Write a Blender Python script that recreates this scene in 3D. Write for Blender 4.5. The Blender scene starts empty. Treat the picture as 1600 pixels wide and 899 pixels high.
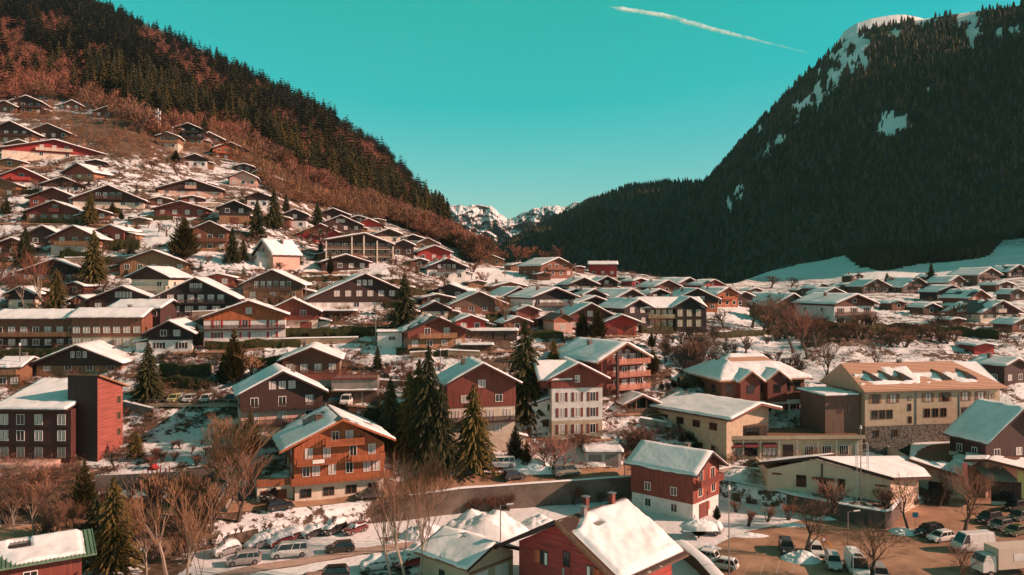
import bpy, math, random
import numpy as np
from mathutils import Vector, Matrix, noise as mnoise

# ------------------------------------------------------------------ camera, sky, sun
scene = bpy.context.scene
COL = scene.collection
F = 1232.0; CX = 800.0; CY = 440.0            # focal length and horizon in photograph pixels
rad = math.radians
cam_d = bpy.data.cameras.new('camera'); cam = bpy.data.objects.new('camera', cam_d); COL.objects.link(cam)
cam.rotation_euler = (rad(90), 0, 0); cam_d.sensor_width = 36.0; cam_d.lens = 36.0*F/1600.0
cam_d.shift_y = -(449.5-CY)/1600.0; cam_d.clip_start = 0.5; cam_d.clip_end = 60000.0
scene.camera = cam
SUN_AZ, SUN_EL = 96.0, 25.0                   # azimuth clockwise from the view direction
world = bpy.data.worlds.new("World"); scene.world = world; world.use_nodes = True
wt = world.node_tree; wt.nodes.clear()
wo = wt.nodes.new('ShaderNodeOutputWorld'); wb = wt.nodes.new('ShaderNodeBackground')
sky = wt.nodes.new('ShaderNodeTexSky'); sky.sky_type = 'NISHITA'; sky.sun_disc = False
sky.sun_elevation = rad(SUN_EL); sky.sun_rotation = rad(SUN_AZ); sky.air_density = 1.0; sky.dust_density = 0.6; sky.ozone_density = 1.0
# the teal cast of the air in this light: red held down, green lifted
cast = wt.nodes.new('ShaderNodeVectorMath'); cast.operation = 'MULTIPLY_ADD'
cast.inputs[1].default_value = (2.2, 0.98, 1.65); cast.inputs[2].default_value = (-4.6, 3.05, -1.2)
clampn = wt.nodes.new('ShaderNodeVectorMath'); clampn.operation = 'MAXIMUM'; clampn.inputs[1].default_value = (0.0, 0.0, 0.0)
wb.inputs['Strength'].default_value = 0.0585
tcw = wt.nodes.new('ShaderNodeTexCoord'); sxw = wt.nodes.new('ShaderNodeSeparateXYZ'); wt.links.new(tcw.outputs['Generated'], sxw.inputs[0])
zr_ = wt.nodes.new('ShaderNodeValToRGB'); zr_.color_ramp.elements[0].position = 0.36; zr_.color_ramp.elements[0].color = (1, 1, 1, 1)
zr_.color_ramp.elements[1].position = 0.75; zr_.color_ramp.elements[1].color = (1.0, 0.29, 0.39, 1)   # the sky darkens overhead
wt.links.new(sxw.outputs[2], zr_.inputs['Fac'])
zm = wt.nodes.new('ShaderNodeVectorMath'); zm.operation = 'MULTIPLY'
zl_ = wt.nodes.new('ShaderNodeVectorMath'); zl_.operation = 'ADD'
wt.links.new(sky.outputs[0], cast.inputs[0]); wt.links.new(cast.outputs[0], clampn.inputs[0])
zq = wt.nodes.new('ShaderNodeValToRGB'); zq.color_ramp.elements[0].position = 0.36; zq.color_ramp.elements[0].color = (0, 0, 0, 1)
zq.color_ramp.elements[1].position = 0.75; zq.color_ramp.elements[1].color = (0.5, 0.2, 0.2, 1); wt.links.new(sxw.outputs[2], zq.inputs['Fac'])
wt.links.new(clampn.outputs[0], zm.inputs[0]); wt.links.new(zr_.outputs[0], zm.inputs[1]); wt.links.new(zm.outputs[0], zl_.inputs[0]); wt.links.new(zq.outputs[0], zl_.inputs[1])
wt.links.new(zl_.outputs[0], wb.inputs['Color']); wt.links.new(wb.outputs[0], wo.inputs['Surface'])
sl = bpy.data.lights.new('sun', 'SUN'); sl.energy = 5.0; sl.angle = rad(0.5); sl.color = (1.0, 0.61, 0.47)
sun = bpy.data.objects.new('sun', sl); COL.objects.link(sun)
sdir = Vector((math.sin(rad(SUN_AZ))*math.cos(rad(SUN_EL)), math.cos(rad(SUN_AZ))*math.cos(rad(SUN_EL)), math.sin(rad(SUN_EL))))
sun.rotation_euler = sdir.to_track_quat('Z', 'Y').to_euler(); sun.location = (300, 0, 300)
scene.view_settings.view_transform = 'Standard'; scene.view_settings.look = 'None'
scene.view_settings.exposure = 0.60; scene.view_settings.gamma = 1.0
scene.render.engine = 'CYCLES'
scene.cycles.max_bounces = 5; scene.cycles.diffuse_bounces = 3; scene.cycles.glossy_bounces = 2
scene.cycles.transmission_bounces = 2; scene.cycles.transparent_max_bounces = 8
scene.cycles.use_denoising = True
rnd = random.Random(7)

# ------------------------------------------------------------------ materials
MATS = {}
def new_mat(name):
    m = bpy.data.materials.new(name); m.use_nodes = True
    nt = m.node_tree; b = nt.nodes['Principled BSDF']
    return m, nt, b
def coords(nt, scale=(1,1,1), kind='Object'):
    tc = nt.nodes.new('ShaderNodeTexCoord'); mp = nt.nodes.new('ShaderNodeMapping')
    mp.inputs['Scale'].default_value = scale
    nt.links.new(tc.outputs[kind], mp.inputs['Vector']); return mp.outputs[0]
def noise_n(nt, vec, scale, detail=5, rough=0.6):
    n = nt.nodes.new('ShaderNodeTexNoise'); n.inputs['Scale'].default_value = scale
    n.inputs['Detail'].default_value = detail; n.inputs['Roughness'].default_value = rough
    nt.links.new(vec, n.inputs['Vector']); return n.outputs['Fac']
def ramp(nt, fac, stops):
    r = nt.nodes.new('ShaderNodeValToRGB')
    while len(r.color_ramp.elements) < len(stops): r.color_ramp.elements.new(0.5)
    for e, (p, c) in zip(r.color_ramp.elements, stops):
        e.position = p; e.color = (c[0], c[1], c[2], 1)
    nt.links.new(fac, r.inputs['Fac']); return r.outputs['Color']
def mixc(nt, fac, a, b, mode='MIX'):
    m = nt.nodes.new('ShaderNodeMix'); m.data_type = 'RGBA'; m.blend_type = mode
    for s, v in ((m.inputs[0], fac), (m.inputs[6], a), (m.inputs[7], b)):
        if isinstance(v, (int, float)): s.default_value = v
        elif isinstance(v, (tuple, list)): s.default_value = (v[0], v[1], v[2], 1)
        else: nt.links.new(v, s)
    return m.outputs[2]
def mathn(nt, op, a, b=0.0, clamp=False):
    m = nt.nodes.new('ShaderNodeMath'); m.operation = op; m.use_clamp = clamp
    for i, v in enumerate((a, b)):
        if isinstance(v, (int, float)): m.inputs[i].default_value = v
        else: nt.links.new(v, m.inputs[i])
    return m.outputs[0]
def bump(nt, b, h, strength=0.4, dist=0.05):
    bn = nt.nodes.new('ShaderNodeBump'); bn.inputs['Strength'].default_value = strength; bn.inputs['Distance'].default_value = dist
    nt.links.new(h, bn.inputs['Height']); nt.links.new(bn.outputs[0], b.inputs['Normal'])
def sc_(c, k): return tuple(min(1, x*k) for x in c)
def wood(c, horiz=False):
    key = ('wood', c, horiz)
    if key in MATS: return MATS[key]
    m, nt, b = new_mat('wood')
    v = coords(nt, (0.25, 0.25, 5.0) if horiz else (5.0, 5.0, 0.25))
    n1 = noise_n(nt, v, 1.0, 3); n2 = noise_n(nt, coords(nt), 0.5, 5)
    col = ramp(nt, n1, [(0.30, sc_(c, 0.40)), (0.5, c), (0.72, sc_(c, 1.6))])
    oi = nt.nodes.new('ShaderNodeObjectInfo')
    col = mixc(nt, mathn(nt, 'MULTIPLY', n2, 0.45), col, sc_((c[0]*0.8+0.02, c[1]*0.9+0.015, c[2]+0.012), 0.75))
    col = mixc(nt, mathn(nt, 'MULTIPLY', oi.outputs['Random'], 0.75), col, sc_(c, 0.45))
    nt.links.new(col, b.inputs['Base Color']); b.inputs['Roughness'].default_value = 0.75
    bump(nt, b, n1, 0.5, 0.04); MATS[key] = m; return m
def plain(c, rough=0.85, var=0.25, scale=0.8, metal=0.0, name='plaster'):
    key = ('plain', c, rough, var, scale, metal, name)
    if key in MATS: return MATS[key]
    m, nt, b = new_mat(name)
    n = noise_n(nt, coords(nt), scale, 7, 0.65)
    n2 = noise_n(nt, coords(nt, (1.5, 1.5, 0.15)), 1.0, 4)
    col = ramp(nt, n, [(0.3, sc_(c, 1-var)), (0.55, c), (0.8, sc_(c, 1+var*0.5))])
    col = mixc(nt, mathn(nt, 'MULTIPLY', mathn(nt, 'SUBTRACT', n2, 0.45, True), 0.9*min(1, var*3)), col, sc_(c, 0.5))
    nt.links.new(col, b.inputs['Base Color']); b.inputs['Roughness'].default_value = rough; b.inputs['Metallic'].default_value = metal
    bump(nt, b, n, 0.25, 0.03); MATS[key] = m; return m
def paint(c, rough=0.25, name='car_paint'):
    key = ('paint', c, rough, name)
    if key in MATS: return MATS[key]
    m, nt, b = new_mat(name)
    n = noise_n(nt, coords(nt), 3.0, 5)
    z = nt.nodes.new('ShaderNodeSeparateXYZ'); nt.links.new(coords(nt), z.inputs[0])
    dirt = mathn(nt, 'MULTIPLY', mathn(nt, 'SUBTRACT', 0.9, z.outputs[2], True), n, True)
    nt.links.new(mixc(nt, dirt, c, (0.2, 0.15, 0.12)), b.inputs['Base Color'])
    b.inputs['Roughness'].default_value = rough; MATS[key] = m; return m
def stone(c=(0.26, 0.22, 0.19), scale=1.3, name='stone'):
    key = ('stone', c, scale)
    if key in MATS: return MATS[key]
    m, nt, b = new_mat(name)
    vo = nt.nodes.new('ShaderNodeTexVoronoi'); vo.inputs['Scale'].default_value = scale
    nt.links.new(coords(nt), vo.inputs['Vector'])
    n = noise_n(nt, coords(nt), 0.6, 6)
    col = ramp(nt, vo.outputs['Distance'], [(0.0, sc_(c, 1.25)), (0.45, c), (0.75, sc_(c, 0.35))])
    col = mixc(nt, n, col, sc_(c, 0.55), 'MULTIPLY') if False else mixc(nt, mathn(nt, 'MULTIPLY', n, 0.7), col, sc_(c, 0.5))
    nt.links.new(col, b.inputs['Base Color']); b.inputs['Roughness'].default_value = 0.95
    bump(nt, b, vo.outputs['Distance'], 0.7, 0.1); MATS[key] = m; return m
def snow_mat():
    if 'snow' in MATS: return MATS['snow']
    m, nt, b = new_mat('snow')
    n = noise_n(nt, coords(nt), 1.2, 8, 0.6); n2 = noise_n(nt, coords(nt, kind='Object'), 0.25, 4)
    col = ramp(nt, n2, [(0.3, (0.70, 0.68, 0.66)), (0.6, (0.84, 0.83, 0.82))])
    nt.links.new(col, b.inputs['Base Color']); b.inputs['Roughness'].default_value = 0.8
    bump(nt, b, n, 0.45, 0.15); MATS['snow'] = m; return m
def roof_mat(c=(0.10, 0.06, 0.05), along='y'):
    key = ('roof', c, along)
    if key in MATS: return MATS[key]
    m, nt, b = new_mat('roof')
    w = nt.nodes.new('ShaderNodeTexWave'); w.wave_type = 'BANDS'; w.bands_direction = 'Y' if along == 'y' else 'X'
    w.inputs['Scale'].default_value = 0.8; w.inputs['Distortion'].default_value = 0.3
    nt.links.new(coords(nt), w.inputs['Vector']); n = noise_n(nt, coords(nt), 0.9, 6)
    col = ramp(nt, w.outputs['Fac'], [(0.1, sc_(c, 0.5)), (0.5, c), (0.9, sc_(c, 1.5))])
    col = mixc(nt, mathn(nt, 'MULTIPLY', n, 0.6), col, sc_(c, 0.7))
    nt.links.new(col, b.inputs['Base Color']); b.inputs['Roughness'].default_value = 0.6
    bump(nt, b, w.outputs['Fac'], 0.6, 0.06); MATS[key] = m; return m
def glass():
    if 'glass' in MATS: return MATS['glass']
    m, nt, b = new_mat('window_glass')
    b.inputs['Base Color'].default_value = (0.02, 0.018, 0.018, 1); b.inputs['Roughness'].default_value = 0.08
    b.inputs['IOR'].default_value = 1.6; MATS['glass'] = m; return m
def curtain():
    if 'curtain' in MATS: return MATS['curtain']
    m, nt, b = new_mat('curtained_glass')
    n = noise_n(nt, coords(nt, (9, 9, 0.3)), 1.0, 3)
    nt.links.new(ramp(nt, n, [(0.38, (0.10, 0.085, 0.075)), (0.5, (0.55, 0.47, 0.42)), (0.8, (0.72, 0.64, 0.58))]), b.inputs['Base Color'])
    b.inputs['Roughness'].default_value = 0.2; MATS['curtain'] = m; return m
def foliage(c, name='foliage', var=0.5):
    key = ('fol', c)
    if key in MATS: return MATS[key]
    m, nt, b = new_mat(name)
    oi = nt.nodes.new('ShaderNodeObjectInfo')
    g = nt.nodes.new('ShaderNodeNewGeometry')
    n = noise_n(nt, coords(nt), 0.9, 4)
    r = mathn(nt, 'ADD', mathn(nt, 'MULTIPLY', oi.outputs['Random'], 0.45), mathn(nt, 'MULTIPLY', n, 0.55))
    r = mathn(nt, 'ADD', mathn(nt, 'MULTIPLY', r, 0.6), mathn(nt, 'MULTIPLY', g.outputs['Random Per Island'], 0.4))
    col = ramp(nt, r, [(0.2, sc_(c, 1-var)), (0.5, c), (0.85, (min(1, c[0]*2.1), c[1]*1.6, c[2]*1.2))])
    nt.links.new(col, b.inputs['Base Color']); b.inputs['Roughness'].default_value = 0.8
    b.inputs['Specular IOR Level'].default_value = 0.2
    MATS[key] = m; return m
SNOW = snow_mat()
DK = (0.058, 0.021, 0.014); BR = (0.20, 0.070, 0.036); RB = (0.23, 0.050, 0.030); RED = (0.46, 0.035, 0.028)
OR = (0.42, 0.11, 0.035); TAN = (0.34, 0.165, 0.08); BLK = (0.022, 0.012, 0.010); GRB = (0.16, 0.085, 0.055)
CREAM = (0.66, 0.53, 0.41); WHITE = (0.74, 0.68, 0.63); PINK = (0.60, 0.36, 0.28); BEIGE = (0.50, 0.37, 0.25); GREY = (0.30, 0.26, 0.23)
PW = plain((0.76, 0.70, 0.64), 0.6, 0.1, name='white_paint'); PB = wood((0.10, 0.04, 0.03))
METAL = plain((0.32, 0.29, 0.27), 0.4, 0.2, name='galvanised_metal', metal=0.6)
CONC = plain((0.33, 0.28, 0.24), 0.9, 0.45, 0.5, name='concrete')
BARK = plain((0.11, 0.075, 0.055), 0.95, 0.5, 3.0, name='bark')

# ------------------------------------------------------------------ object helpers
def put(name, me, parent=None, loc=(0,0,0), rz=0.0, rot=None):
    o = bpy.data.objects.new(name, me); COL.objects.link(o)
    if parent: o.parent = parent
    o.location = loc; o.rotation_euler = rot if rot else (0, 0, rz)
    return o
def tag(o, label=None, cat=None, group=None, kind=None):
    if label: o['label'] = label
    if cat: o['category'] = cat
    if group: o['group'] = group
    if kind: o['kind'] = kind
    return o
def thing(name, label, cat, loc=(0,0,0), rz=0.0, group=None):
    return tag(put(name, None, None, loc, rz), label, cat, group)
class MB:
    def __init__(s): s.v = []; s.f = []; s.m = []
    def add(s, vs, fs, mi=0):
        n = len(s.v); s.v += [tuple(p) for p in vs]; s.f += [tuple(i+n for i in f) for f in fs]; s.m += [mi]*len(fs); return s
    def box(s, x0, x1, y0, y1, z0, z1, mi=0):
        return s.add([(x0,y0,z0),(x1,y0,z0),(x1,y1,z0),(x0,y1,z0),(x0,y0,z1),(x1,y0,z1),(x1,y1,z1),(x0,y1,z1)],
                     [(0,3,2,1),(4,5,6,7),(0,1,5,4),(1,2,6,5),(2,3,7,6),(3,0,4,7)], mi)
    def prism(s, poly, y0, y1, mi=0):         # convex polygon in x,z (counter-clockwise seen from -y), extruded along y
        n = len(poly)
        vs = [(x, y0, z) for x, z in poly] + [(x, y1, z) for x, z in poly]
        fs = [tuple(range(n)), tuple(range(2*n-1, n-1, -1))] + [(i, i+n, (i+1)%n+n, (i+1)%n) for i in range(n)]
        return s.add(vs, fs, mi)
    def extr(s, poly, z0, z1, mi=0):          # polygon in x,y extruded in z
        n = len(poly)
        vs = [(x, y, z0) for x, y in poly] + [(x, y, z1) for x, y in poly]
        fs = [tuple(range(n-1, -1, -1)), tuple(range(n, 2*n))] + [(i, (i+1)%n, (i+1)%n+n, i+n) for i in range(n)]
        return s.add(vs, fs, mi)
    def tube(s, a, b, r0, r1=None, n=6, mi=0, cap=True):
        r1 = r0 if r1 is None else r1
        a = Vector(a); b = Vector(b); d = (b-a)
        if d.length < 1e-6: return s
        d.normalize(); u = d.orthogonal().normalized(); w = d.cross(u)
        vs = []
        for c, r in ((a, r0), (b, r1)):
            for i in range(n):
                t = 2*math.pi*i/n; vs.append(c + u*(r*math.cos(t)) + w*(r*math.sin(t)))
        fs = [(i, (i+1)%n, (i+1)%n+n, i+n) for i in range(n)]
        if cap: fs += [tuple(range(n-1,-1,-1)), tuple(range(n, 2*n))]
        return s.add(vs, fs, mi)
    def mesh(s, name, mats, smooth=False):
        me = bpy.data.meshes.new(name); me.from_pydata(s.v, [], s.f)
        for m in (mats if isinstance(mats, (list, tuple)) else [mats]): me.materials.append(m)
        if isinstance(mats, (list, tuple)) and len(mats) > 1: me.polygons.foreach_set('material_index', s.m)
        if smooth: me.polygons.foreach_set('use_smooth', [True]*len(s.f))
        me.update(); return me
    def build(s, name, mats, parent=None, loc=(0,0,0), rz=0.0, smooth=False):
        return put(name, s.mesh(name, mats, smooth), parent, loc, rz)
def np_mesh(name, verts, faces, mats, smooth=True, attrs=None, mi=None):
    me = bpy.data.meshes.new(name); nf, k = faces.shape
    me.vertices.add(len(verts)); me.vertices.foreach_set('co', verts.astype(np.float32).ravel())
    me.loops.add(nf*k); me.loops.foreach_set('vertex_index', faces.astype(np.int32).ravel())
    me.polygons.add(nf); me.polygons.foreach_set('loop_start', np.arange(0, nf*k, k, dtype=np.int32))
    me.polygons.foreach_set('use_smooth', np.full(nf, smooth, dtype=bool))
    for m in (mats if isinstance(mats, list) else [mats]): me.materials.append(m)
    if mi is not None: me.polygons.foreach_set('material_index', mi.astype(np.int32))
    me.update(calc_edges=True); me.validate()
    if attrs:
        for an, av in attrs.items():
            a = me.attributes.new(an, 'FLOAT', 'POINT'); a.data.foreach_set('value', av.astype(np.float32))
    return me
def vnoise(x, y, seed=0):                     # smooth value noise, vectorised
    xi = np.floor(x).astype(np.int64); yi = np.floor(y).astype(np.int64); xf = x-xi; yf = y-yi
    def h(a, b):
        n = (a*374761393 + b*668265263 + seed*974634777) & 0x7fffffff
        n = (n ^ (n >> 13))*1274126177 & 0x7fffffff
        return ((n ^ (n >> 16)) & 0xffff)/65535.0
    u = xf*xf*(3-2*xf); v = yf*yf*(3-2*yf)
    return (h(xi,yi)*(1-u)+h(xi+1,yi)*u)*(1-v) + (h(xi,yi+1)*(1-u)+h(xi+1,yi+1)*u)*v
def fbm(x, y, oct=4, seed=0):
    t = 0; a = 0.5
    for i in range(oct): t = t + a*vnoise(x*2**i, y*2**i, seed+i*17); a *= 0.5
    return t/(1-0.5**oct)
# ------------------------------------------------------------------ lie of the land, as distances measured along sight lines
EDGE = [(-700,985,-36),(-300,905,-36),(0,880,-36),(200,856,-36),(359,832,-36.1),(428,816,-35.9),(511,800,-35.6),(560,791,-35.3),(640,776,-34.5),(720,765,-34.3),(860,755,-34.3),
        (1000,745,-34.3),(1060,748,-34.8),(1140,760,-35.5),(1240,775,-35.5),(1345,795,-35.5),(1385,800,-35.5),(1402,779,-37.7),(1600,769,-37.7),(2400,769,-37.7)]
EX = np.array([e[0] for e in EDGE], float); EY = np.array([e[1] for e in EDGE], float)
CPS = [(0,835,107),(0,740,128),(0,650,148),(0,590,160),(0,545,172),(0,480,190),(0,430,208),(0,380,228),(0,330,248),(0,280,275),(0,220,310),(0,175,355),(0,140,430),(0,80,620),(0,0,850),(0,-60,1000),
 (200,775,122),(200,755,127),(200,690,140),(200,640,150),(200,590,160),(200,545,172),(200,490,188),(200,430,208),(200,380,230),(200,330,252),(200,280,280),(200,230,315),(200,190,360),(200,150,470),(200,90,750),(160,20,1000),(330,95,950),
 (300,250,345),(300,200,430),(400,690,139),(400,640,150),(400,590,163),(400,535,175),(400,490,190),(400,440,210),(400,380,240),(400,330,265),(400,290,310),(400,250,400),(400,190,620),(420,145,900),(520,195,850),(520,300,400),(520,345,340),(560,260,560),
 (600,765,128),(600,700,139),(600,640,152),(600,580,166),(600,520,184),(600,480,200),(600,430,228),(600,400,250),(600,370,300),(600,340,420),(600,240,760),(650,330,540),(660,375,330),(680,330,640),(695,350,600),(720,385,430),(745,402,400),(700,400,300),
 (700,720,136),(700,660,148),(750,600,160),(750,540,180),(750,500,196),(750,460,230),(750,430,275),(800,412,360),
 (850,740,139),(900,680,147),(900,600,163),(900,560,175),(900,520,190),(900,480,222),(900,450,270),(880,430,315),(900,422,360),(945,428,400),
 (1020,690,147),(1020,620,163),(1000,560,180),(1000,520,196),(1000,480,232),(1020,450,320),(1060,438,400),
 (1150,725,145),(1150,660,160),(1150,600,174),(1150,560,188),(1150,515,208),(1150,480,260),(1150,455,400),
 (1300,720,145),(1300,650,165),(1300,590,182),(1300,540,196),(1300,508,210),(1300,480,262),(1300,455,400),(1300,440,560),(1310,395,850),(1190,436,650),
 (1450,716,161),(1420,712,156),(1450,650,166),(1450,590,182),(1450,545,200),(1450,510,222),(1450,470,300),(1450,440,430),(1450,415,650),(1450,385,900),
 (1600,716,163),(1600,650,168),(1600,590,184),(1600,545,205),(1600,500,240),(1600,460,300),(1600,430,400),(1600,405,600),(1600,370,850)]
CP = np.array([(x, y, 1.0/d) for x, y, d in CPS] + [(x, y, (CY-y)/(z*F)) for x, y, z in EDGE if -300 <= x <= 1600 and x != 1402]
              + [(x, y-22, (CY-y+22)/(z*F)) for x, y, z in EDGE if 640 <= x <= 1000]
              + [(x, y, (CY-y)/(-34.3*F)) for x, y in ((200,812),(356,800),(430,795),(511,788),(570,781),(356,788),(511,774),(200,798))])
def tps_k(r2): return np.where(r2 > 1e-9, 0.5*r2*np.log(np.maximum(r2, 1e-9)), 0)
def fit_tps(C, lam=0.02):
    P = C[:, :2]/400.0; n = len(P)
    r2 = ((P[:, None]-P[None])**2).sum(-1)
    A = np.zeros((n+3, n+3)); A[:n, :n] = tps_k(r2)+np.eye(n)*lam; A[:n, n] = 1; A[:n, n+1:] = P; A[n, :n] = 1; A[n+1:, :n] = P.T
    b = np.zeros(n+3); b[:n] = C[:, 2]*1000
    return P, np.linalg.solve(A, b)
TP, TW = fit_tps(CP)
def invd(px, py):
    px = np.clip(np.asarray(px, float), -120, 1700); py = np.asarray(py, float)
    q = np.stack([px, py], -1)/400.0; sh = q.shape[:-1]; q = q.reshape(-1, 2); out = np.empty(len(q))
    for i in range(0, len(q), 20000):
        c = q[i:i+20000]; r2 = ((c[:, None]-TP[None])**2).sum(-1)
        out[i:i+20000] = tps_k(r2) @ TW[:len(TP)] + TW[len(TP)] + c @ TW[len(TP)+1:]
    return np.clip(out/1000.0, 1/1150.0, 1/60.0).reshape(sh)
def edge_y(px): return np.interp(px, EX, EY)
ZLOT = -38.0
def P(px, py):                                # point of the ground seen at a pixel of the photograph
    if py > edge_y(px)+0.5: d = -ZLOT*F/(py-CY)
    else: d = 1.0/float(invd(px, py))
    return Vector(((px-CX)/F*d, d, (CY-py)/F*d))
def PZ(px, py, z):                            # point at a given height seen at a pixel
    d = z*F/(CY-py); return Vector(((px-CX)/F*d, d, z))
def PD(px, py, d): return Vector(((px-CX)/F*d, d, (CY-py)/F*d))
TOP = [(-700,-140),(-100,-60),(0,-45),(100,-8),(160,16),(230,45),(300,78),(400,130),(500,178),(560,210),(600,236),(650,290),(675,330),(690,345),(705,372),(725,392),(745,408),(760,412),(800,410),(900,420),(960,424),(1060,436),(1120,446),(1150,442),
       (1180,432),(1240,410),(1300,392),(1600,372),(2400,372)]
TX = np.array([t[0] for t in TOP], float); TY = np.array([t[1] for t in TOP], float)

def ground_mat():
    m, nt, b = new_mat('ground')
    at = nt.nodes.new('ShaderNodeAttribute'); at.attribute_name = 'snow'
    ag = nt.nodes.new('ShaderNodeAttribute'); ag.attribute_name = 'soil'
    n = noise_n(nt, coords(nt), 0.16, 9, 0.68); n2 = noise_n(nt, coords(nt), 0.9, 6, 0.7); n3 = noise_n(nt, coords(nt), 0.03, 3)
    k = mathn(nt, 'ADD', at.outputs['Fac'], mathn(nt, 'MULTIPLY', mathn(nt, 'SUBTRACT', n, 0.5), 1.7))
    k = mathn(nt, 'ADD', k, mathn(nt, 'MULTIPLY', mathn(nt, 'SUBTRACT', n2, 0.5), 0.9))
    k = ramp(nt, k, [(0.46, (0,0,0)), (0.54, (1,1,1))])
    dirt = ramp(nt, n2, [(0.3, (0.035, 0.022, 0.015)), (0.5, (0.12, 0.068, 0.040)), (0.75, (0.26, 0.155, 0.085))])
    green = ramp(nt, n2, [(0.3, (0.012, 0.014, 0.008)), (0.7, (0.06, 0.05, 0.025))])
    dirt = mixc(nt, ag.outputs['Fac'], dirt, green)
    sn = ramp(nt, n3, [(0.3, (0.72, 0.70, 0.68)), (0.7, (0.85, 0.84, 0.83))])
    nt.links.new(mixc(nt, k, dirt, sn), b.inputs['Base Color']); b.inputs['Roughness'].default_value = 0.85
    h = mathn(nt, 'ADD', mathn(nt, 'MULTIPLY', k, 0.5), n2)
    bump(nt, b, h, 0.6, 0.35); return m
GROUND = ground_mat()
# where the snow has gone: (x, y, rx, ry, snow)
BROWN = [(190,215,150,42,0.22),(300,235,90,25,0.36),(90,190,80,20,0.3),(560,300,150,40,0.2),(450,270,80,30,0.25),(680,360,60,30,0.25),(60,770,140,60,0.22),(250,810,140,40,0.25),(430,822,130,14,0.62),
         (1080,535,90,40,0.47),(1350,525,170,16,0.3),(1500,560,60,10,0.4),(330,575,60,30,0.5),(60,590,70,30,0.42),(240,680,50,20,0.4),(640,560,60,40,0.55),(700,640,50,50,0.5),(960,660,60,30,0.5),
         (1250,760,60,20,0.6),(560,640,60,20,0.4),(1450,760,80,20,0.2),(770,400,60,14,0.25),(150,470,60,30,0.5),(50,430,60,60,0.5)]
WHITE_ = [(230,360,80,22,0.95),(370,405,80,18,1.1),(530,420,90,14,0.95),(500,532,100,12,0.95),(700,580,70,22,0.95),(770,435,60,20,1.0),(1450,590,150,30,1.0),(1200,545,70,30,0.85),(1160,490,60,14,1.0),(300,700,90,25,1.0),
          (620,540,40,20,0.95),(880,720,70,16,1.0),(1540,455,60,12,1.0),(1400,410,400,30,1.3),(900,440,60,10,0.95),(1500,640,100,40,1.0),(470,545,60,8,0.9),(245,745,90,12,1.1),(820,740,120,10,0.95)]
FOREST_FLOOR = [(-700,130),(0,150),(100,158),(230,172),(330,205),(420,262),(470,290),(560,325),(640,362),(700,385),(745,404),(760,300),(2400,300)]
def masks(px, py):
    s = np.where(px < 1130, 0.48, 0.54)+np.zeros(px.shape)
    for arr in (BROWN, WHITE_):
        for x, y, rx, ry, v in arr:
            w = np.clip(1.6*(1-np.sqrt(((px-x)/rx)**2+((py-y)/ry)**2)), 0, 1); s = s*(1-w)+v*w
    ff = np.interp(px, [p[0] for p in FOREST_FLOOR], [p[1] for p in FOREST_FLOOR])
    w = np.clip((ff-py)/14.0, 0, 1)*(px < 760); s = s*(1-w)+0.14*w
    tong = np.interp(px, [1100,1150,1180,1240,1310,1325,1345,1380,1440,1500,1540,1570,2400], [450,440,430,418,386,402,418,424,413,408,402,370,365])
    t = np.clip((tong-py)/4.0, 0, 1)*(px > 1120); s = s*(1-t)-0.4*t
    return s, np.maximum(w*0.4, t)
cols = np.concatenate([np.arange(-700, 0, 25), np.arange(0, 1600, 5.0), np.arange(1600, 2401, 25)])
tt = np.linspace(0, 1, 230)
PXg, Tg = np.meshgrid(cols, tt); PYg = edge_y(PXg)*(1-Tg) + np.interp(PXg, TX, TY)*Tg
Dg = 1.0/invd(PXg, PYg)
Dg = np.maximum.accumulate(Dg, axis=0)
Zg = (CY-PYg)/F*Dg
rough = (fbm(PXg/400*Dg*0.9, Dg*0.6, 4, 3)-0.5)*np.clip((Dg-115)/60, 0, 1)*0.9
edge_fade = np.clip((Tg-0.10)*20, 0, 1); Zg = Zg + rough*edge_fade
Xg = (PXg-CX)/F*Dg
Sn, So = masks(PXg, PYg)
nr, nc = PXg.shape
V = np.stack([Xg, Dg, Zg], -1)
back1 = V[-1].copy(); back1[:, 1] += 60; back1[:, 2] -= 30; back2 = V[-1].copy(); back2[:, 1] += 400; back2[:, 2] = np.minimum(back2[:, 2]-200, -38)
low = V[0].copy(); low[:, 2] = -38.6
V = np.concatenate([low[None], V, back1[None], back2[None]]); Sn = np.concatenate([Sn[:1], Sn, Sn[-1:], Sn[-1:]]); So = np.concatenate([So[:1], So, So[-1:], So[-1:]])
nr = V.shape[0]; ii = np.arange(nr*nc).reshape(nr, nc)
Fc = np.stack([ii[:-1,:-1], ii[:-1,1:], ii[1:,1:], ii[1:,:-1]], -1).reshape(-1, 4)
hill = put('hillside', np_mesh('hillside', V.reshape(-1,3), Fc, GROUND, attrs={'snow': Sn.ravel(), 'soil': So.ravel()})); tag(hill, kind='structure')
# lower ground, flat, running out past everything
xs = np.concatenate([[-4500,-2500,-900,-400], np.arange(-150, 181, 1.5), [400,900,2500,4500]]); ys = np.concatenate([[-4500,-2000,-300,0,40], np.arange(60, 190, 1.5), [240]])
GX, GY = np.meshgrid(xs, ys); near = (np.abs(GX) < 200) & (GY > 50) & (GY < 200)
GZ = np.where(near, ZLOT + (fbm(GX*0.3, GY*0.3, 4, 9)-0.5)*0.35*np.clip((30-GX)/25, 0, 1) - 0.05, -38.3)
pxg = CX+F*GX/np.maximum(GY, 30); 
Sn = np.full(GX.shape, 0.92); Sn = np.where((pxg < 300) & (GY < 112), 0.45, Sn); Sn = np.where((GX > -20) & (GX < -12) & (GY < 122), 0.6, Sn)
ii = np.arange(GX.size).reshape(GX.shape); Fc = np.stack([ii[:-1,:-1], ii[:-1,1:], ii[1:,1:], ii[1:,:-1]], -1).reshape(-1, 4)
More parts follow.
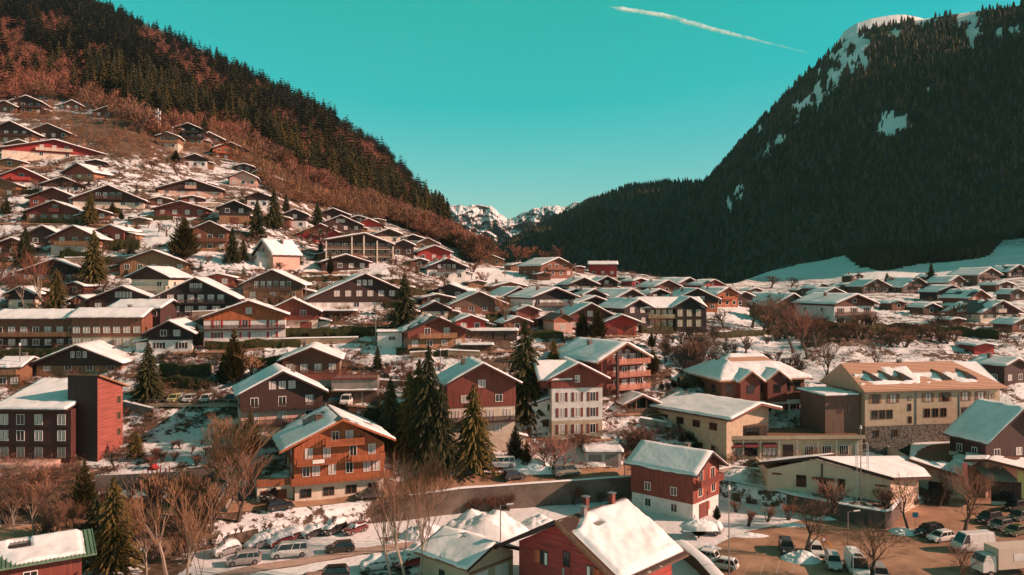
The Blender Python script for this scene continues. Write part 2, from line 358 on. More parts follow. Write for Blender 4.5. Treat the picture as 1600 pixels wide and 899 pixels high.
lg = put('ground', np_mesh('ground', np.stack([GX,GY,GZ], -1).reshape(-1,3), Fc, GROUND, attrs={'snow': Sn.ravel(), 'soil': Sn.ravel()*0})); tag(lg, kind='structure')
# deep ground far beyond, so no gap opens between the hills
dg = MB().add([(-4500,700,-60),(4500,700,-60),(4500,4600,-60),(-4500,4600,-60)], [(0,1,2,3)]).build('valley_floor', SNOW); tag(dg, kind='structure')

# ---- the dark mountain on the right
def lerp_st(st, n):                           # stations -> n interpolated rows
    st = np.array(st, float); u = np.linspace(0, len(st)-1, n); i = np.minimum(u.astype(int), len(st)-2); f = (u-i)[:, None]
    return st[i]*(1-f)+st[i+1]*f
def stn(fx, fy, fd, rx, ry, rd):
    a = PD(fx, fy, fd); b = PD(rx, ry, rd); return (a.x, a.y, a.z, b.x, b.y, b.z)
MST = [stn(680,445,1500,735,418,3000), stn(730,440,1400,775,392,2900), stn(770,438,1250,830,358,2750), stn(820,436,1150,880,334,2650), stn(870,440,1050,930,312,2550), stn(930,445,980,985,292,2450), stn(1000,450,920,1045,285,2350), stn(1060,452,900,1100,286,2250),
       stn(1100,456,890,1125,262,2150), stn(1140,456,880,1165,214,2050), stn(1180,445,870,1205,172,1950), stn(1220,435,860,1252,122,1850), stn(1270,420,850,1315,66,1780), stn(1320,405,850,1345,48,1750), stn(1380,400,850,1400,37,1700),
       stn(1440,398,850,1480,24,1650), stn(1520,395,850,1560,14,1600), stn(1600,390,840,1640,0,1550), stn(1750,390,800,1850,-80,1450),
       (640,700,20,1330,900,950), (760,450,10,1450,600,950), (850,230,0,1500,300,470), (900,0,-20,1500,0,250), (900,-400,-38,1500,-500,150)]  # unseen ridge beyond the right edge, added and raised to shade the snow slope
MS = lerp_st(MST, 560); NM = 150
t = np.linspace(0, 1, NM)[:, None]; foot = MS[None, :, :3]; rid = MS[None, :, 3:]
prof = np.clip(t**1.0, 0, 1)
MV = foot*(1-t[..., None]) + rid*t[..., None]
MV[..., 2] = foot[..., 2] + (rid[..., 2]-foot[..., 2])*(t**1.12)[:, :]
nz = fbm(MV[..., 0]*0.006, MV[..., 1]*0.006, 6, 5)-0.5; gul = np.abs(fbm(MV[..., 0]*0.004+9, MV[..., 1]*0.0022, 5, 21)-0.5)
amp = np.sin(np.pi*np.clip(t, 0, 1))*1.0
MV[..., 2] += (nz*150 - gul*170*1.0)*amp
MV[..., 2] += (fbm(MV[..., 0]*0.05, MV[..., 1]*0.05, 3, 8)-0.5)*10*np.clip(amp+0.15, 0, 1)
mpx = CX+F*MV[..., 0]/np.maximum(MV[..., 1], 10); mpy = CY-F*MV[..., 2]/np.maximum(MV[..., 1], 10)
SNOWP = [(1335,68,28,15),(1322,95,26,22),(1300,122,20,18),(1280,150,20,17),(1262,165,18,13),(1248,175,9,7),(1345,90,14,18),(1398,190,25,14),(1386,202,14,13),(1412,183,12,6),(1218,215,9,7),(1208,228,11,9),(1197,243,8,6),(1150,305,10,13),(1140,322,6,9),(1158,296,5,7),(1225,100,4,10),(1187,205,6,8),
         (1512,30,24,14),(1520,52,14,24),(1396,52,14,6),(1440,33,22,8),(1585,48,10,9),(1560,55,6,14),(1355,112,5,5),(1448,140,3,3),(1243,192,5,6)]
def msnow(px, py):
    s = np.full(np.shape(px), -3.0)
    for x, y, rx, ry in SNOWP: s = np.maximum(s, 1.2*(1-np.sqrt(((px-x)/rx)**2+((py-y)/ry)**2)))
    return s + (fbm(px*0.22+py*0.10, py*0.09, 6, 2)-0.5)*2.6
ms = msnow(mpx, mpy)
MSn = np.where(ms > 0.15, 1.15, -0.5)
r1 = MV[-1].copy(); r1 = r1 + np.array([180, 260, -140]); MV = np.concatenate([MV, r1[None]]); MSn = np.concatenate([MSn, MSn[-1:]])
ii = np.arange(MV.shape[0]*MV.shape[1]).reshape(MV.shape[:2]); Fc = np.stack([ii[:-1,:-1], ii[:-1,1:], ii[1:,1:], ii[1:,:-1]], -1).reshape(-1, 4)
mt = put('mountain', np_mesh('mountain', MV.reshape(-1,3), Fc, GROUND, attrs={'snow': MSn.ravel(), 'soil': np.ones(MSn.size)})); tag(mt, kind='structure')

# ---- far snowy peaks in the gap, and the white summit behind the right ridge
def rock_mat():
    m, nt, b = new_mat('snowy_rock')
    g = nt.nodes.new('ShaderNodeNewGeometry'); sx = nt.nodes.new('ShaderNodeSeparateXYZ'); nt.links.new(g.outputs['Normal'], sx.inputs[0])
    v = coords(nt, (0.003, 0.003, 0.018)); n = noise_n(nt, v, 1.0, 10, 0.72); n2 = noise_n(nt, coords(nt), 0.02, 6, 0.7)
    k = mathn(nt, 'ADD', mathn(nt, 'MULTIPLY', sx.outputs[2], 0.55), mathn(nt, 'MULTIPLY', n, 1.15))
    k = ramp(nt, k, [(0.90, (0,0,0)), (0.97, (1,1,1))])
    rk = ramp(nt, n2, [(0.35, (0.02, 0.03, 0.025)), (0.5, (0.10, 0.06, 0.045)), (0.7, (0.20, 0.12, 0.09))])
    nt.links.new(mixc(nt, k, rk, (0.80, 0.78, 0.77)), b.inputs['Base Color']); b.inputs['Roughness'].default_value = 0.9
    bump(nt, b, n2, 0.8, 12.0); return m
ROCK = rock_mat()
def peaks(name, prof_pts, base_y, d0, d1, seed, mat, amp=1.0):
    c = np.arange(prof_pts[0][0], prof_pts[-1][0], 0.9); top = np.interp(c, [p[0] for p in prof_pts], [p[1] for p in prof_pts])
    top = top + (fbm(c*0.16, c*0+seed, 5, seed)-0.5)*6*min(1, amp*3)
    t = np.linspace(0, 1, 90)[:, None]; py = base_y*(1-t)+top[None]*t
    D = d0+(d1-d0)*(t**0.9)*1.0 + (fbm(c[None]*0.06+0*t, t*9+0*c[None], 6, seed+4)-0.5)*(d1-d0)*0.9*amp*np.sin(np.pi*np.clip(t*0.98+0.01, 0, 1)) + (fbm(c[None]*0.25+0*t, t*22+0*c[None], 4, seed+9)-0.5)*(d1-d0)*0.16*amp*np.clip(np.sin(np.pi*t)*2, 0, 1)
    X = (c[None]-CX)/F*D; Z = (CY-py)/F*D
    W = np.stack([X, D, Z], -1); b1 = W[-1]+np.array([0, 300, -200]); W = np.concatenate([W, b1[None]])
    ii = np.arange(W.shape[0]*W.shape[1]).reshape(W.shape[:2]); Fc = np.stack([ii[:-1,:-1], ii[:-1,1:], ii[1:,1:], ii[1:,:-1]], -1).reshape(-1, 4)
    o = put(name, np_mesh(name, W.reshape(-1,3), Fc, mat)); tag(o, kind='structure'); return o
peaks('distant_peaks', [(560,345),(640,334),(690,322),(715,320),(730,322),(752,320),(768,323),(782,334),(792,342),(802,340),(815,334),(835,326),(868,321),(885,322),(905,316),(935,304),(980,300),(1050,300)], 425, 3000, 4100, 3, ROCK)
peaks('snowy_summit', [(1290,95),(1318,50),(1326,44),(1340,36),(1362,29),(1392,24),(1412,23),(1430,26),(1500,45),(1560,60)], 110, 2100, 2600, 13, SNOW, 0.03)
# ------------------------------------------------------------------ buildings: shared part builders
CACHE = {}
def cached(key, fn):
    if key not in CACHE: CACHE[key] = fn()
    return CACHE[key]
def frame_mesh(w, h, fm, mull):
    def f():
        b = MB(); t = 0.09
        b.box(-w/2-t, w/2+t, -0.07, 0.0, -t, 0); b.box(-w/2-t, w/2+t, -0.07, 0.0, h, h+t)
        b.box(-w/2-t, -w/2, -0.069, 0.0, 0, h); b.box(w/2, w/2+t, -0.069, 0.0, 0, h)
        for i in range(mull):
            x = -w/2+w*(i+1)/(mull+1); b.box(x-0.035, x+0.035, -0.06, 0.0, 0, h)
        return b.mesh('window_frame', fm)
    return cached(('fr', w, h, fm.name, mull), f)
def pane_mesh(w, h, pm):
    return cached(('pn', w, h, pm.name), lambda: MB().add([(-w/2,-0.03,0),(w/2,-0.03,0),(w/2,-0.03,h),(-w/2,-0.03,h)], [(0,1,2,3)]).mesh('pane', pm))
def shutter_mesh(h, sm):
    def f():
        b = MB().box(-0.24, 0.24, -0.06, 0, -0.05, h+0.05)
        for z in (0.15, h-0.2): b.box(-0.20, 0.20, -0.085, -0.06, z, z+0.08)
        return b.mesh('shutter', sm)
    return cached(('sh', h, sm.name), f)
def window(parent, x, y, z, w=1.1, h=1.25, rz=0.0, fm=None, pm=None, sm=None, full=True, mull=1):
    w = round(w*5)/5; h = round(h*5)/5
    o = put('window', frame_mesh(w, h, fm or PW, mull), parent, (x, y, z), rz)
    put('pane', pane_mesh(w, h, pm or glass()), o)
    if sm is not None and full:
        for s in (-1, 1): put('shutter', shutter_mesh(h, sm), o, (s*(w/2+0.36), -0.002, 0))
    return o
def balcony(parent, x0, x1, y, z, m, depth=1.2, rail=None, rz=0.0, origin=(0,0), h=0.95, solid=False):
    # slab sticking out to -y from facade plane y, railing of boards round three sides
    o = MB().box(x0, x1, y-depth, y, z-0.16, z).build('balcony', m, parent, (origin[0], origin[1], 0), rz)
    b = MB(); rm = rail or m
    b.box(x0, x1, y-depth, y-depth+0.07, z+h-0.09, z+h); b.box(x0, x1, y-depth, y-depth+0.06, z+0.06, z+0.14)
    for s, xx in ((0, x0), (1, x1-0.07)): b.box(xx, xx+0.07, y-depth+0.07, y, z+h-0.09, z+h)
    if solid:
        b.box(x0+0.01, x1-0.01, y-depth+0.012, y-depth+0.045, z+0.02, z+h-0.1); b.box(x0+0.01, x0+0.05, y-depth+0.05, y, z+0.02, z+h-0.1); b.box(x1-0.05, x1-0.01, y-depth+0.05, y, z+0.02, z+h-0.1)
    else:
        n = max(3, int((x1-x0)/0.24)); dx = (x1-x0)/n
        for i in range(n): b.box(x0+i*dx+0.03, x0+(i+1)*dx-0.04, y-depth+0.01, y-depth+0.045, z+0.02, z+h-0.1)
        for xx in (x0+0.01, x1-0.05):
            for k in range(max(2, int(depth/0.25))): b.box(xx, xx+0.04, y-depth+0.08+k*0.25, y-depth+0.23+k*0.25, z+0.02, z+h-0.1)
    b.build('railing', rm, o)
    return o
def chimney(parent, x, y, z, h=1.3, w=0.7, m=None, snow=True):
    c = MB().box(-w/2, w/2, -w/2, w/2, -1.2, h).build('chimney', m or stone((0.22,0.16,0.13), 3.0), parent, (x, y, z))
    b = MB().box(-w/2-0.12, w/2+0.12, -w/2-0.12, w/2+0.12, h+0.18, h+0.26)
    for sx in (-1, 1):
        for sy in (-1, 1): b.box(sx*w/2-0.05*(sx+1), sx*w/2+0.05*(1-sx), sy*w/2-0.05*(sy+1), sy*w/2+0.05*(1-sy), h, h+0.18)
    b.build('chimney_cap', METAL, c); return c
SEED = [0]
def snow_sheet(parent, fz, x0, x1, y0, y1, cov, th=0.32, n=(22, 16), holes=0.0, seed=None, name='snow_cover', edge=0.14):
    """lumpy snow lying over a surface z=fz(x,y); cov(x,y)->1 snow, 0 bare"""
    SEED[0] += 1; sd = seed or SEED[0]
    nx, ny = n; X, Y = np.meshgrid(np.linspace(x0, x1, nx), np.linspace(y0, y1, ny))
    ux = (X-x0)/(x1-x0); uy = (Y-y0)/(y1-y0)
    Zr = fz(X, Y); C = cov(X, Y) if cov else 1.0
    ns = fbm(X*0.7+sd*3.1, Y*0.7, 3, sd)-0.5; big = fbm(X*0.22+sd*1.3, Y*0.22, 3, sd+5)
    T = th*(1+ns*0.9) * C
    T = np.where(big < holes, -0.06, T)
    T = T - 0.02*(1-np.clip(C*2, 0, 1))*3
    rim = (ux < 1e-6) | (ux > 1-1e-6) | (uy < 1e-6) | (uy > 1-1e-6)
    Z = Zr + T
    X2 = X.copy(); Y2 = Y.copy()
    jit = (fbm(X*1.3, Y*1.3, 2, sd+9)-0.5)*0.35
    X2 += np.where(ux < 1e-6, jit, 0) + np.where(ux > 1-1e-6, -jit, 0); Y2 += np.where(uy < 1e-6, jit*0.5, 0)
    Zb = np.where(rim, Zr-0.03, Z)
    top = np.stack([X2, Y2, Z], -1)
    ii = np.arange(nx*ny).reshape(ny, nx); Fc = [np.stack([ii[:-1,:-1], ii[:-1,1:], ii[1:,1:], ii[1:,:-1]], -1).reshape(-1, 4)]
    loop = np.concatenate([ii[0, :], ii[1:, -1], ii[-1, -2::-1], ii[-2:0:-1, 0]])
    tv = top.reshape(-1, 3); bv = tv[loop].copy(); bv[:, 2] = fz(bv[:, 0], bv[:, 1])-0.02
    base = len(tv); k = len(loop); a = np.arange(k); nb = (a+1) % k
    Fc.append(np.stack([loop[a], base+a, base+nb, loop[nb]], -1))
    me = np_mesh(name, np.concatenate([tv, bv]), np.concatenate(Fc), SNOW)
    return put(name, me, parent)
def gable_roof(parent, xl, xr, zr, pitch, y0, y1, rm, fascia=None, th=0.22, snow=1.0, snow_l=1.0, snow_r=1.0, holes=0.0, sth=0.3, n=(19, 13)):
    """roof with its ridge along y at x=0; xl<0 and xr>0 are the eaves"""
    tp = math.tan(rad(pitch)); zl = zr+xl*tp; zR = zr-xr*tp
    b = MB(); b.prism([(xl, zl-th), (0, zr-th), (0, zr), (xl, zl)], y0, y1); b.prism([(0, zr-th), (xr, zR-th), (xr, zR), (0, zr)], y0, y1)
    r = b.build('roof', rm, parent)
    if fascia:
        f = MB(); t0 = -th-0.09; y0_, y1_ = y0-0.04, y0-0.002
        pr = [(xl-0.02, zl+t0), (0, zr+t0), (xr+0.02, zR+t0), (xr+0.02, zR+0.05), (0, zr+0.05), (xl-0.02, zl+0.05)]
        f.add([(x_, y0_, z_) for x_, z_ in pr]+[(x_, y1_, z_) for x_, z_ in pr], [(0,1,4,5),(1,2,3,4),(11,10,7,6),(10,9,8,7)]+[(i,i+6,(i+1)%6+6,(i+1)%6) for i in range(6)])
        f.build('bargeboard', fascia, r)
    if snow > 0:
        fz = lambda X, Y: zr-np.where(X < 0, -X, X)*tp
        cov = lambda X, Y: np.where(X < 0, snow_l, snow_r)*snow
        snow_sheet(r, fz, xl+0.06, xr-0.06, y0+0.06, y1-0.06, cov, sth, n, holes)
    return r
UPM = {'dk': wood(DK), 'br': wood(BR), 'rb': wood(RB), 'red': wood(RED), 'or': wood(OR), 'tan': wood(TAN), 'blk': wood(BLK), 'grb': wood(GRB),
       'cream': plain(CREAM), 'white': plain(WHITE), 'pink': plain(PINK), 'beige': plain(BEIGE), 'grey': plain(GREY), 'stone': stone(), 'redp': plain((0.40, 0.05, 0.04))}
RM = {'d': roof_mat(), 'g': roof_mat((0.20, 0.17, 0.15)), 'o': roof_mat((0.50, 0.27, 0.17)), 't': roof_mat((0.28, 0.13, 0.08))}
def chalet(x, yb, w, yt, r=20, up='br', lo='cream', nlo=1, lab='', L=1.0, pitch=24, ax=None, bal=1, wins=None, rf='d', sl=1.0, sr=1.0, holes=0.0,
           sh=None, balm=None, d=None, name='chalet', cat='chalet', garage=0, group=None, fas='dk', cur=0.45, deep=4.0, oh=0.9, winw=1.1, chim=1, base=None, sth=0.3, attic=True, side=True):
    if base is None: base = P(x, yb)
    if d: base = PD(x, yb, d)
    dist = base.y; s = dist/F
    ax = x if ax is None else ax
    c = max(0.5, math.cos(rad(r) - math.atan((x-CX)/F)))
    xl = (x-w/2-ax)*s/c; xr = (x+w/2-ax)*s/c; Ht = (yb-yt)*s
    org = Vector(base); org.x += (ax-x)*s
    W = xr-xl; tp = math.tan(rad(pitch))
    while min(Ht+xl*tp, Ht-xr*tp) < 2.3 and pitch > 12: pitch -= 1.0; tp = math.tan(rad(pitch))
    Ln = max(6.0, W*0.85*L)
    t = thing(name, lab, cat, org, rad(r), group); R0 = random.Random(int(x*3+yb*5))
    big = w >= 56
    if bal == 1 and w >= 40 and R0.random() < 0.65: bal = (1, 2, 3)
    if pitch == 24: pitch = R0.uniform(19, 28); tp = math.tan(rad(pitch))
    while min(Ht+xl*tp, Ht-xr*tp) < 2.3 and pitch > 12: pitch -= 1.0; tp = math.tan(rad(pitch))
    ohx = min(oh, W*0.09); wl, wr = xl+ohx, xr-ohx
    R_ = random.Random(int(x*7+yb*13))
    if holes == 0.0 and w < 100: holes = max(0.0, R_.uniform(-0.1, 0.52)); sl *= R_.uniform(0.5, 1.1); sr *= R_.uniform(0.8, 1.2)
    hl = min(nlo*2.7, Ht-max(-xl, xr)*tp-0.5) if nlo else 0.0
    z0 = hl; zr = Ht-0.24
    um, lm = UPM[up], UPM[lo]
    b = MB()
    b.prism([(wl, z0), (wr, z0), (wr, zr-wr*tp-0.01), (0, zr-0.01), (wl, zr+wl*tp-0.01)], 0, Ln)
    if nlo == 0: b.box(wl+0.02, wr-0.02, 0.02, Ln-0.02, -deep, z0)
    b.build('upper_wall' if nlo else 'wall', um, t)
    if nlo:
        MB().box(wl+0.12, wr-0.12, 0.12, Ln-0.12, -deep, z0).build('ground_floor', lm, t)
    gable_roof(t, xl, xr, Ht, pitch, -min(1.4, W*0.11), Ln+0.8, RM[rf], UPM[fas] if w > 38 else None, snow=1, snow_l=sl, snow_r=sr, holes=holes, sth=sth, n=(19, 13) if big else (9, 7))
    # windows of the gable front, row by row
    fm = PW if (up not in ('cream','white') ) else UPM['br']
    nst = max(1, int((Ht-0.6)/2.7)); rows = []
    for i in range(nst):
        z = i*2.7+0.9; htop = z+1.5
        half_l = min(-wl, (zr-htop)/tp-0.3); half_r = min(wr, (zr-htop)/tp-0.3)
        if half_l+half_r < 2.2: continue
        rows.append((i, z, -half_l, half_r))
    for j, (i, z, a, e) in enumerate(rows):
        span = e-a; nw = max(1, int(span/3.1)) if wins is None else (wins[j] if j < len(wins) else 0)
        fy = 0.0 if z >= z0-0.3 else 0.12
        isbal = (i in bal) if isinstance(bal, (tuple, list)) else (bal and i == 1)
        if garage and i == 0:
            for g in range(garage):
                gw = min(2.6, span/(garage+0.5)); gx = a+span*(g+0.5)/garage
                MB().box(gx-gw/2, gx+gw/2, fy-0.05, fy, 0.0, 2.15).build('garage_door', UPM['rb'] if lo != 'stone' else UPM['grb'], t)
        else:
            for q in range(nw):
                wx = a+span*(q+0.5)/nw; pm = curtain() if R_.random() < cur else glass()
                hh = 1.2 if not isbal else 1.6
                window(t, wx, fy, z-(0.4 if isbal else 0), min(winw, span/nw*0.55), hh, 0, fm, pm, sh, big, 1 if big else 0)
        if isbal and j > 0:
            balcony(t, a+0.1, e-0.1, 0.0, i*2.7+0.12, UPM[balm] if balm else um, 1.15, h=0.95, solid=not big)
    if big and side:
        for sgn, xx in ((-1, wl), (1, wr)):
            for i in range(nst):
                z = i*2.7+0.9
                if z+1.4 > zr-abs(xx)*tp-0.3: break
                off = 0.0 if z >= z0-0.3 else 0.12
                for q in range(2):
                    window(t, xx-sgn*off, Ln*(0.3+0.42*q), z, 1.0, 1.1, rad(90*sgn), fm, glass(), None, False, 1)
    if w >= 34 and side and R0.random() < 0.4 and W < 20:                      # a lean to against one side
        sg = 1 if R0.random() < 0.6 else -1; aw = R0.uniform(1.8, 3.0); ah = min(2.7, zr-abs(wr if sg > 0 else wl)*tp-0.4); y0_, y1_ = Ln*0.15, Ln*R0.uniform(0.55, 0.9); xw = wr if sg > 0 else wl
        an = MB().box(min(xw, xw+sg*aw), max(xw, xw+sg*aw), y0_, y1_, -deep, ah-0.55).build('lean_to', UPM['tan'] if R0.random() < 0.5 else lm, t)
        q_ = [(xw, ah), (xw+sg*(aw+0.5), ah-0.75), (xw+sg*(aw+0.5), ah-0.57), (xw, ah+0.18)]
        lr = MB().prism(q_ if sg > 0 else q_[::-1], y0_-0.5, y1_+0.4).build('lean_to_roof', RM[rf], an)
        x0_, x1_ = min(xw, xw+sg*(aw+0.5)), max(xw, xw+sg*(aw+0.5))
        snow_sheet(t, lambda X, Y: ah+0.185-abs(X-xw)*0.75/(aw+0.5), x0_+0.03, x1_-0.03, y0_-0.45, y1_+0.35, None, 0.22, (8, 8))
    if chim:
        cx_ = (0.45 if R_.random() < 0.5 else -0.45)*W*0.35
        chimney(t, cx_, Ln*R_.uniform(0.35, 0.7), Ht-abs(cx_)*tp, 1.2, 0.7 if big else 0.6)
    return t
# ------------------------------------------------------------------ the village, chalet by chalet: x, y of the foot of the gable, width, ridge y, turn ...
G1 = 'chalets on the hillside'; G2 = 'chalets in the middle of the village'; G3 = 'chalets at the far end of the valley'
def H(x, yb, w, yt, r, up, lo, nlo, lab, **k):
    k.setdefault('group', G1 if x < 740 and yb < 400 else (G3 if yb < 475 and x > 850 else G2)); return chalet(x, yb, w, yt, r, up, lo, nlo, lab, **k)
H(17,224,50,190,10,'dk','tan',1,'dark brown chalet on the left edge of the photo, in line with its dark twin',bal=(1,2))
H(76,217,50,194,8,'dk','tan',0,'dark brown chalet with white balcony just above the long red gabled house',balm='white')
H(85,248,78,219,28,'red','cream',1,'long house with a red gable and cream wraparound balcony high on the left slope',balm='cream',wins=(4,3))
H(34,294,54,262,18,'redp','white',1,'white house with red upper storey near the left edge',sh=wood(RED))
H(124,281,58,256,-12,'rb','tan',1,'low red brown chalet with two stepped snowy roofs on the upper left slope')
H(98,301,42,277,20,'dk','white',1,'small dark chalet beside a white corner tower and an orange awning')
H(84,322,58,294,12,'rb','rb',1,'red brown chalet with timber balconies directly above the wide maroon chalet',bal=(1,))
H(86,345,73,314,8,'rb','tan',1,'wide maroon chalet with low snowy roof between two small bushes, left slope')
H(170,325,84,290,14,'dk','cream',1,'broad near black chalet with a pale ground floor beside the round green bush',wins=(5,4,1))
H(283,339,72,315,10,'rb','pink',0,'wide red brown chalet above the open white snow field',bal=0)
H(8,176,30,158,5,'br','br',0,'small brown chalet at the top left edge below the forest')
H(42,178,34,150,14,'dk','dk',0,'tall dark cabin at the forest edge, top left',holes=0.3)
H(113,172,22,157,10,'br','br',0,'tiny brown cabin right under the forest edge above the brush slope')
H(168,184,34,167,12,'br','tan',0,'small brown cabin in the bare brush under the forest')
H(203,184,26,170,8,'br','br',0,'small brown roofed cabin left of the orange house by the mast')
H(230,194,30,176,25,'or','tan',0,'small orange house right beside the white telecom mast')
H(262,233,32,207,10,'tan','cream',1,'narrow brown and cream house right of the mast foot')
H(294,226,40,193,15,'blk','tan',1,'black gabled house at the top of the slope by the forest')
H(326,232,36,207,24,'br','cream',1,'brown house half hidden behind conifers, left of the orange balconied block')
H(360,250,40,223,26,'or','or',0,'orange chalet block with rows of balconies at the forest edge',bal=(1,2,3),balm='or')
H(305,262,34,241,14,'dk','white',1,'small white house with dark gable below the black gabled house')
H(380,291,40,268,14,'pink','pink',0,'pinkish gabled house in the cluster at the right end of the upper slope')
H(408,281,24,264,14,'br','pink',0,'tiny brown chalet at the top of the upper right cluster')
H(428,291,28,276,12,'tan','pink',0,'small tan chalet, rightmost of the upper slope cluster')
H(381,269,28,256,10,'dk','dk',0,'small dark cabin behind the pinkish gabled house')
H(298,307,78,280,18,'dk','pink',1,'wide dark chalet with a pinkish balcony above a long snowy terrace',balm='pink',bal=(1,),wins=(4,3))
H(404,325,36,300,14,'dk','white',1,'white house with dark gable behind the pair of tall dark conifers')
H(366,350,44,314,16,'blk','tan',1,'black gabled chalet over a brown garage, left of the tall dark conifers',garage=1,bal=0)
H(328,393,50,346,14,'br','tan',1,'tall brown chalet behind the broad olive tree',bal=(1,2))
H(461,357,38,327,10,'dk','white',1,'white house with dark gable standing alone below the brown wood',bal=0)
H(520,346,50,326,16,'dk','cream',0,'dark chalet peeping over the roof of the brown chalet with white windows')
H(532,362,62,337,20,'dk','cream',0,'brown chalet with many white framed windows above the big flat block',wins=(4,5,3),cur=1.0,bal=0)
H(500,380,72,350,16,'red','redp',1,'bright red chalet with a pink balcony left of the big flat block',balm='pink',bal=(1,))
H(434,399,48,372,24,'rb','rb',0,'red brown chalet with teal edged snowy roof beside the white facade house')
H(575,362,46,342,18,'red','cream',1,'small red chalet with thick snowy roof behind the big flat block')
H(607,381,40,358,22,'dk','cream',1,'cream walled chalet with snowy roof directly right of the big flat block')
H(645,383,38,367,12,'dk','cream',1,'low cream chalet with dark gable under the brown wood',chim=0)
H(630,400,38,375,12,'dk','dk',0,'little dark chalet between the flat block and the vivid red chalet')
H(668,391,38,372,14,'tan','tan',0,'tan chalet with snowy roof above the vivid red chalet')
H(678,408,54,384,20,'red','redp',0,'vivid red chalet with red balcony near the forest foot',balm='red',bal=(1,))
H(698,438,66,404,18,'dk','white',2,'white chalet with dark gable at the left end of the bare orchard',bal=(1,2),balm='dk',wins=(3,4,3))
H(540,423,70,398,20,'dk','tan',0,'dark chalet with long snowy roof under the big flat block',sl=1.1)
H(559,485,140,428,18,'dk','white',1,'largest dark chalet with teal shaded left roof and a row of small white windows',ax=570,wins=(9,6,3,2),bal=0,L=0.7,cur=0.9)
H(458,518,78,466,14,'rb','cream',1,'dark red chalet with cream garage floor right of the orange gabled white house',garage=2,bal=(1,),sh=wood(RED))
H(703,469,62,444,-8,'blk','or',0,'low black chalet with an orange patched roof in the middle of the village',rf='o',holes=0.55)
H(683,479,54,460,14,'br','br',0,'low brown chalet with bulging snowy roof below the black one')
H(680,499,50,471,10,'dk','cream',1,'small chalet with cream upper wall and dark roof edge right of the big spruce',bal=0)
H(747,491,92,456,16,'grb','br',1,'broad grey brown chalet with streaked snowy left roof in the village middle',bal=(1,))
H(683,547,96,495,20,'rb','tan',1,'red brown chalet with wide tan balcony over the snowy bank',bal=(1,),balm='tan')
H(735,519,54,493,14,'red','rb',0,'small red brown cabin with two little gables above the flat roofed garages')
H(341,449,50,428,10,'rb','rb',0,'red brown cabin behind the black chalet with cream windows')
H(306,493,110,434,12,'blk','blk',0,'big black chalet with two rows of cream windows',wins=(6,6,3),cur=1.0,bal=(1,2),winw=1.5)
H(426,470,92,422,8,'grb','tan',1,'grey brown chalet with a glass fronted balcony above bare shrubs',bal=(1,),balm='grb',wins=(3,6,2))
H(384,534,114,470,14,'or','white',2,'white house with orange gable, red shutters and a long balcony',bal=(1,),balm='dk',sh=wood(RED),L=0.8,wins=(3,3,1),ax=389)
H(266,551,70,501,6,'blk','white',1,'small white house with a black gable standing over the dark garden',bal=0,wins=(2,2,1),sh=wood(DK))
H(486,607,92,542,10,'br','cream',1,'brown chalet with four bright windows beside the concrete terrace',wins=(2,4,3,1),cur=0.9,ax=487)
H(240,426,90,391,10,'tan','tan',0,'wide tan timber chalet with carved balcony above the cream house',bal=(1,))
H(234,471,70,417,-6,'dk','cream',2,'cream house with dark gable and a wide strip of windows',wins=(3,2,4),bal=(1,),balm='cream')
H(193,488,92,447,8,'dk','dk',0,'wide dark brown chalet with small square white windows left of the cream house',wins=(4,5,2),cur=1.0,bal=0)
H(117,398,68,353,6,'br','cream',1,'brown chalet on a cream stone base left of the tall spruce',bal=(1,2),balm='tan')
H(68,384,44,353,8,'dk','dk',0,'dark chalet mostly hidden by conifers at left')
H(174,378,48,352,-8,'rb','tan',0,'small maroon chalet right of the tall spruce on the left slope')
H(85,441,70,405,18,'blk','tan',1,'black chalet with three white windows behind the pale birch',cur=1.0)
H(32,486,36,448,6,'blk','cream',1,'narrow cream house with black gable at left, beside the birches',bal=0,chim=0)
H(117,462,40,441,-14,'rb','rb',0,'low dark red shed with thick snow just above the left terrace row',name='shed',cat='shed',chim=0)
H(126,487,44,462,-14,'rb','rb',0,'second low dark red shed directly above the roofs of the long terrace row',name='shed',cat='shed',chim=0)
H(123,586,120,539,4,'dk','tan',1,'wide dark chalet behind the brick red tower',wins=(4,3,1),bal=0,cur=0.4)
H(441,686,110,579,22,'dk','pink',2,'tall dark chalet with pinkish lower floors, left of the orange brown chalet',wins=(2,3,3,3),bal=(1,2),balm='dk',cur=0.7,L=0.8)
H(753,706,120,567,14,'rb','cream',3,'tall maroon gabled house with cream middle floor rising behind the spire shaped spruce',wins=(1,2,4,2,1),bal=(2,),balm='dk',cur=0.8,L=0.8,sh=None)
H(768,415,40,399,10,'tan','tan',0,'orange brown barn at the foot of the brown wood, far left of the crest',chim=0)
H(728,401,22,391,8,'tan','pink',0,'tiny tan cabin by the forest foot right of the vivid red chalet',chim=0)
H(812,424,34,411,20,'tan','cream',0,'small snowy roofed cottage between the bare round trees on the crest')
H(870,433,60,403,34,'br','br',0,'brown timber chalet on the crest under a round bare tree',bal=(1,),d=300)
H(911,456,54,434,16,'dk','cream',1,'cream chalet with dark gable just below the crest')
H(948,461,44,432,14,'blk','cream',1,'dark gabled chalet right of the cream one below the crest')
H(866,495,80,450,24,'blk','white',2,'white hotel like chalet with black gable and a long dark balcony',bal=(1,),balm='dk',wins=(4,5,2),cur=0.8,L=1.2)
H(810,479,64,449,22,'dk','br',0,'dark chalet with broad pinkish snow roof left of the white hotel like chalet',L=1.2)
H(795,460,58,441,20,'tan','tan',0,'tan roofed chalet behind the dark one in the middle village',rf='o',holes=0.4)
H(927,476,48,452,20,'blk','br',0,'black gabled chalet with bluish roof right of the white hotel like chalet')
H(928,487,62,463,20,'blk','dk',0,'low black chalet with two snowy roof slopes in the middle village')
H(922,517,88,474,14,'rb','rb',0,'wide red brown chalet behind the pair of tall dark conifers',bal=0)
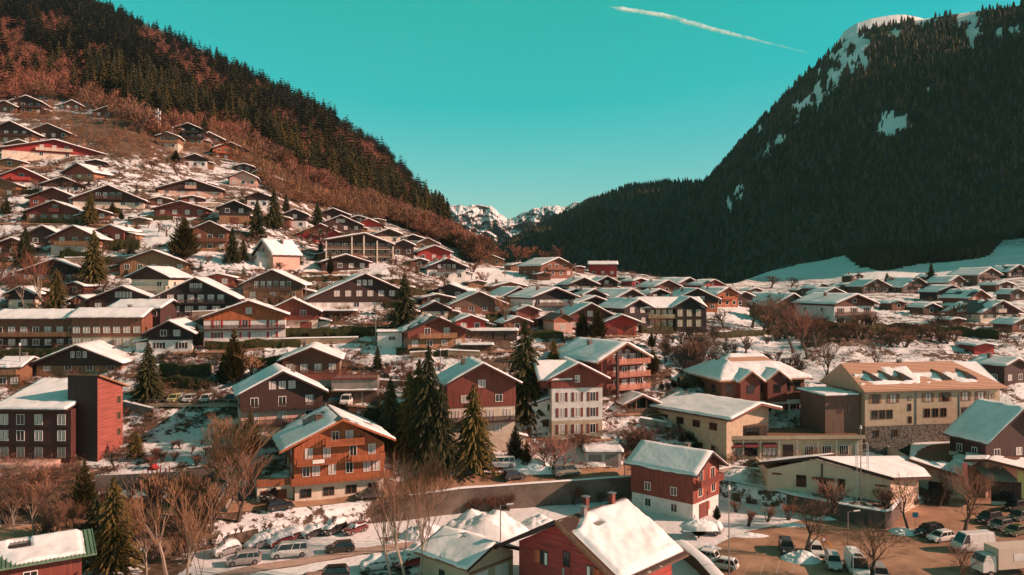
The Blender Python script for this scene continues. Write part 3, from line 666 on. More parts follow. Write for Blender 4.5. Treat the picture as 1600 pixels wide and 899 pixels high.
H(880,521,38,490,24,'or','pink',1,'small orange gabled garage house left of the pair of dark conifers',bal=0)
H(970,524,64,492,12,'red','redp',1,'red chalet with two white garage doors',garage=2,bal=0)
H(824,511,44,478,14,'rb','rb',0,'plain red brown house behind a bare tree, middle village',bal=0)
H(808,520,50,495,18,'br','rb',0,'low brown house above the flat snowy garages')
H(855,509,40,494,20,'dk','dk',0,'very low dark shed with snowy roof beside the orange gabled garage house',chim=0,name='shed',cat='shed')
H(996,510,56,468,26,'blk','grey',0,'grey black barn with bluish snow roof left of the cream windowed inn',bal=0,L=1.4)
H(985,480,66,452,24,'dk','tan',0,'dark house under a long unbroken snow roof near the crest',L=1.5)
H(1042,459,54,438,22,'br','br',0,'brown chalet with bluish roof on the crest right of centre',L=1.2)
H(1000,449,34,435,26,'red','red',0,'small red chalet with snowy roof on the crest')
H(1075,453,46,434,28,'dk','tan',0,'snow roofed chalet on the crest with two chimneys',L=1.5)
H(1114,460,46,437,26,'red','tan',0,'reddish chalet at the right end of the crest group',L=1.2)
H(1088,487,78,451,6,'blk','or',1,'broad black gabled chalet with an orange ground floor behind the inn',bal=(1,))
H(1136,480,50,449,26,'or','tan',0,'orange brown chalet with sunlit roof left of the bare tree thicket',bal=(1,),L=1.3)
H(1163,480,38,456,18,'dk','dk',0,'small dark chalet partly behind the bare thicket')
H(1237,505,76,459,16,'tan','tan',0,'tall tan chalet seen through bare trees',bal=(1,))
H(1335,508,86,460,18,'br','white',2,'white farmhouse with brown gable on the snowy terrace at right',wins=(3,3,1),bal=(1,),balm='grb',L=1.3,sh=wood(BR),cur=0.1)
H(1281,500,46,480,20,'blk','dk',0,'small dark shed with bluish snow leaning by the white farmhouse',name='shed',cat='shed',chim=0)
H(1368,458,50,436,10,'grb','grb',0,'long grey brown barn at the foot of the shaded snow slope',L=0.9,cur=0)
H(1285,461,36,444,16,'grb','grb',0,'grey barn at the foot of the snow slope, left of the white farmhouse roof',chim=0)
H(1302,470,44,450,14,'grb','grb',0,'grey brown shed peeping over the white farmhouse roof',chim=0)
H(1322,458,32,444,8,'grb','grb',0,'small dark barn by the snow slope between two barns',chim=0)
H(1431,458,60,434,18,'grb','grb',0,'grey brown double gabled house under the tall bare conifer')
H(1485,470,48,446,4,'blk','blk',0,'dark chalet with a single row of pale windows in the right village',bal=0,cur=1.0,wins=(5,))
H(1494,450,44,431,22,'grb','grb',0,'grey brown chalet behind the dark one with pale windows')
H(1528,488,52,453,24,'rb','white',1,'white chalet with reddish gable and sunlit roof near the right edge',bal=(1,),balm='white')
H(1562,502,78,470,14,'dk','cream',1,'wide cream chalet with dark low roof at the right edge of the village',bal=(1,),balm='cream',wins=(4,3))
H(1545,444,58,419,24,'grb','grb',0,'brown chalet with bright roof on the rise near the right edge')
H(1590,434,44,414,16,'dk','dk',0,'dark chalet cut by the right edge of the photo, uppermost there')
H(1538,554,36,536,6,'redp','redp',0,'small brick red hut in the snow below the right village',chim=0,name='hut',cat='hut',bal=0)
H(1495,510,28,497,10,'br','br',0,'tiny brown shed among hedges in the right village',chim=0,name='shed',cat='shed')
H(1404,485,30,470,16,'br','tan',0,'small snow roofed shed right of the white farmhouse',chim=0,name='shed',cat='shed')
H(1200,478,44,458,20,'br','br',0,'brown chalet with lumpy snow roof behind the bare thicket')
H(1590,470,30,452,10,'grb','grb',0,'small grey barn by the right edge above the wide cream chalet',chim=0)
H(1455,492,34,474,12,'grb','grb',0,'dim grey brown cottage behind the round hedge in the right village',chim=0)
H(1586,600,60,560,24,'dk','dk',0,'dark house with a smooth snow roof at the right edge over the long hotel',bal=0)
# houses small in the picture that fill the rows
for a in ((30,236,30,219,'br','small brown house squeezed below the left edge chalet'),(4,308,34,280,'tan','tan house cut by the left edge of the photo beside the white and red one'),(150,262,22,250,'dk','tiny dark shed at the end of the low stepped chalet'),
          (15,262,34,248,'tan','low tan house above the white house with red upper storey'),(325,300,24,286,'br','small brown shed at the right end of the snowy terrace'),(250,322,30,308,'br','small brown shed above the wide red brown chalet'),
          (218,352,24,340,'grb','tiny grey shed alone in the white snow field'),(20,400,46,372,'br','brown chalet cut by the left edge, left of the dark conifer'),(440,352,26,338,'br','tiny brown shed left of the lone white house'),
          (60,470,30,452,'rb','small dark red shed between the birch and the black chalet'),(560,350,30,337,'dk','small dark cabin right of the white windowed chalet'),(590,352,26,342,'tan','tiny tan cabin behind the small red chalet'),
          (655,420,30,404,'br','small brown cabin below the vivid red chalet'),(745,450,30,438,'tan','tiny tan cottage at the edge of the bare orchard'),(632,462,32,446,'br','small brown cabin left of the black chalet with orange patched roof'),
          (850,438,26,426,'br','small brown hut left of the crest chalet under the round tree'),(905,426,20,416,'br','tiny brown hut left of the red eaved house on the crest'),(985,442,22,432,'tan','tiny tan hut on the crest'),
          (1030,470,40,452,'dk','dark house tucked behind the long snow roof'),(1180,462,28,450,'br','small brown hut right of the crest group'),(1225,470,34,456,'grb','grey hut behind the tall tan chalet'),
          (1410,448,26,436,'grb','small grey barn left of the double gabled house'),(1460,440,26,428,'grb','small grey barn high in the right village'),(1515,462,28,450,'br','small brown hut left of the reddish gabled chalet'),
          (1570,455,36,440,'br','brown chalet between the bright roofed one and the cream one'),(560,412,26,400,'br','tiny brown shed at the right end of the dark chalet under the block'),(1596,520,40,498,'br','brown house cut by the right edge below the wide cream chalet'),
          (775,478,30,464,'rb','small maroon cabin between two broad snow roofs'),(900,468,34,452,'dk','small dark house peeping between snow roofs, middle village'),(1060,472,36,458,'br','small brown house behind the inn roof'),
          (640,500,30,484,'rb','small maroon cabin right under the big spruce top'),(510,408,30,394,'br','small brown chalet beside the slim dark cypress'),(1340,438,26,428,'grb','tiny grey barn out on the shaded snow slope foot'),
          (1255,462,26,450,'grb','tiny grey barn at the left foot of the shaded snow slope'),(1512,436,24,426,'grb','tiny grey barn left of the bright roofed chalet'),(1470,458,28,446,'grb','small grey cottage left of the dark chalet with pale windows'),
          (300,320,30,306,'rb','small maroon shed right behind the wide red brown chalet'),(150,345,34,326,'br','small brown cottage between the maroon chalet and the round green bush')):
    H(a[0],a[1],a[2],a[3],rnd.uniform(8,26),a[4],'tan',0,a[5],bal=0)
# ------------------------------------------------------------------ buildings with a shape of their own
def wrow(parent, xs, z, w, h, y=0.0, fm=None, pm=None, sm=None, full=True, rz=0.0, mull=1):
    for i, x in enumerate(xs): window(parent, x, y, z, w, h, rz, fm, pm if pm else (curtain() if (i*7+int(z*3)) % 3 else glass()), sm, full, mull)
def lin(a, b, n): return [a+(b-a)*(i+0.5)/n for i in range(n)]
def slab(parent, name, m, *box_): return MB().box(*box_).build(name, m, parent)
# --- big flat block of balconies with white columns, middle of the left slope
c = P(562, 410); s = c.y/F
t = thing('apartment_block', 'long flat block with three rows of dark balconies between cream columns', 'apartment block', c, rad(14))
W = 102*s; xa, xb = -W/2, W/2
MB().prism([(xa,-4),(xb,-4),(xb,5.4),(1.5,8.6),(xa,6.6)], 0.0, 13).build('wall', UPM['dk'], t)
b = MB(); b.prism([(xa-0.8,6.45),(1.5,8.7),(1.5,9.0),(xa-0.8,6.75)], -2.2, 14); b.prism([(1.5,8.7),(xb+0.8,5.2),(xb+0.8,5.5),(1.5,9.0)], -2.2, 14); rf_ = b.build('roof', RM['d'], t)
snow_sheet(rf_, lambda X, Y: np.where(X < 1.5, 6.75+(X-xa+0.8)*(2.25/(1.5-xa+0.8)), 9.0-(X-1.5)*(3.5/(xb+0.8-1.5))), xa-0.7, xb+0.7, -2.1, 13.9, None, 0.3, (20, 10))
for i, x in enumerate([xa, xa+W*0.38, xa+W*0.56, xa+W*0.76, xb]): slab(t, 'column', UPM['cream'], x-0.22, x+0.22, -1.8, -1.4, -4, [6.4, 8.0, 8.3, 6.7, 5.0][i])
for k in range(3):
    z = -0.6+k*2.3
    o = slab(t, 'balcony', UPM['cream'], xa, xb, -1.6, 0, z-0.15, z); MB().box(xa+0.1, xb-0.1, -1.58, -1.5, z+0.85, z+1.0).box(xa+0.1, xb-0.1, -1.57, -1.53, z+0.1, z+0.7).build('railing', UPM['grb'], o)
    wrow(t, lin(xa, xb, 9), z+0.3, 1.4, 1.4, pm=glass(), full=False)
chimney(t, -2, 6, 8.3)
# --- white gable fronted house with steep roof and its pointed porch
c = P(412, 413); s = c.y/F
t = thing('steep_roofed_house', 'steep roofed white and brick red house with a pointed porch gable', 'house', c, rad(-38))
MB().prism([(-4.5,-3),(4.5,-3),(4.5,2.6),(0,6.6),(-4.5,2.6)], 0, 9).build('wall', UPM['pink'], t)
r_ = gable_roof(t, -5.2, 5.2, 7.1, 41, -0.8, 9.6, RM['d'], UPM['white'], snow=1)
wrow(t, [-1.8, 1.8], 0.6, 1.0, 1.2, fm=PW); window(t, 0, 0, 3.4, 1.0, 1.4)
p_ = MB().prism([(-1.6,-3),(1.6,-3),(1.6,1.8),(0,3.6),(-1.6,1.8)], -2.4, -0.01).build('porch', UPM['white'], t)
chimney(t, 1.5, 5, 5.8)
# --- long terrace row at left, eaves towards us: three units
def eaves_house(x0, x1, yb, ytop, r, up, lo, lab, name='house', cat='house', depth=10, hl=0.0, pitch=18, rf='d', rows=(1,), nw=6, snow=1.0, wcol=None, oh=0.8, chim=1, bal=None, group=None, base=None, holes=0.0, cur=None):
    xm = (x0+x1)/2; c = base or P(xm, yb); s = c.y/F; W = (x1-x0)*s/max(0.5, math.cos(rad(r)-math.atan((xm-CX)/F))); Hh = (yb-ytop)*s
    t = thing(name, lab, cat, c, rad(r), group); tp = math.tan(rad(pitch)); he = Hh-(depth/2)*tp*0.85
    he = max(2.3, he)
    if hl: MB().box(-W/2+0.1, W/2-0.1, 0.1, depth-0.1, -4, hl).build('ground_floor', UPM[lo], t)
    # gable ends at +-x: prism extruded along x
    b = MB(); pr = [(0,hl if hl else -4),(depth,hl if hl else -4),(depth,he),(depth/2,he+depth/2*tp),(0,he)]
    n = 5; b.add([(-W/2, y, z) for y, z in pr]+[(W/2, y, z) for y, z in pr], [tuple(range(n-1,-1,-1)), tuple(range(n,2*n))]+[(i,(i+1)%n,(i+1)%n+n,i+n) for i in range(n)])
    b.build('upper_wall' if hl else 'wall', UPM[up], t)
    R = put('roof', None, t); bpy.data.objects.remove(R)
    zr = he+depth/2*tp+0.24
    rr = gable_roof(t, -depth/2-oh, depth/2+oh, zr, pitch, -W/2-oh, W/2+oh, RM[rf], UPM['dk'], snow=snow, n=(15, 24), holes=holes)
    rr.rotation_euler = (0, 0, rad(90)); rr.location = (0, depth/2, 0)
    for i in rows:
        z = i*2.7+0.8
        for q, x in enumerate(lin(-W/2, W/2, nw)):
            window(t, x, 0 if z >= hl-0.4 else 0.1, z, min(1.3, W/nw*0.55), 1.2, 0, wcol or PW, cur or (curtain() if q % 3 else glass()), None, False, 1)
    if bal is not None: balcony(t, -W/2, W/2, 0, bal*2.7+0.1, UPM[up], 1.3, rail=UPM['tan'])
    if chim: chimney(t, W*0.2, depth*0.55, zr-0.3, 1.0, 0.7)
    return t
GT = 'units of the long terrace row at left'
eaves_house(4,108,545,489,4,'br','dk','red brown terrace unit with long snowy roof at the far left edge',hl=2.6,rows=(0,1),nw=7,bal=1,group=GT,depth=9)
eaves_house(121,212,545,487,4,'br','beige','red brown terrace unit with three chimneys, right of the narrow dark gap',hl=2.6,rows=(0,1),nw=7,bal=None,group=GT,depth=9,cur=curtain())
eaves_house(174,250,518,473,-6,'dk','dk','red brown house with smooth snow roof rising behind the terrace row',rows=(1,),nw=4,group=GT,depth=9)
eaves_house(921,963,431,410,-4,'red','rb','small house with red wall and long snow roof alone on the crest','house','house',rows=(0,),nw=3,depth=7)
eaves_house(0,27,606,565,4,'tan','cream','tan house with balcony cut by the left edge above the timber hall',rows=(0,1),nw=2,depth=8,bal=1)
# --- inn with cream windows, long eaves front and a dark cross gable
c = P(1055, 517); s = c.y/F
t = thing('inn', 'dark inn with rows of cream framed windows and a bright snow roof', 'inn', c, rad(8))
YF = plain((0.62, 0.52, 0.24), 0.7, 0.1, name='yellow_paint')
MB().box(-7.6, 8.6, 0, 10, -4, 6.2).build('wall', UPM['blk'], t)
rr = gable_roof(t, -5.8, 5.8, 8.6, 24, -8.6, 9.4, RM['d'], UPM['dk'], n=(15, 26)); rr.rotation_euler = (0, 0, rad(90)); rr.location = (0, 5, 0)
g = MB().prism([(-0.2,-4),(7.2,-4),(7.2,6.1),(3.5,8.6),(-0.2,6.1)], -1.0, 6).build('gable_wing', UPM['blk'], t)
rr = gable_roof(t, -4.6, 4.6, 8.9, 30, -1.8, 6, RM['d'], UPM['dk']); rr.location = (3.5, 0, 0)
wrow(t, [-6.4, -4.7, -3.0, -1.3], 3.9, 1.0, 1.5, fm=YF, pm=curtain()); wrow(t, [-6.4, -4.7, -3.0, -1.3], 1.2, 1.0, 1.5, fm=YF, pm=curtain())
wrow(t, [1.0, 3.5, 6.0], 3.9, 1.1, 1.5, -1.0, YF, curtain()); wrow(t, [1.0, 3.5, 6.0], 1.2, 1.2, 1.5, -1.0, YF, curtain())
balcony(t, -7.4, -0.4, 0, 3.4, UPM['tan'], 1.0, rail=plain((0.5,0.45,0.28)))
chimney(t, -5, 6, 8.3); chimney(t, 1, 6, 8.3)
# --- orange brown chalet beside the road (the largest one left of centre)
c = P(533, 779); s = c.y/F
t = thing('large_chalet', 'large orange brown chalet with three tiers of balconies beside the main road', 'chalet', c, rad(22))
k = 1/math.cos(rad(22)-math.atan((536-CX)/F))
Wf = 144*s*k; Ht = 127*s; hx = Wf/2
MB().prism([(-hx+1.6,3.0),(hx-1.9,3.0),(hx-1.9,Ht-4.6),(0.2,Ht-0.35),(-hx+1.6,Ht-4.4)], 0, 13).build('upper_wall', UPM['or'], t)
MB().box(-hx+1.7, hx-2.0, 0.1, 12.9, -2, 2.99).build('ground_floor', UPM['cream'], t)
r_ = gable_roof(t, -hx-0.8, hx-0.4, Ht, 24.5, -1.9, 14, RM['g'], UPM['or'], snow_l=0.45, snow_r=0.8, holes=0.36, sth=0.22)
wl_, wr_ = -hx+1.6, hx-1.9
wrow(t, lin(wl_, wr_, 4), 0.7, 1.6, 1.2, 0.1, fm=UPM['br'], pm=glass())
wrow(t, [wl_+1.8, wl_+3.3, wl_+5.8, wr_-5.6, wr_-2.8, wr_-1.3], 4.0, 1.0, 1.5, sm=UPM['or'], full=False)
wrow(t, [wl_+2.2, wl_+5.0, wr_-5.0, wr_-2.0], 6.6, 1.0, 1.5, full=False); wrow(t, [-0.9, 1.3], 9.2, 1.0, 1.4, full=False)
balcony(t, wl_-0.6, wr_+0.6, 0, 3.1, UPM['or'], 1.4); balcony(t, wl_+0.2, -0.9, 0, 6.0, UPM['or'], 1.4); balcony(t, 1.4, wr_-0.1, 0, 6.0, UPM['or'], 1.4); balcony(t, -2.6, 3.4, 0, 8.7, UPM['or'], 1.4)
MB().box(wl_+2.6, wl_+4.4, -1.46, -1.41, 6.15, 6.75).build('sign_board', PW, t)
for z in (4.0, 6.7): window(t, wl_, 4, z, 1.2, 1.2, rad(-90)); window(t, wl_, 8.5, z, 1.2, 1.2, rad(-90))
chimney(t, -2.6, 6, Ht-1.2, 0.7, 1.1, UPM['grb']); chimney(t, -4.6, 8, Ht-2.1, 0.6, 0.7, METAL)
ga = put('garage_wing', MB().box(wl_-5.4, wl_-0.01, 1.0, 9, -2, 2.7).mesh('garage_wing', [UPM['cream']]), t)
MB().box(wl_-4.9, wl_-1.0, 0.93, 0.999, -0.4, 2.1).build('garage_door', UPM['rb'], ga)
balcony(t, wl_-5.5, wl_-0.62, 1.0, 2.95, UPM['or'], 0.3)
# --- concrete terrace above three garages
c = P(553, 630); t = thing('garage_terrace', 'concrete terrace with a timber rail over three brown garage doors', 'garage', c, rad(6))
MB().box(-4.3, 4.5, 0, 7, -2, 4.6).build('wall', CONC, t); MB().box(-4.4, 4.6, -1.0, -0.01, 2.45, 2.62).build('canopy', UPM['tan'], t)
snow_sheet(t, lambda X, Y: X*0+2.62, -4.3, 4.5, -0.95, -0.1, None, 0.18, (14, 4))
for x in (-2.9, 0.1, 3.1): slab(t, 'garage_door', UPM['grb'], x-1.3, x+1.3, -0.06, -0.001, -0.2, 2.2)
balcony(t, -9.5, 4.5, 0.2, 4.75, UPM['rb'], 0.5)
# --- cream house with three rows of shuttered windows
c = P(902, 681); s = c.y/F
t = thing('shuttered_house', 'tall pink white house with three rows of shuttered windows and maroon gable', 'house', c, rad(10))
hx = 4.9
MB().box(-hx, hx, 0, 9, 2.9, 9.0).build('upper_wall', UPM['white'], t); MB().box(-hx+0.02, hx-0.02, 0.02, 8.98, -3, 2.89).build('ground_floor', UPM['beige'], t)
MB().prism([(-hx-0.15,9.01),(hx+0.15,9.01),(hx+0.15,11.0),(0,13.3),(-hx-0.15,11.0)], -0.1, 9.1).build('gable', UPM['rb'], t)
gable_roof(t, -6.2, 6.2, 13.75, 27, -1.4, 9.8, RM['d'], UPM['rb'])
rr = gable_roof(t, -5.2, 5.2, 13.5, 30, -7.6, 0, RM['d'], UPM['rb']); rr.rotation_euler = (0, 0, rad(-90)); rr.location = (0, 5.0, 0); 
MB().prism([(-4.4,9.01),(4.4,9.01),(4.4,10.4),(0,12.9),(-4.4,10.4)], 0, 2.0).build('side_gable', UPM['rb'], t, (-6.9, 5.0, 0), rad(-90))
for z, h in ((0.5, 1.6), (3.6, 1.5), (6.5, 1.5)): wrow(t, [-3.0, 0, 3.0], z, 1.0, h, 0 if z > 2 else 0.02, sm=UPM['rb'])
window(t, 0, -0.1, 10.1, 0.9, 1.1, 0, PW, curtain()); chimney(t, -1.5, 6, 12.6)
# the lower white wing at its left
c = P(856, 676); t = thing('white_annex', 'low white annex with lean to roof against the tall shuttered house', 'annex', c, rad(10))
MB().prism([(-3.0,-3),(2.6,-3),(2.6,7.0),(-3.0,5.4)], 0, 7).build('wall', UPM['white'], t)
b = MB().prism([(-3.8,5.2),(2.6,7.1),(2.6,7.35),(-3.8,5.45)], -0.7, 7.6).build('roof', RM['d'], t)
snow_sheet(b, lambda X, Y: 5.45+(X+3.8)*0.297, -3.7, 2.5, -0.6, 7.5, None, 0.2)
window(t, 0.4, 0, 4.1, 1.0, 1.1, sm=None); window(t, -0.4, 0, 1.2, 1.0, 1.2, 0, UPM['rb'], glass()); window(t, -3.0, 3.5, 2.5, 1.0, 1.2, rad(-90))
# --- hotel with salmon balconies
c = P(972, 614); s = c.y/F
t = thing('balcony_hotel', 'brown hotel with three stacked salmon pink balconies and broad snow roof', 'hotel', c, rad(30))
SAL = wood((0.55, 0.20, 0.13))
MB().prism([(-5.2,-3),(5.6,-3),(5.6,6.9),(0,9.9),(-5.2,7.1)], 0, 15).build('wall', UPM['rb'], t)
gable_roof(t, -7.6, 6.8, 10.4, 26, -1.8, 15.8, RM['g'], UPM['tan'], sth=0.35)
for z in (0.9, 3.5, 6.1):
    balcony(t, -2.5, 6.2, 0, z, SAL, 1.7, h=1.0); wrow(t, [-1.5, 0.6, 2.7, 4.7], z+0.2, 1.1, 1.6, full=False)
window(t, -0.6, 0, 7.9, 0.8, 0.9); window(t, 1.4, 0, 7.9, 0.8, 0.9); slab(t, 'pier', UPM['dk'], -2.6, -2.1, -1.75, -1.3, -3, 8.2)
chimney(t, -2.5, 8, 9.0); chimney(t, 2.0, 11, 9.2)
# --- tower of brick red boards with a slanted top, and the timber hall it is joined to
c = P(152, 722)
t = thing('stair_tower', 'tall windowed tower of brick red boards, shade painted dark on its left side', 'tower', c, rad(77))
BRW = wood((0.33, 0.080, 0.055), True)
def boxy(parent, name, m, x0, x1, y0, y1, z0, ztop):      # four top heights: front left, front right, back right, back left
    return MB().add([(x0,y0,z0),(x1,y0,z0),(x1,y1,z0),(x0,y1,z0),(x0,y0,ztop[0]),(x1,y0,ztop[1]),(x1,y1,ztop[2]),(x0,y1,ztop[3])],
                     [(0,3,2,1),(4,5,6,7),(0,1,5,4),(1,2,6,5),(2,3,7,6),(3,0,4,7)]).build(name, m, parent)
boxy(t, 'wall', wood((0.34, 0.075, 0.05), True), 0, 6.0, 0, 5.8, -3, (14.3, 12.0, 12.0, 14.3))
boxy(t, 'shade_tinted_cladding', UPM['dk'], -0.08, -0.005, -0.08, 5.8, -3, (14.4, 14.4, 14.4, 14.4))  # darker boards put the shade of this face into the colour
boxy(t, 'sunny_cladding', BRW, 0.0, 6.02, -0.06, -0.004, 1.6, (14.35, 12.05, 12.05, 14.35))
b = MB().add([(-0.3,-0.7,14.55),(7.0,-0.7,11.75),(7.0,6.4,11.75),(-0.3,6.4,14.55),(-0.3,-0.7,14.8),(7.0,-0.7,12.0),(7.0,6.4,12.0),(-0.3,6.4,14.8)], [(0,3,2,1),(4,5,6,7),(0,1,5,4),(1,2,6,5),(2,3,7,6),(3,0,4,7)]).build('roof', UPM['tan'], t)
for z in (3.6, 6.4, 9.2): window(t, 5.0, -0.06, z, 0.9, 1.3, 0, UPM['tan'], glass())
for z in (3.6, 6.2, 9.0): window(t, -0.08, 4.6, z, 1.1, 1.4, rad(-90), UPM['dk'], glass())
# --- dark timber hall with a teal shaded snow roof
t = thing('timber_hall', 'long dark timber building with a smooth shaded snow roof joined to the tower', 'building', P(54, 722), rad(-2))
s = t.location.y/F; hx = 58*s
MB().box(-hx, hx, 0, 12, -3, 8.8).build('wall', wood((0.085, 0.020, 0.014)), t)
b = MB(); pr = [(-1.2,8.75),(13,11.9),(13,12.15),(-1.2,9.0)]
b.add([(-hx-0.8,y,z) for y,z in pr]+[(hx,y,z) for y,z in pr], [(3,2,1,0),(4,5,6,7)]+[(i,i+4,(i+1)%4+4,(i+1)%4) for i in range(4)]); r_ = b.build('roof', RM['d'], t)
snow_sheet(r_, lambda X, Y: 9.0+(Y+1.2)*(3.15/14.2), -hx-0.7, hx-0.1, -1.15, 12.9, lambda X, Y: 1-1.0*((abs(X-3.2) < 0.8)*(abs(Y-9) < 1.1)), 0.35, (30, 16))
for x in (2.6, 4.8): MB().box(x-0.75, x+0.75, 8.0, 9.6, 11.0, 11.75).build('skylight', METAL, t)
for z, pm in ((0.8, PW), (3.6, None), (6.3, None)):
    for i, x in enumerate([-5.2, -3.0 + 0.6, 1.6-0.9, 4.6]):
        window(t, x, 0, z, 1.3, 1.5, 0, PW if z > 1 else UPM['grey'], curtain() if z > 1 and i != 1 else (UPM['grey'] if z < 1 else glass()), None, False, 1)
for z in (3.0, 5.8): MB().box(-hx, hx, -0.12, -0.003, z, z+0.18).build('ledge', UPM['dk'], t)
t.location.z += 0
# --- pale curved building below it
c = PZ(40, 772, -34.6); t = thing('pale_annex', 'low pale curved building with a teal door, below the timber hall', 'building', c, rad(12))
b = MB(); pts = [(-6.0, 1.2), (-3, 0.4), (0, 0), (2.5, 0.25), (4.3, 0.9)]
b.extr(pts+[(4.3, 7), (-6, 7)], -2, 3.4); b.build('wall', plain((0.50, 0.40, 0.30)), t)
b = MB(); b.extr([(x, y-0.25) for x, y in pts]+[(4.5, 7.2), (-6.2, 7.2)], 3.41, 4.9); b.build('parapet', UPM['pink'], t)
MB().box(-3.6, -2.4, 0.2, 0.5, 0, 2.3).build('door', plain((0.02, 0.20, 0.19), 0.5, 0.1), t)
for x in (-0.8, 0.9, 2.4): window(t, x, 0.02 if x < 1 else 0.22, 0.9, 0.9, 0.8, 0, UPM['beige'], glass(), None, False)
# --- chalet with teal shaded roof, above the left edge of the car park
t = chalet(1104,806,84,705,48,'rb','white',1,'red brown chalet with smooth shaded snow roof, orange shutters and scalloped balcony',L=1.3,pitch=30,base=PZ(1104,806,-38),bal=(2,),wins=(1,2,2,0),sh=wood((0.55,0.10,0.04)),cur=0.0,deep=1.5,sth=0.25)
MB().box(-2.2, 0.6, -0.02, 0.1, 0, 2.3).build('door', UPM['rb'], t)
# --- dark red chalet at the bottom of the photograph
REDB = wood((0.36, 0.045, 0.035), True)
c = PD(881, 809, 92); c.z = -38
t = thing('red_chalet', 'dark red board chalet with orange shutters and thick roof snow at the bottom edge', 'chalet', c, rad(-44))
MB().prism([(-7.2,-1),(7.6,-1),(7.6,5.9),(0,9.9),(-7.2,6.1)], 0, 11).build('wall', REDB, t)
tp = math.tan(rad(28))
b = MB(); b.prism([(-9.8,10.45-9.8*tp-0.22),(0,10.23),(0,10.45),(-9.8,10.45-9.8*tp)], -1.6, 12); b.prism([(0,10.23),(9.4,10.45-9.4*tp-0.22),(9.4,10.45-9.4*tp),(0,10.45)], -1.6, 12)
for i in range(56):
    y = -1.55+i*0.245; b.prism([(0.1,10.45-0.1*tp),(9.42,10.45-9.42*tp),(9.42,10.53-9.42*tp),(0.1,10.53-0.1*tp)], y, y+0.09)
r_ = b.build('roof', roof_mat((0.16,0.085,0.06)), t)
def cov_(X, Y):
    e = np.where(X > 0, 1.0, 0.35); e = e*np.clip((X-0.2-1.6*np.clip(3.2-Y, 0, 3)/3)*1.4, 0, 1)*np.clip((8.9-X)*1.8, 0, 1)*np.clip((Y+0.9)*2, 0, 1)*np.clip((11.8-Y)*3, 0, 1)
    return e*(1-0.9*((abs(X-2.2) < 0.5)*(abs(Y-3.4) < 0.9)))
snow_sheet(r_, lambda X, Y: 10.5-abs(X)*tp, 0.15, 9.3, -1.3, 11.9, cov_, 0.55, (46, 50))
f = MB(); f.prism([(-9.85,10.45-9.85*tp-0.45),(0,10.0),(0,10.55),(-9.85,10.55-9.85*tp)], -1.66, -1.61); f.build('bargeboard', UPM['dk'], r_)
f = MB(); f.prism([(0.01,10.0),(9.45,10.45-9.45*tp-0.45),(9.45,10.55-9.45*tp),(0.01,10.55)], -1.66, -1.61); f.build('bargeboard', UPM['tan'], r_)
MB().box(2.0, 2.5, 3.0, 4.3, 9.42, 9.6).build('roof_hatch', METAL, t)
for x in (-3.1, 4.0):
    w_ = window(t, x, 0, 4.2, 1.1, 1.5, 0, UPM['rb'], glass()); sx = -0.95 if x < 0 else 0.95
    put('shutter', MB().box(-0.45, 0.45, -0.07, 0, 0, 1.5).mesh('shutter', wood((0.62, 0.13, 0.05))), w_, (sx-0.1, -0.005, 0)); put('curtain', pane_mesh(0.4, 1.4, PW), w_, (-sx*0.35, -0.02, 0.05))
window(t, 0.4, 0, 4.9, 0.9, 1.6, 0, UPM['dk'], glass()); window(t, -3.4, 0, 1.0, 1.2, 1.3); window(t, 3.4, 0, 1.0, 1.2, 1.3)
for x in (-6.6, -5.3, 1.1, 5.8): MB().box(x-0.09, x+0.09, -0.05, -0.002, 0, 8.0 if x == 1.1 else 5.2).build('post', wood((0.45,0.07,0.05)), t)
MB().box(-0.2, 0.2, -0.09, -0.052, 0, 4.6).build('downpipe', METAL, t)
chimney(t, -1.2, 5.6, 9.8, 1.6, 0.6, UPM['rb']); ch = chimney(t, 0.9, 2.6, 9.9, 1.3, 0.55, METAL); chimney(t, 0.6, 8.5, 10.2, 1.4, 0.6, UPM['rb'])
for x in (3.0, 8.0): window(t, 7.6, x, 1.5, 1.1, 1.4, rad(90), PW, glass())
# --- grey shed beside it
c = PZ(760, 925, -38); c = PD(768, 845, 98); c.z = -38
t = thing('grey_shed', 'grey plastered garage with snow laden roof and pale double doors at the bottom edge', 'garage', c, rad(48))
MB().prism([(-4.2,-1),(4.0,-1),(4.0,3.6),(0,5.2),(-4.2,3.6)], 0, 8.2).build('wall', UPM['beige'], t)
gable_roof(t, -5.0, 4.8, 5.55, 21, -0.7, 8.9, RM['t'], UPM['dk'], sth=0.28, n=(24, 22), holes=0.25)
for x in (-1.9, 1.9): MB().box(x-1.2, x+1.2, -0.06, -0.002, 0, 2.4).build('door', UPM['white'], t)
MB().box(-4.0, 3.8, -0.2, -0.01, 2.6, 2.85).build('lintel', UPM['tan'], t); window(t, -4.2, 4.5, 1.3, 0.9, 0.9, rad(-90), UPM['dk'], glass())
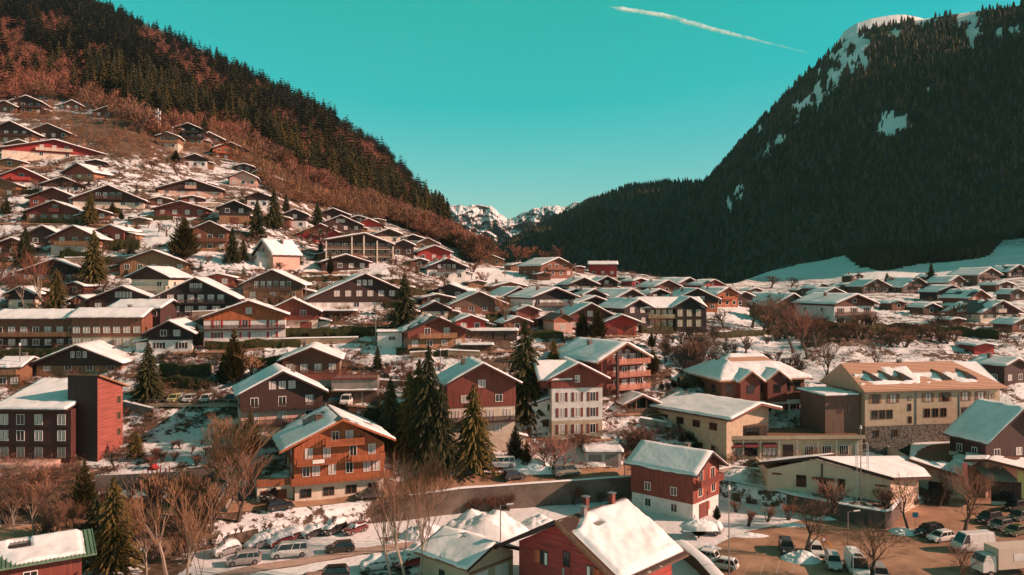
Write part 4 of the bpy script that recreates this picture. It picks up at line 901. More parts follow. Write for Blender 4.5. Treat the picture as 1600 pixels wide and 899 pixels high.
# --- green metal roof at the bottom left corner
GRN = roof_mat((0.10, 0.20, 0.12)); c = Vector((-51.7, 84.7, -36.7))
t = thing('green_roofed_house', 'house with a ribbed green metal roof and a snow patch in the bottom left corner', 'house', c, rad(33))
MB().box(-9, 4.9, 1.0, 8.6, -1, 6.3).build('wall', UPM['rb'], t)
b = MB(); tp = math.tan(rad(15)); zf = 6.2
def fzg(X, Y): return zf+0.22+np.minimum(Y+0.2, 10-Y)*tp
pr = [(-0.2,zf),(4.9,zf+5.1*tp),(10,zf),(10,zf+0.2),(4.9,zf+5.1*tp+0.2),(-0.2,zf+0.2)]
b.add([(-9.5,y,z) for y,z in pr]+[(6.3,y,z) for y,z in pr], [(5,4,1,0),(4,3,2,1),(6,7,10,11),(7,8,9,10)]+[(i,i+6,(i+1)%6+6,(i+1)%6) for i in range(6)])
for i in range(40):
    x = -9.4+i*0.4; pr2 = [(-0.25,zf+0.2),(4.9,zf+5.15*tp+0.2),(4.9,zf+5.15*tp+0.28),(-0.25,zf+0.28)]
    b.add([(x,y,z) for y,z in pr2]+[(x+0.09,y,z) for y,z in pr2], [(3,2,1,0),(4,5,6,7)]+[(k,k+4,(k+1)%4+4,(k+1)%4) for k in range(4)])
r_ = b.build('roof', plain((0.13, 0.21, 0.13), 0.45, 0.3, name='green_metal'), t)
snow_sheet(r_, fzg, -4.6, 5.4, 0.1, 4.7, lambda X, Y: np.clip((X+4.4+ (4.7-Y)*-0.6)*0.8, 0, 1)*np.clip((5.2-X)*2, 0, 1)*(1-(abs(X+0.9) < 1.0)*(abs(Y-3.7) < 0.9)), 0.32, (40, 22))
MB().box(-2.0, 0.1, 2.9, 4.4, zf+0.9, zf+1.5).build('skylight', glass(), t); balcony(t, -3, 4.6, 1.0, 3.4, UPM['tan'], 1.4); window(t, 0, 1.0, 4.0, 1.2, 1.2)
c2 = PD(8, 899, 80); c2.z = -38
t = thing('snowy_porch', 'small snow covered porch roof cut by the bottom left corner', 'porch', c2, rad(-30))
MB().prism([(-2.6,-1),(2.6,-1),(2.6,4.4),(0,5.4),(-2.6,4.4)], 0, 4).build('wall', UPM['rb'], t); gable_roof(t, -3.2, 3.2, 5.7, 22, -0.6, 4.3, GRN, UPM['dk'])
# --- barn at the right edge
chalet(1592,742,140,635,16,'dk','pink',1,'dark barn with a steep teal shaded roof at the right edge, beside the long hotel',L=0.55,pitch=36,base=PD(1592,742,140),bal=0,chim=0,wins=(0,3,0,0),name='barn',cat='barn')
# --- long hotel with tiled roof and five slanting dormers
c = PD(1350, 690, 150); t = thing('long_hotel', 'long cream hotel with orange tiled roof, slanted dormers and patches of snow', 'hotel', c, rad(10.5))
W = 29.5; he = 9.5; tp = math.tan(rad(31))
MB().box(0, W, 0.1, 12.9, 2.8, he).build('wall', UPM['beige'], t); MB().box(0.05, W-0.05, 0.15, 12.8, -3, 2.79).build('base_wall', stone((0.20,0.16,0.13), 2.0), t)
zt = lambda Y: he+0.3+np.minimum(Y+0.9, 13.9-Y)*tp
b = MB(); hp = 5.5
v = [(-0.9,-0.9,he),(W+0.9,-0.9,he),(W+0.9,13.9,he),(-0.9,13.9,he),(-0.9,-0.9,he+0.3),(W+0.9,-0.9,he+0.3),(W+0.9,13.9,he+0.3),(-0.9,13.9,he+0.3),(-0.9,6.5,he+0.3+7.4*tp),(W-hp,6.5,he+0.3+7.4*tp)]
b.add(v, [(0,3,2,1),(0,1,5,4),(1,2,6,5),(2,3,7,6),(3,0,4,8,7),(4,5,9,8),(5,6,9),(6,7,8,9)]); r_ = b.build('roof', RM['o'], t)
def covh(X, Y):
    e = np.clip((fbm(X*0.35, Y*0.5, 3, 77)-0.40)*9, 0, 1)
    return e*np.clip((W-3.5-X-(Y+0.9)*0.5)*1.2, 0, 1)*np.where((Y > 0.5) & (Y < 5.3), 1, 0)*np.where(Y > 3.3, (X > 7)*(X < 12.5), 1)
snow_sheet(r_, lambda X, Y: zt(Y)+0.01, -0.4, W+0.2, -0.7, 6.2, covh, 0.22, (90, 24))
for x in (2.5, 5.8, 9.0, 17.5, 23.2):         # wedge shaped dormers, their roofs falling to the right
    d_ = put('dormer', MB().add([(x,1.2,zt(1.2)-0.02),(x+2.2,1.2,zt(1.2)-0.02),(x+2.2,1.2,zt(1.2)+0.35),(x,1.2,zt(1.2)+1.5),(x,4.6,zt(4.6)-0.05),(x+2.2,2.2,zt(2.2)-0.05)], [(0,1,2,3),(3,2,5,4),(0,3,4),(1,5,2)]).mesh('dormer', RM['t']), t)
    MB().add([(x+0.1,1.17,zt(1.2)+0.1),(x+1.9,1.17,zt(1.2)+0.1),(x+1.9,1.17,zt(1.2)+0.4),(x+0.1,1.17,zt(1.2)+1.3)], [(0,1,2,3)]).build('pane', glass(), d_)
for xs_, z, w, h in (([2.2,6.0,13.6,17.3,21.7,25.2],7.2,1.4,1.5), ([2.0,3.6,5.2, 13.3,15.1,16.9, 21.6,23.3,25.0],4.2,1.2,1.7), ([9.5,28],7.6,0.6,0.6), ([9.5,28],5.6,0.6,1.2), ([9.6],3.2,0.6,1.3), ([2.5, 6.5],0.8,0.8,1.3)):
    wrow(t, xs_, z, w, h, 0.1, UPM['br'], None if z > 7 else glass(), UPM['tan'] if z == 7.2 else None, z == 7.2, 0, 1)
chimney(t, 12, 6.5, 13.6, 1.0, 0.7); chimney(t, 20, 7, 13.4, 0.9, 0.6)
t.location = PD(1352, 690, 150)
w_ = put('side_wing', MB().box(-7.6, -0.02, 1.2, 10, -3, 8.6).mesh('side_wing', [UPM['grb']]), t)
b = MB().box(-8.3, -0.95, 0.4, 10.6, 8.61, 8.85).build('wing_roof', RM['d'], w_); snow_sheet(b, lambda X, Y: X*0+8.85, -8.2, -1.0, 0.5, 10.5, None, 0.3)
wrow(w_, [-4.6, -2.4], 5.4, 0.9, 1.6, 1.2, UPM['rb'], glass())
for x in (10.9, 20.4, 27): MB().box(x-0.06, x+0.06, -0.02, 0.09, 2.8, he).build('downpipe', METAL, t)
# --- big hip roofed house behind the shops
c = PD(1128, 653, 160); t = thing('hip_roofed_hotel', 'large brown hotel under a wide hip roof with two small gables and white pillars', 'hotel', c, rad(14))
MB().box(0, 19, 0, 15, 3.0, 7.6).build('wall', UPM['br'], t); MB().box(0.3, 18.7, 1.2, 14.8, -4, 2.99).build('ground_floor', UPM['redp'], t)
v = [(-1.1,-1.1,7.4),(20.1,-1.1,7.4),(20.1,16,7.4),(-1.1,16,7.4),(-1.1,-1.1,7.65),(20.1,-1.1,7.65),(20.1,16,7.65),(-1.1,16,7.65),(6.2,7.5,11.9),(13.2,7.5,11.9)]
r_ = MB().add(v, [(0,3,2,1),(0,1,5,4),(1,2,6,5),(2,3,7,6),(3,0,4,7),(4,5,9,8),(5,6,9),(6,7,8,9),(7,4,8)]).build('roof', RM['o'], t)
def zh(X, Y):
    k = 4.25/8.6; return np.minimum(7.66+np.minimum(np.minimum(Y+1.1, 16-Y)*k, np.minimum((X+1.1)*4.25/7.3, (20.1-X)*4.25/6.9)), 12)
snow_sheet(r_, lambda X, Y: zh(X, Y)+0.02, -1.0, 20.0, -1.0, 15.9, lambda X, Y: 1-np.clip((zh(X,Y)-10.2)*2, 0, 1)*(X > 4.5)*(Y < 7.0)*(X < 16.5), 0.4, (44, 36))
for x in (5.5, 11.6):
    g = MB().prism([(x-2.2,3.02),(x+2.2,3.02),(x+2.2,7.3),(x,9.2),(x-2.2,7.3)], -1.6, 1.0).build('gable_bay', UPM['rb'], t); gg = gable_roof(t, -3.0, 3.0, 9.55, 36, -2.3, 4.5, RM['d'], UPM['tan'], n=(11, 9)); gg.location.x = x
    window(g, x, -1.6, 5.0, 1.4, 1.7, 0, UPM['dk'], glass())
wrow(t, [1.6, 8.6, 15, 17.4], 5.0, 1.2, 1.5, 0, UPM['dk'], glass())
for x in (0.5, 4.2, 7.9, 11.6, 15.3, 18.7): MB().box(x-0.18, x+0.18, -0.3, 0.06, -3, 2.99).build('pillar', UPM['cream'], t)
MB().box(0, 19, -0.9, -0.31, 2.4, 3.2).build('balcony', UPM['white'], t); wrow(t, lin(1, 18.5, 6), 0.4, 1.6, 1.4, 1.2, PW, glass(), None, False)
for y in (3.5, 8, 12): window(t, 0, y, 4.8, 1.2, 1.4, rad(-90), UPM['dk'], glass())
chimney(t, 4, 9, 10.4, 1.3, 0.9); chimney(t, 7, 11, 10.4, 1.3, 0.9)
# --- shopping hall with a low shaded roof
c = PD(1175, 715, 149); c.z = -33.2; t = thing('gabled_hall', 'cream hall with a broad low snow roof, half in teal shade', 'hall', c, rad(37))
MB().prism([(-7.6,-3),(5.2,-3),(5.2,8.8),(0,9.9),(-7.6,8.2)], 0, 17).build('wall', UPM['beige'], t)
gable_roof(t, -9.2, 6.6, 10.4, 13, -2.2, 18, RM['d'], UPM['br'], th=0.35, n=(26, 26))
for y in (3, 7, 11, 15): window(t, -7.6, y, 5.6, 1.6, 1.2, rad(-90), UPM['br'], glass(), None, False)
window(t, -7.6, 3, 1.0, 0.8, 1.6, rad(-90), UPM['br'], glass()); window(t, -7.6, 6, 1.0, 0.8, 1.6, rad(-90), UPM['br'], glass()); chimney(t, -1, 15, 9.8, 0.8, 1.2, UPM['white'])
# --- shop wing
c = PD(1132, 720, 146); t = thing('shop_wing', 'long low cream shop wing with dark red awnings and a row of barred windows', 'shop', c, rad(2))
W = 26; MB().box(0, W, 0, 9, -3, 3.9).build('wall', UPM['beige'], t); MB().box(0.4, 8.4, 1.2, 8.5, 3.95, 6.2).build('upper_wall', UPM['grb'], t)
r_ = MB().box(-0.2, W+0.2, -0.7, 9.2, 3.91, 4.25).build('terrace', UPM['tan'], t); MB().box(-0.2, W+0.2, -0.75, -0.71, 4.0, 4.7).build('fascia', UPM['beige'], t)
for x in (2.2, 5.6): window(t, x, 1.2, 4.5, 2.4, 1.2, 0, UPM['dk'], glass(), None, False, 2)
for i, x in enumerate((1.9, 4.9, 8.4)):
    window(t, x, 0, 0.9, 2.4 if i else 2.0, 2.0, 0, UPM['dk'], curtain() if i != 1 else glass(), None, False, 2)
    MB().add([(x-1.3,-0.01,3.3),(x+1.3,-0.01,3.3),(x+1.3,-0.8,2.7),(x-1.3,-0.8,2.7),(x+1.3,-0.8,2.5),(x-1.3,-0.8,2.5)], [(0,3,2,1),(3,5,4,2)]).build('awning', plain((0.17,0.03,0.03)), t)
MB().box(10.9, 12.9, -0.06, -0.002, 0, 2.9).build('door', UPM['dk'], t)
wrow(t, [15.8, 19.2, 22.4], 1.0, 1.6, 1.6, 0, PW, glass(), None, False, 0, 3)
for x in (0.2, 3.5, 6.7, 10.2, 13.6, 17.5, 21, 25): MB().box(x-0.14, x+0.14, -0.12, -0.002, -2, 3.9).build('pilaster', UPM['cream'], t)
# --- beige community building, low pitched roof
def roof_quad(parent, name, pts, th, m, snow=0.2, n=(20, 14)):   # pts: four corners in order, as seen from above counter-clockwise
    v = [tuple(p) for p in pts]+[(p[0], p[1], p[2]-th) for p in pts]
    o = MB().add(v, [(0,1,2,3),(7,6,5,4)]+[(i,i+4,(i+1)%4+4,(i+1)%4) for i in range(4)]).build(name, m, parent)
    if snow:
        u, w = np.meshgrid(np.linspace(0.01, 0.99, n[0]), np.linspace(0.01, 0.99, n[1])); A = [np.array(p) for p in pts]
        S = A[0]*((1-u)*(1-w))[..., None]+A[1]*(u*(1-w))[..., None]+A[2]*(u*w)[..., None]+A[3]*((1-u)*w)[..., None]
        rim = (u < 0.011) | (u > 0.989) | (w < 0.011) | (w > 0.989)
        S[..., 2] += np.where(rim, 0.02, snow*(1+(fbm(S[...,0]*0.8, S[...,1]*0.8, 3, 4)-0.5)*0.8))
        ii = np.arange(S.shape[0]*S.shape[1]).reshape(S.shape[:2]); Fc = np.stack([ii[:-1,:-1], ii[:-1,1:], ii[1:,1:], ii[1:,:-1]], -1).reshape(-1, 4)
        put('snow_cover', np_mesh('snow_cover', S.reshape(-1, 3), Fc, SNOW), o)
    return o
# --- entrance building at the right with a striped glazed canopy
t = thing('entrance_hall', 'cream entrance hall with joined snow roofs and a striped glazed canopy at the right edge', 'hall', (0,0,0))
L_ = lambda px, py, d: tuple(PD(px, py, d))
roof_quad(t, 'roof', [L_(1420,717,139), L_(1509,746,134), L_(1513,689,152), L_(1423,691,154)], 0.5, UPM['br'], 0.22, (26, 20))
roof_quad(t, 'roof', [L_(1506,718,135.6), L_(1543,718,134), L_(1562,697,153), L_(1514,689,154)], 0.45, UPM['br'], 0.2)
roof_quad(t, 'roof', [L_(1543.4,718,134), L_(1625,738,131), L_(1650,706,150), L_(1562.4,697,153)], 0.45, UPM['br'], 0.2)
CRM = plain((0.70, 0.51, 0.37), 0.8, 0.12)
def wallq(name, pts, m, th=0.3):              # wall from plan points with their top heights
    b = MB()
    for (x0, y0, z0), (x1, y1, z1) in zip(pts[:-1], pts[1:]):
        nx_, ny_ = (y1-y0), -(x1-x0); l = math.hypot(nx_, ny_); nx_, ny_ = -nx_/l*th, -ny_/l*th
        b.add([(x0,y0,-39),(x1,y1,-39),(x1,y1,z1),(x0,y0,z0),(x0+nx_,y0+ny_,-39),(x1+nx_,y1+ny_,-39),(x1+nx_,y1+ny_,z1),(x0+nx_,y0+ny_,z0)], [(0,1,2,3),(7,6,5,4),(3,2,6,7),(0,3,7,4),(1,5,6,2)])
    return b.build(name, m, t)
A1 = PD(1428, 722, 141); B1 = PD(1512, 745, 137)
wallq('wall', [(A1.x, 152, -31.5), (A1.x, A1.y, -31.9), (B1.x, B1.y, -33.9)], CRM)
C1 = PD(1590, 733, 133.5); D1 = PD(1660, 750, 132)
wallq('wall', [(C1.x, C1.y, -32.0), (D1.x, D1.y, -33.0)], plain((0.60, 0.52, 0.20), 0.8, 0.12)); wallq('back_wall', [(B1.x+0.5, 143.5, -30.9), (D1.x, 143.5, -31.6)], CRM)
dr = (B1-A1); ang = math.atan2(dr.y, dr.x); q = A1+dr*0.42
MB().box(-1.2, 1.2, -0.08, -0.002, 0, 2.6).build('door', UPM['dk'], t, (q.x, q.y, -38), ang)
STR = MB(); e0 = PD(1516, 724, 140); e1 = PD(1590, 738, 134.5); 
g0 = Vector((e0.x, 142, -31.8)); g1 = Vector((e1.x, 142, -31.8)); f0 = Vector((e0.x+0.3, 134.3, -34.0)); f1 = Vector((e1.x-0.2, 133.3, -34.0))
MB().add([g0, g1, f1, f0], [(0,3,2,1)]).build('glazed_canopy', glass(), t)
for i in range(17):
    a = i/16; STR.tube(g0.lerp(g1, a)+Vector((0,0,0.05)), f0.lerp(f1, a)+Vector((0,0,0.05)), 0.07, n=4)
STR.build('canopy_bars', UPM['cream'], t)
fr = MB(); dv = f1-f0; an2 = math.atan2(dv.y, dv.x); Wc = dv.length
for i in range(9): x = Wc*i/8; fr.box(x-0.06, x+0.06, 0, 0.1, -3.2, 0)
fr.box(0, Wc, -0.01, 0.11, -3.4, -3.0); fr.box(0, Wc, -0.01, 0.11, -0.1, 0.0); fo = fr.build('glazing_frame', UPM['dk'], t, f0, an2)
MB().add([(0,0.05,-3),(Wc,0.05,-3),(Wc,0.05,-0.1),(0,0.05,-0.1)], [(0,1,2,3)]).build('pane', glass(), fo); MB().box(0, Wc, -0.05, 0.3, -4.2, -3.41).build('plinth', UPM['white'], t, f0, an2)
c_ = PD(1508, 724, 133.2)
MB().box(-0.4, 0.4, 0, 0.15, -3.4, 0).build('banner', plain((0.5,0.12,0.12)), t, (c_.x, c_.y, c_.z))
# --- beige community building, low pitched roof
t = thing('beige_hall', 'low cream building with brown eaves and a shallow bright snow roof behind the car park', 'hall', (0,0,0))
roof_quad(t, 'roof', [L_(1184,723,134.8), L_(1275,713,130), L_(1306,709,143), L_(1222,716,148)], 0.45, UPM['dk'], 0.2)
roof_quad(t, 'roof', [L_(1275.4,713,130), L_(1397,747,124.6), L_(1456,745,132), L_(1428,712,146)], 0.45, UPM['dk'], 0.2)
wallq('wall', [(45, 146, -32.5), (43.3, 133.6, -31.8), (50.2, 130.8, -29.5), (60.4, 125.8, -31.7), (68.8, 133.5, -33.4)], CRM)
def onb(a, b, f): return (a[0]+(b[0]-a[0])*f, a[1]+(b[1]-a[1])*f), math.atan2(b[1]-a[1], b[0]-a[0])
SA, SB, SC, SD = (43.3, 133.6), (50.2, 130.8), (60.4, 125.8), (68.8, 133.5)
(q, g) = onb(SA, SB, 0.72); window(t, q[0], q[1], -34.2, 1.4, 1.8, g, UPM['dk'], glass())
(q, g) = onb(SB, SC, 0.12); MB().box(-0.7, 0.7, -0.06, -0.002, 0, 2.6).build('door', UPM['dk'], t, (q[0], q[1], -35.5), g); MB().box(-1.7, 1.7, -0.5, -0.006, 2.75, 3.1).build('door_canopy', UPM['rb'], t, (q[0], q[1], -35.5), g)
(q, g) = onb(SB, SC, 0.36); window(t, q[0], q[1], -34.2, 1.0, 1.8, g, UPM['dk'], glass()); (q, g) = onb(SA, SB, 0.2); MB().box(-0.8, 0.8, -0.06, -0.002, 2.9, 3.2).build('lettering_plate', UPM['rb'], t, (q[0], q[1], -35.5), g)
(q, g) = onb(SB, SC, 0.88); MB().box(-0.9, 0.9, -0.06, -0.002, 2.6, 2.9).build('lettering_plate', UPM['rb'], t, (q[0], q[1], -35.5), g); (q, g) = onb(SB, SC, 0.1); MB().box(-0.1, 0.1, -0.2, -0.07, 3.1, 5.4).build('downpipe', UPM['dk'], t, (q[0], q[1], -35.5), g)
# --- skylit ridge roof behind
t = thing('skylight_roof', 'flat snowy roof with three round snow capped skylights behind the entrance hall', 'roof', (0,0,0))
roof_quad(t, 'roof', [L_(1422,690,158), L_(1515,687,158), L_(1500,674,168), L_(1418,677,168)], 0.4, UPM['br'], 0.2); MB().box(L_(1423,690,159)[0], L_(1510,690,159)[0], 159, 167, -39, -31.6).build('wall', CRM, t)
for px in (1452, 1468, 1484):
    p = PD(px, 683, 157.5); b = MB()
    for k in range(6):
        a0 = math.pi*k/6; a1 = math.pi*(k+1)/6
        b.add([(math.cos(a0)*1.0, 0, math.sin(a0)*0.6), (math.cos(a1)*1.0, 0, math.sin(a1)*0.6), (math.cos(a1)*1.0, 3, math.sin(a1)*0.6), (math.cos(a0)*1.0, 3, math.sin(a0)*0.6), (0,0,0)], [(0,3,2,1),(0,1,4)])
    b.build('skylight', UPM['grb'], t, (p.x, p.y, p.z))
# --- two door garage, pavilion, little white house
c = P(943, 730); t = thing('twin_garage', 'small flat garage with two grey doors under thick snow above the road', 'garage', c, rad(2))
MB().box(-3.2, 3.2, 0, 6, -2, 2.6).build('wall', UPM['white'], t); r_ = MB().box(-3.5, 3.5, -0.5, 6.2, 2.61, 2.8).build('roof', RM['d'], t); snow_sheet(r_, lambda X, Y: X*0+2.8, -3.5, 3.5, -0.5, 6.1, None, 0.55, (20, 14))
for x in (-1.5, 1.5): slab(t, 'garage_door', UPM['grey'], x-1.2, x+1.2, -0.05, -0.001, 0, 2.2)
c = P(1002, 645); t = thing('pavilion', 'open timber pavilion with snow roof below the salmon balconied hotel', 'pavilion', c, rad(14))
gable_roof(t, -4.2, 4.2, 3.6, 24, -0.8, 6, RM['d'], UPM['br'])
for x in (-3.2, -1.1, 1.1, 3.2):
    for y in (0, 5): slab(t, 'post', UPM['tan'], x-0.12, x+0.12, y-0.12, y+0.12, -2, 3.0-abs(x)*0.42)
slab(t, 'railing', UPM['grb'], -3.2, 3.2, -0.1, -0.02, 0, 0.9)
c = P(609, 545); t = thing('white_hut', 'small square white hut with one dark window and flat snow roof', 'hut', c, rad(8))
MB().box(-2.7, 2.7, 0, 4.5, -3, 3.6).build('wall', UPM['white'], t); r_ = MB().box(-3, 3, -0.4, 5, 3.61, 3.8).build('roof', RM['d'], t); snow_sheet(r_, lambda X, Y: X*0+3.8, -3, 3, -0.4, 4.9, None, 0.35); window(t, 0.5, 0, 1.9, 1.4, 0.9, 0, PW, glass())
c = P(762, 531); t = thing('garage_row', 'row of low flat garages under one long snow roof in the middle village', 'garage', c, rad(4))
MB().box(-6.8, 6.8, 0, 5, -2, 1.9).build('wall', UPM['dk'], t); r_ = MB().box(-7.2, 7.2, -0.5, 5.3, 1.91, 2.1).build('roof', RM['d'], t); snow_sheet(r_, lambda X, Y: X*0+2.1, -7.2, 7.2, -0.5, 5.2, None, 0.4, (30, 8))
for x in lin(-6.5, 6.5, 5): slab(t, 'garage_door', UPM['grb'], x-1.1, x+1.1, -0.05, -0.001, 0, 1.75)
c = P(745, 552); t = thing('open_shed', 'long open timber shed with stacked wood beside the snowy bank', 'shed', c, rad(4))
MB().box(-3.4, 3.4, 1.2, 3.5, -2, 1.7).build('wall', UPM['grb'], t); r_ = MB().box(-3.8, 3.8, -0.4, 3.8, 1.71, 1.86).build('roof', RM['d'], t); snow_sheet(r_, lambda X, Y: X*0+1.86, -3.8, 3.8, -0.4, 3.7, None, 0.25, (18, 8)); 
for x in (-3.2, 0, 3.2): slab(t, 'post', UPM['tan'], x-0.1, x+0.1, -0.1, 0.1, -1.5, 1.7)
c = P(510, 500); t = thing('flat_carport', 'long flat snow covered carport in front of the largest dark chalet', 'carport', c, rad(3))
r_ = MB().box(-7, 7, -0.4, 4, 2.0, 2.2).build('roof', RM['d'], t); snow_sheet(r_, lambda X, Y: X*0+2.2, -7, 7, -0.4, 3.9, None, 0.3, (26, 8)); MB().box(-6.8, 6.8, 3.4, 3.8, -2, 1.99).build('wall', UPM['tan'], t)
for x in lin(-7, 7, 6): slab(t, 'post', UPM['grb'], x-0.1, x+0.1, -0.1, 0.1, -1.5, 2.0)
# ------------------------------------------------------------------ road, car park, walls
ASPH = new_mat('asphalt'); m_, nt_, b_ = ASPH; ASPH = m_
n_ = noise_n(nt_, coords(nt_), 0.22, 8, 0.7); n2_ = noise_n(nt_, coords(nt_), 6.0, 3)
nt_.links.new(ramp(nt_, n_, [(0.3, (0.13, 0.070, 0.042)), (0.5, (0.34, 0.185, 0.105)), (0.68, (0.46, 0.27, 0.17))]), b_.inputs['Base Color']); b_.inputs['Roughness'].default_value = 0.75; bump(nt_, b_, n2_, 0.3, 0.02)
def strip(name, a, b, z, m, kind='structure'):
    v = [(x, y, zz) for (x, y), zz in zip(a, z)]+[(x, y, zz) for (x, y), zz in zip(b, z)]; n = len(a)
    o = MB().add(v, [(i, i+1, i+1+n, i+n) for i in range(n-1)]).build(name, m); tag(o, kind=kind); return o
fr_px = [(-300,885),(0,850),(120,830),(200,816),(290,808),(356,803),(430,797),(511,790),(575,782),(640,773),(720,763),(860,753),(1000,743),(1060,741),(1110,737)]
bk_px = [(-300,862),(0,828),(120,811),(200,798),(290,791),(356,787),(430,780),(511,773),(575,764),(640,753),(720,743),(860,735),(1000,728),(1060,726),(1110,724)]
def dpx(L, n=9): return [tuple(np.interp(i/n, range(len(L)), [p[k] for p in L]) for k in (0, 1)) for i in range((len(L)-1)*n+1)]
A_ = [P(*q) for q in dpx(fr_px)]; B_ = [P(*q) for q in dpx(bk_px)]
o = MB().add([(p.x, p.y, p.z+0.14) for p in A_]+[(p.x, p.y, p.z+0.14) for p in B_], [(i, i+1, i+1+len(A_), i+len(A_)) for i in range(len(A_)-1)]).build('main_road', ASPH); tag(o, kind='structure')
# car park
cp = [PZ(*q, -37.99) for q in ((1120,912),(1090,872),(1130,846),(1170,830),(1290,806),(1372,798),(1412,786),(1440,779),(1500,775),(1560,771),(1800,771),(1800,1000),(1100,1000))]
fan = MB().add([(p.x, p.y, -37.96) for p in cp], [tuple(range(len(cp)-1, -1, -1))])
o = fan.build('car_park', ASPH); tag(o, kind='structure')
WP = plain((0.45, 0.36, 0.30), 0.8, 0.3, name='road_paint')
b = MB()
for i in range(7):
    p = PZ(1160+i*26, 905-i*4, -37.95); b.add([(p.x,p.y,-37.955),(p.x+0.12,p.y,-37.955),(p.x+2.2,p.y+4.8,-37.955),(p.x+2.08,p.y+4.8,-37.955)], [(0,1,2,3)])
o = b.build('parking_lines', WP); tag(o, kind='structure')
# worn tracks in the snow of the lower lot
TRK = plain((0.50, 0.34, 0.27), 0.85, 0.35, 0.5, name='trodden_snow')
for pts, w in (([(330,905),(400,888),(470,878),(560,862),(640,852),(700,846)], 2.6), ([(640,905),(720,880),(780,868)], 2.0)):
    c_ = [PZ(*q, -37.9) for q in pts]; v = []
    for i, p in enumerate(c_):
        d_ = (c_[min(i+1, len(c_)-1)]-c_[max(i-1, 0)]).normalized(); nn = Vector((-d_.y, d_.x, 0))*w/2; v += [(p.x-nn.x, p.y-nn.y, -37.86), (p.x+nn.x, p.y+nn.y, -37.86)]
    o = MB().add(v, [(2*i, 2*i+2, 2*i+3, 2*i+1) for i in range(len(c_)-1)]).build('vehicle_track', TRK); tag(o, kind='structure')
def long_wall(name, lab, pts, th, m, top=0.0, bottom=-38.9, cat='retaining wall', cap=None):
    b = MB(); n = len(pts); off = []
    for i, p in enumerate(pts):
        d_ = (pts[min(i+1, n-1)]-pts[max(i-1, 0)]); d_.z = 0; d_.normalize(); off.append(Vector((-d_.y, d_.x, 0)))
    base = Vector((pts[0].x, pts[0].y, 0)); v = []
    for p, o_ in zip(pts, off):
        for q in (0, th): v += [(p.x+o_.x*q-base.x, p.y+o_.y*q-base.y, bottom), (p.x+o_.x*q-base.x, p.y+o_.y*q-base.y, p.z+top)]
    fs = []
    for i in range(n-1):
        a, c_ = 4*i, 4*i+4; fs += [(a, c_, c_+1, a+1), (a+1, c_+1, c_+3, a+3), (a+2, a+3, c_+3, c_+2)]
    fs += [(0, 1, 3, 2), (4*n-4, 4*n-2, 4*n-1, 4*n-3)]
    b.add(v, fs); o = b.build(name, m, None, base); tag(o, lab, cat)
    if cap:
        c2 = MB(); v = []
        for p, o_ in zip(pts, off):
            h_ = 0.18+0.16*vnoise(np.array([p.x*0.8]), np.array([p.y*0.8]), 3)[0]
            for q, hh in ((-0.12, 0.0), (th*0.5, h_), (th+0.15, 0.0)): v.append((p.x+o_.x*q-base.x, p.y+o_.y*q-base.y, p.z+top+0.01+hh))
        c2.add(v, [(3*i+k, 3*i+3+k, 3*i+4+k, 3*i+1+k) for i in range(n-1) for k in (0, 1)]); c2.build('snow_cap', SNOW, o, smooth=True)
    return o
def densify(pts, step=2.5):
    out = []
    for p, q in zip(pts[:-1], pts[1:]):
        n = max(1, int((q-p).length/step)); out += [p.lerp(q, i/n) for i in range(n)]
    return out+[pts[-1]]
WALLC = plain((0.15, 0.11, 0.082), 0.9, 0.6, 0.35, name='stained_concrete')
ew = [PZ(x, y, z) for x, y, z in EDGE]
i640 = [e[0] for e in EDGE].index(640); i359 = [e[0] for e in EDGE].index(359)
def fwd(pts, k): return [Vector((p.x, p.y-k, p.z)) for p in pts]
long_wall('retaining_wall', 'long stained concrete wall holding up the main road above the snow field', densify(fwd(ew[i640:i640+5], 0.5)), 0.5, WALLC, 0.25, cap=True)
long_wall('stone_bank_wall', 'rough stone wall below the road behind the row of snow covered cars', densify(fwd(ew[i359:i640+1], 0.6)), 0.6, stone((0.17,0.11,0.075), 1.1), -0.25)
long_wall('garden_wall', 'dark low wall around the shaded garden below the beige building', densify([PZ(1128,752,-35.2), PZ(1195,765,-35.6), PZ(1240,777,-35.6), PZ(1345,797,-35.6), PZ(1383,803,-35.6), PZ(1393,801,-35.6), Vector((64.5,130,-35.8)), Vector((67.6,136.5,-36.2))]), 0.4, plain((0.12,0.085,0.07), 0.9, 0.4), 0.3, cap=True)
long_wall('street_wall', 'pale brown wall running from the gabled chalet to the beige building', densify([Vector((34, 139, -34.3)), Vector((40, 142.5, -34.2)), PZ(1196,741,-34.3)]), 0.4, plain((0.36,0.27,0.20), 0.9, 0.3), 0.7, cap=True)
long_wall('playground_wall', 'grey wall below the snowy playground', densify([P(148,768)+Vector((0,0,2.4)), P(240,762)+Vector((0,0,2.2)), P(335,752)+Vector((0,0,2.0))]), 0.4, plain((0.16,0.12,0.10), 0.9, 0.4), 0.0, -37)
for pts, lab in (([(470,533),(560,529),(650,525)], 'dark hedge topped wall below the orange gabled white house'),):
    pass
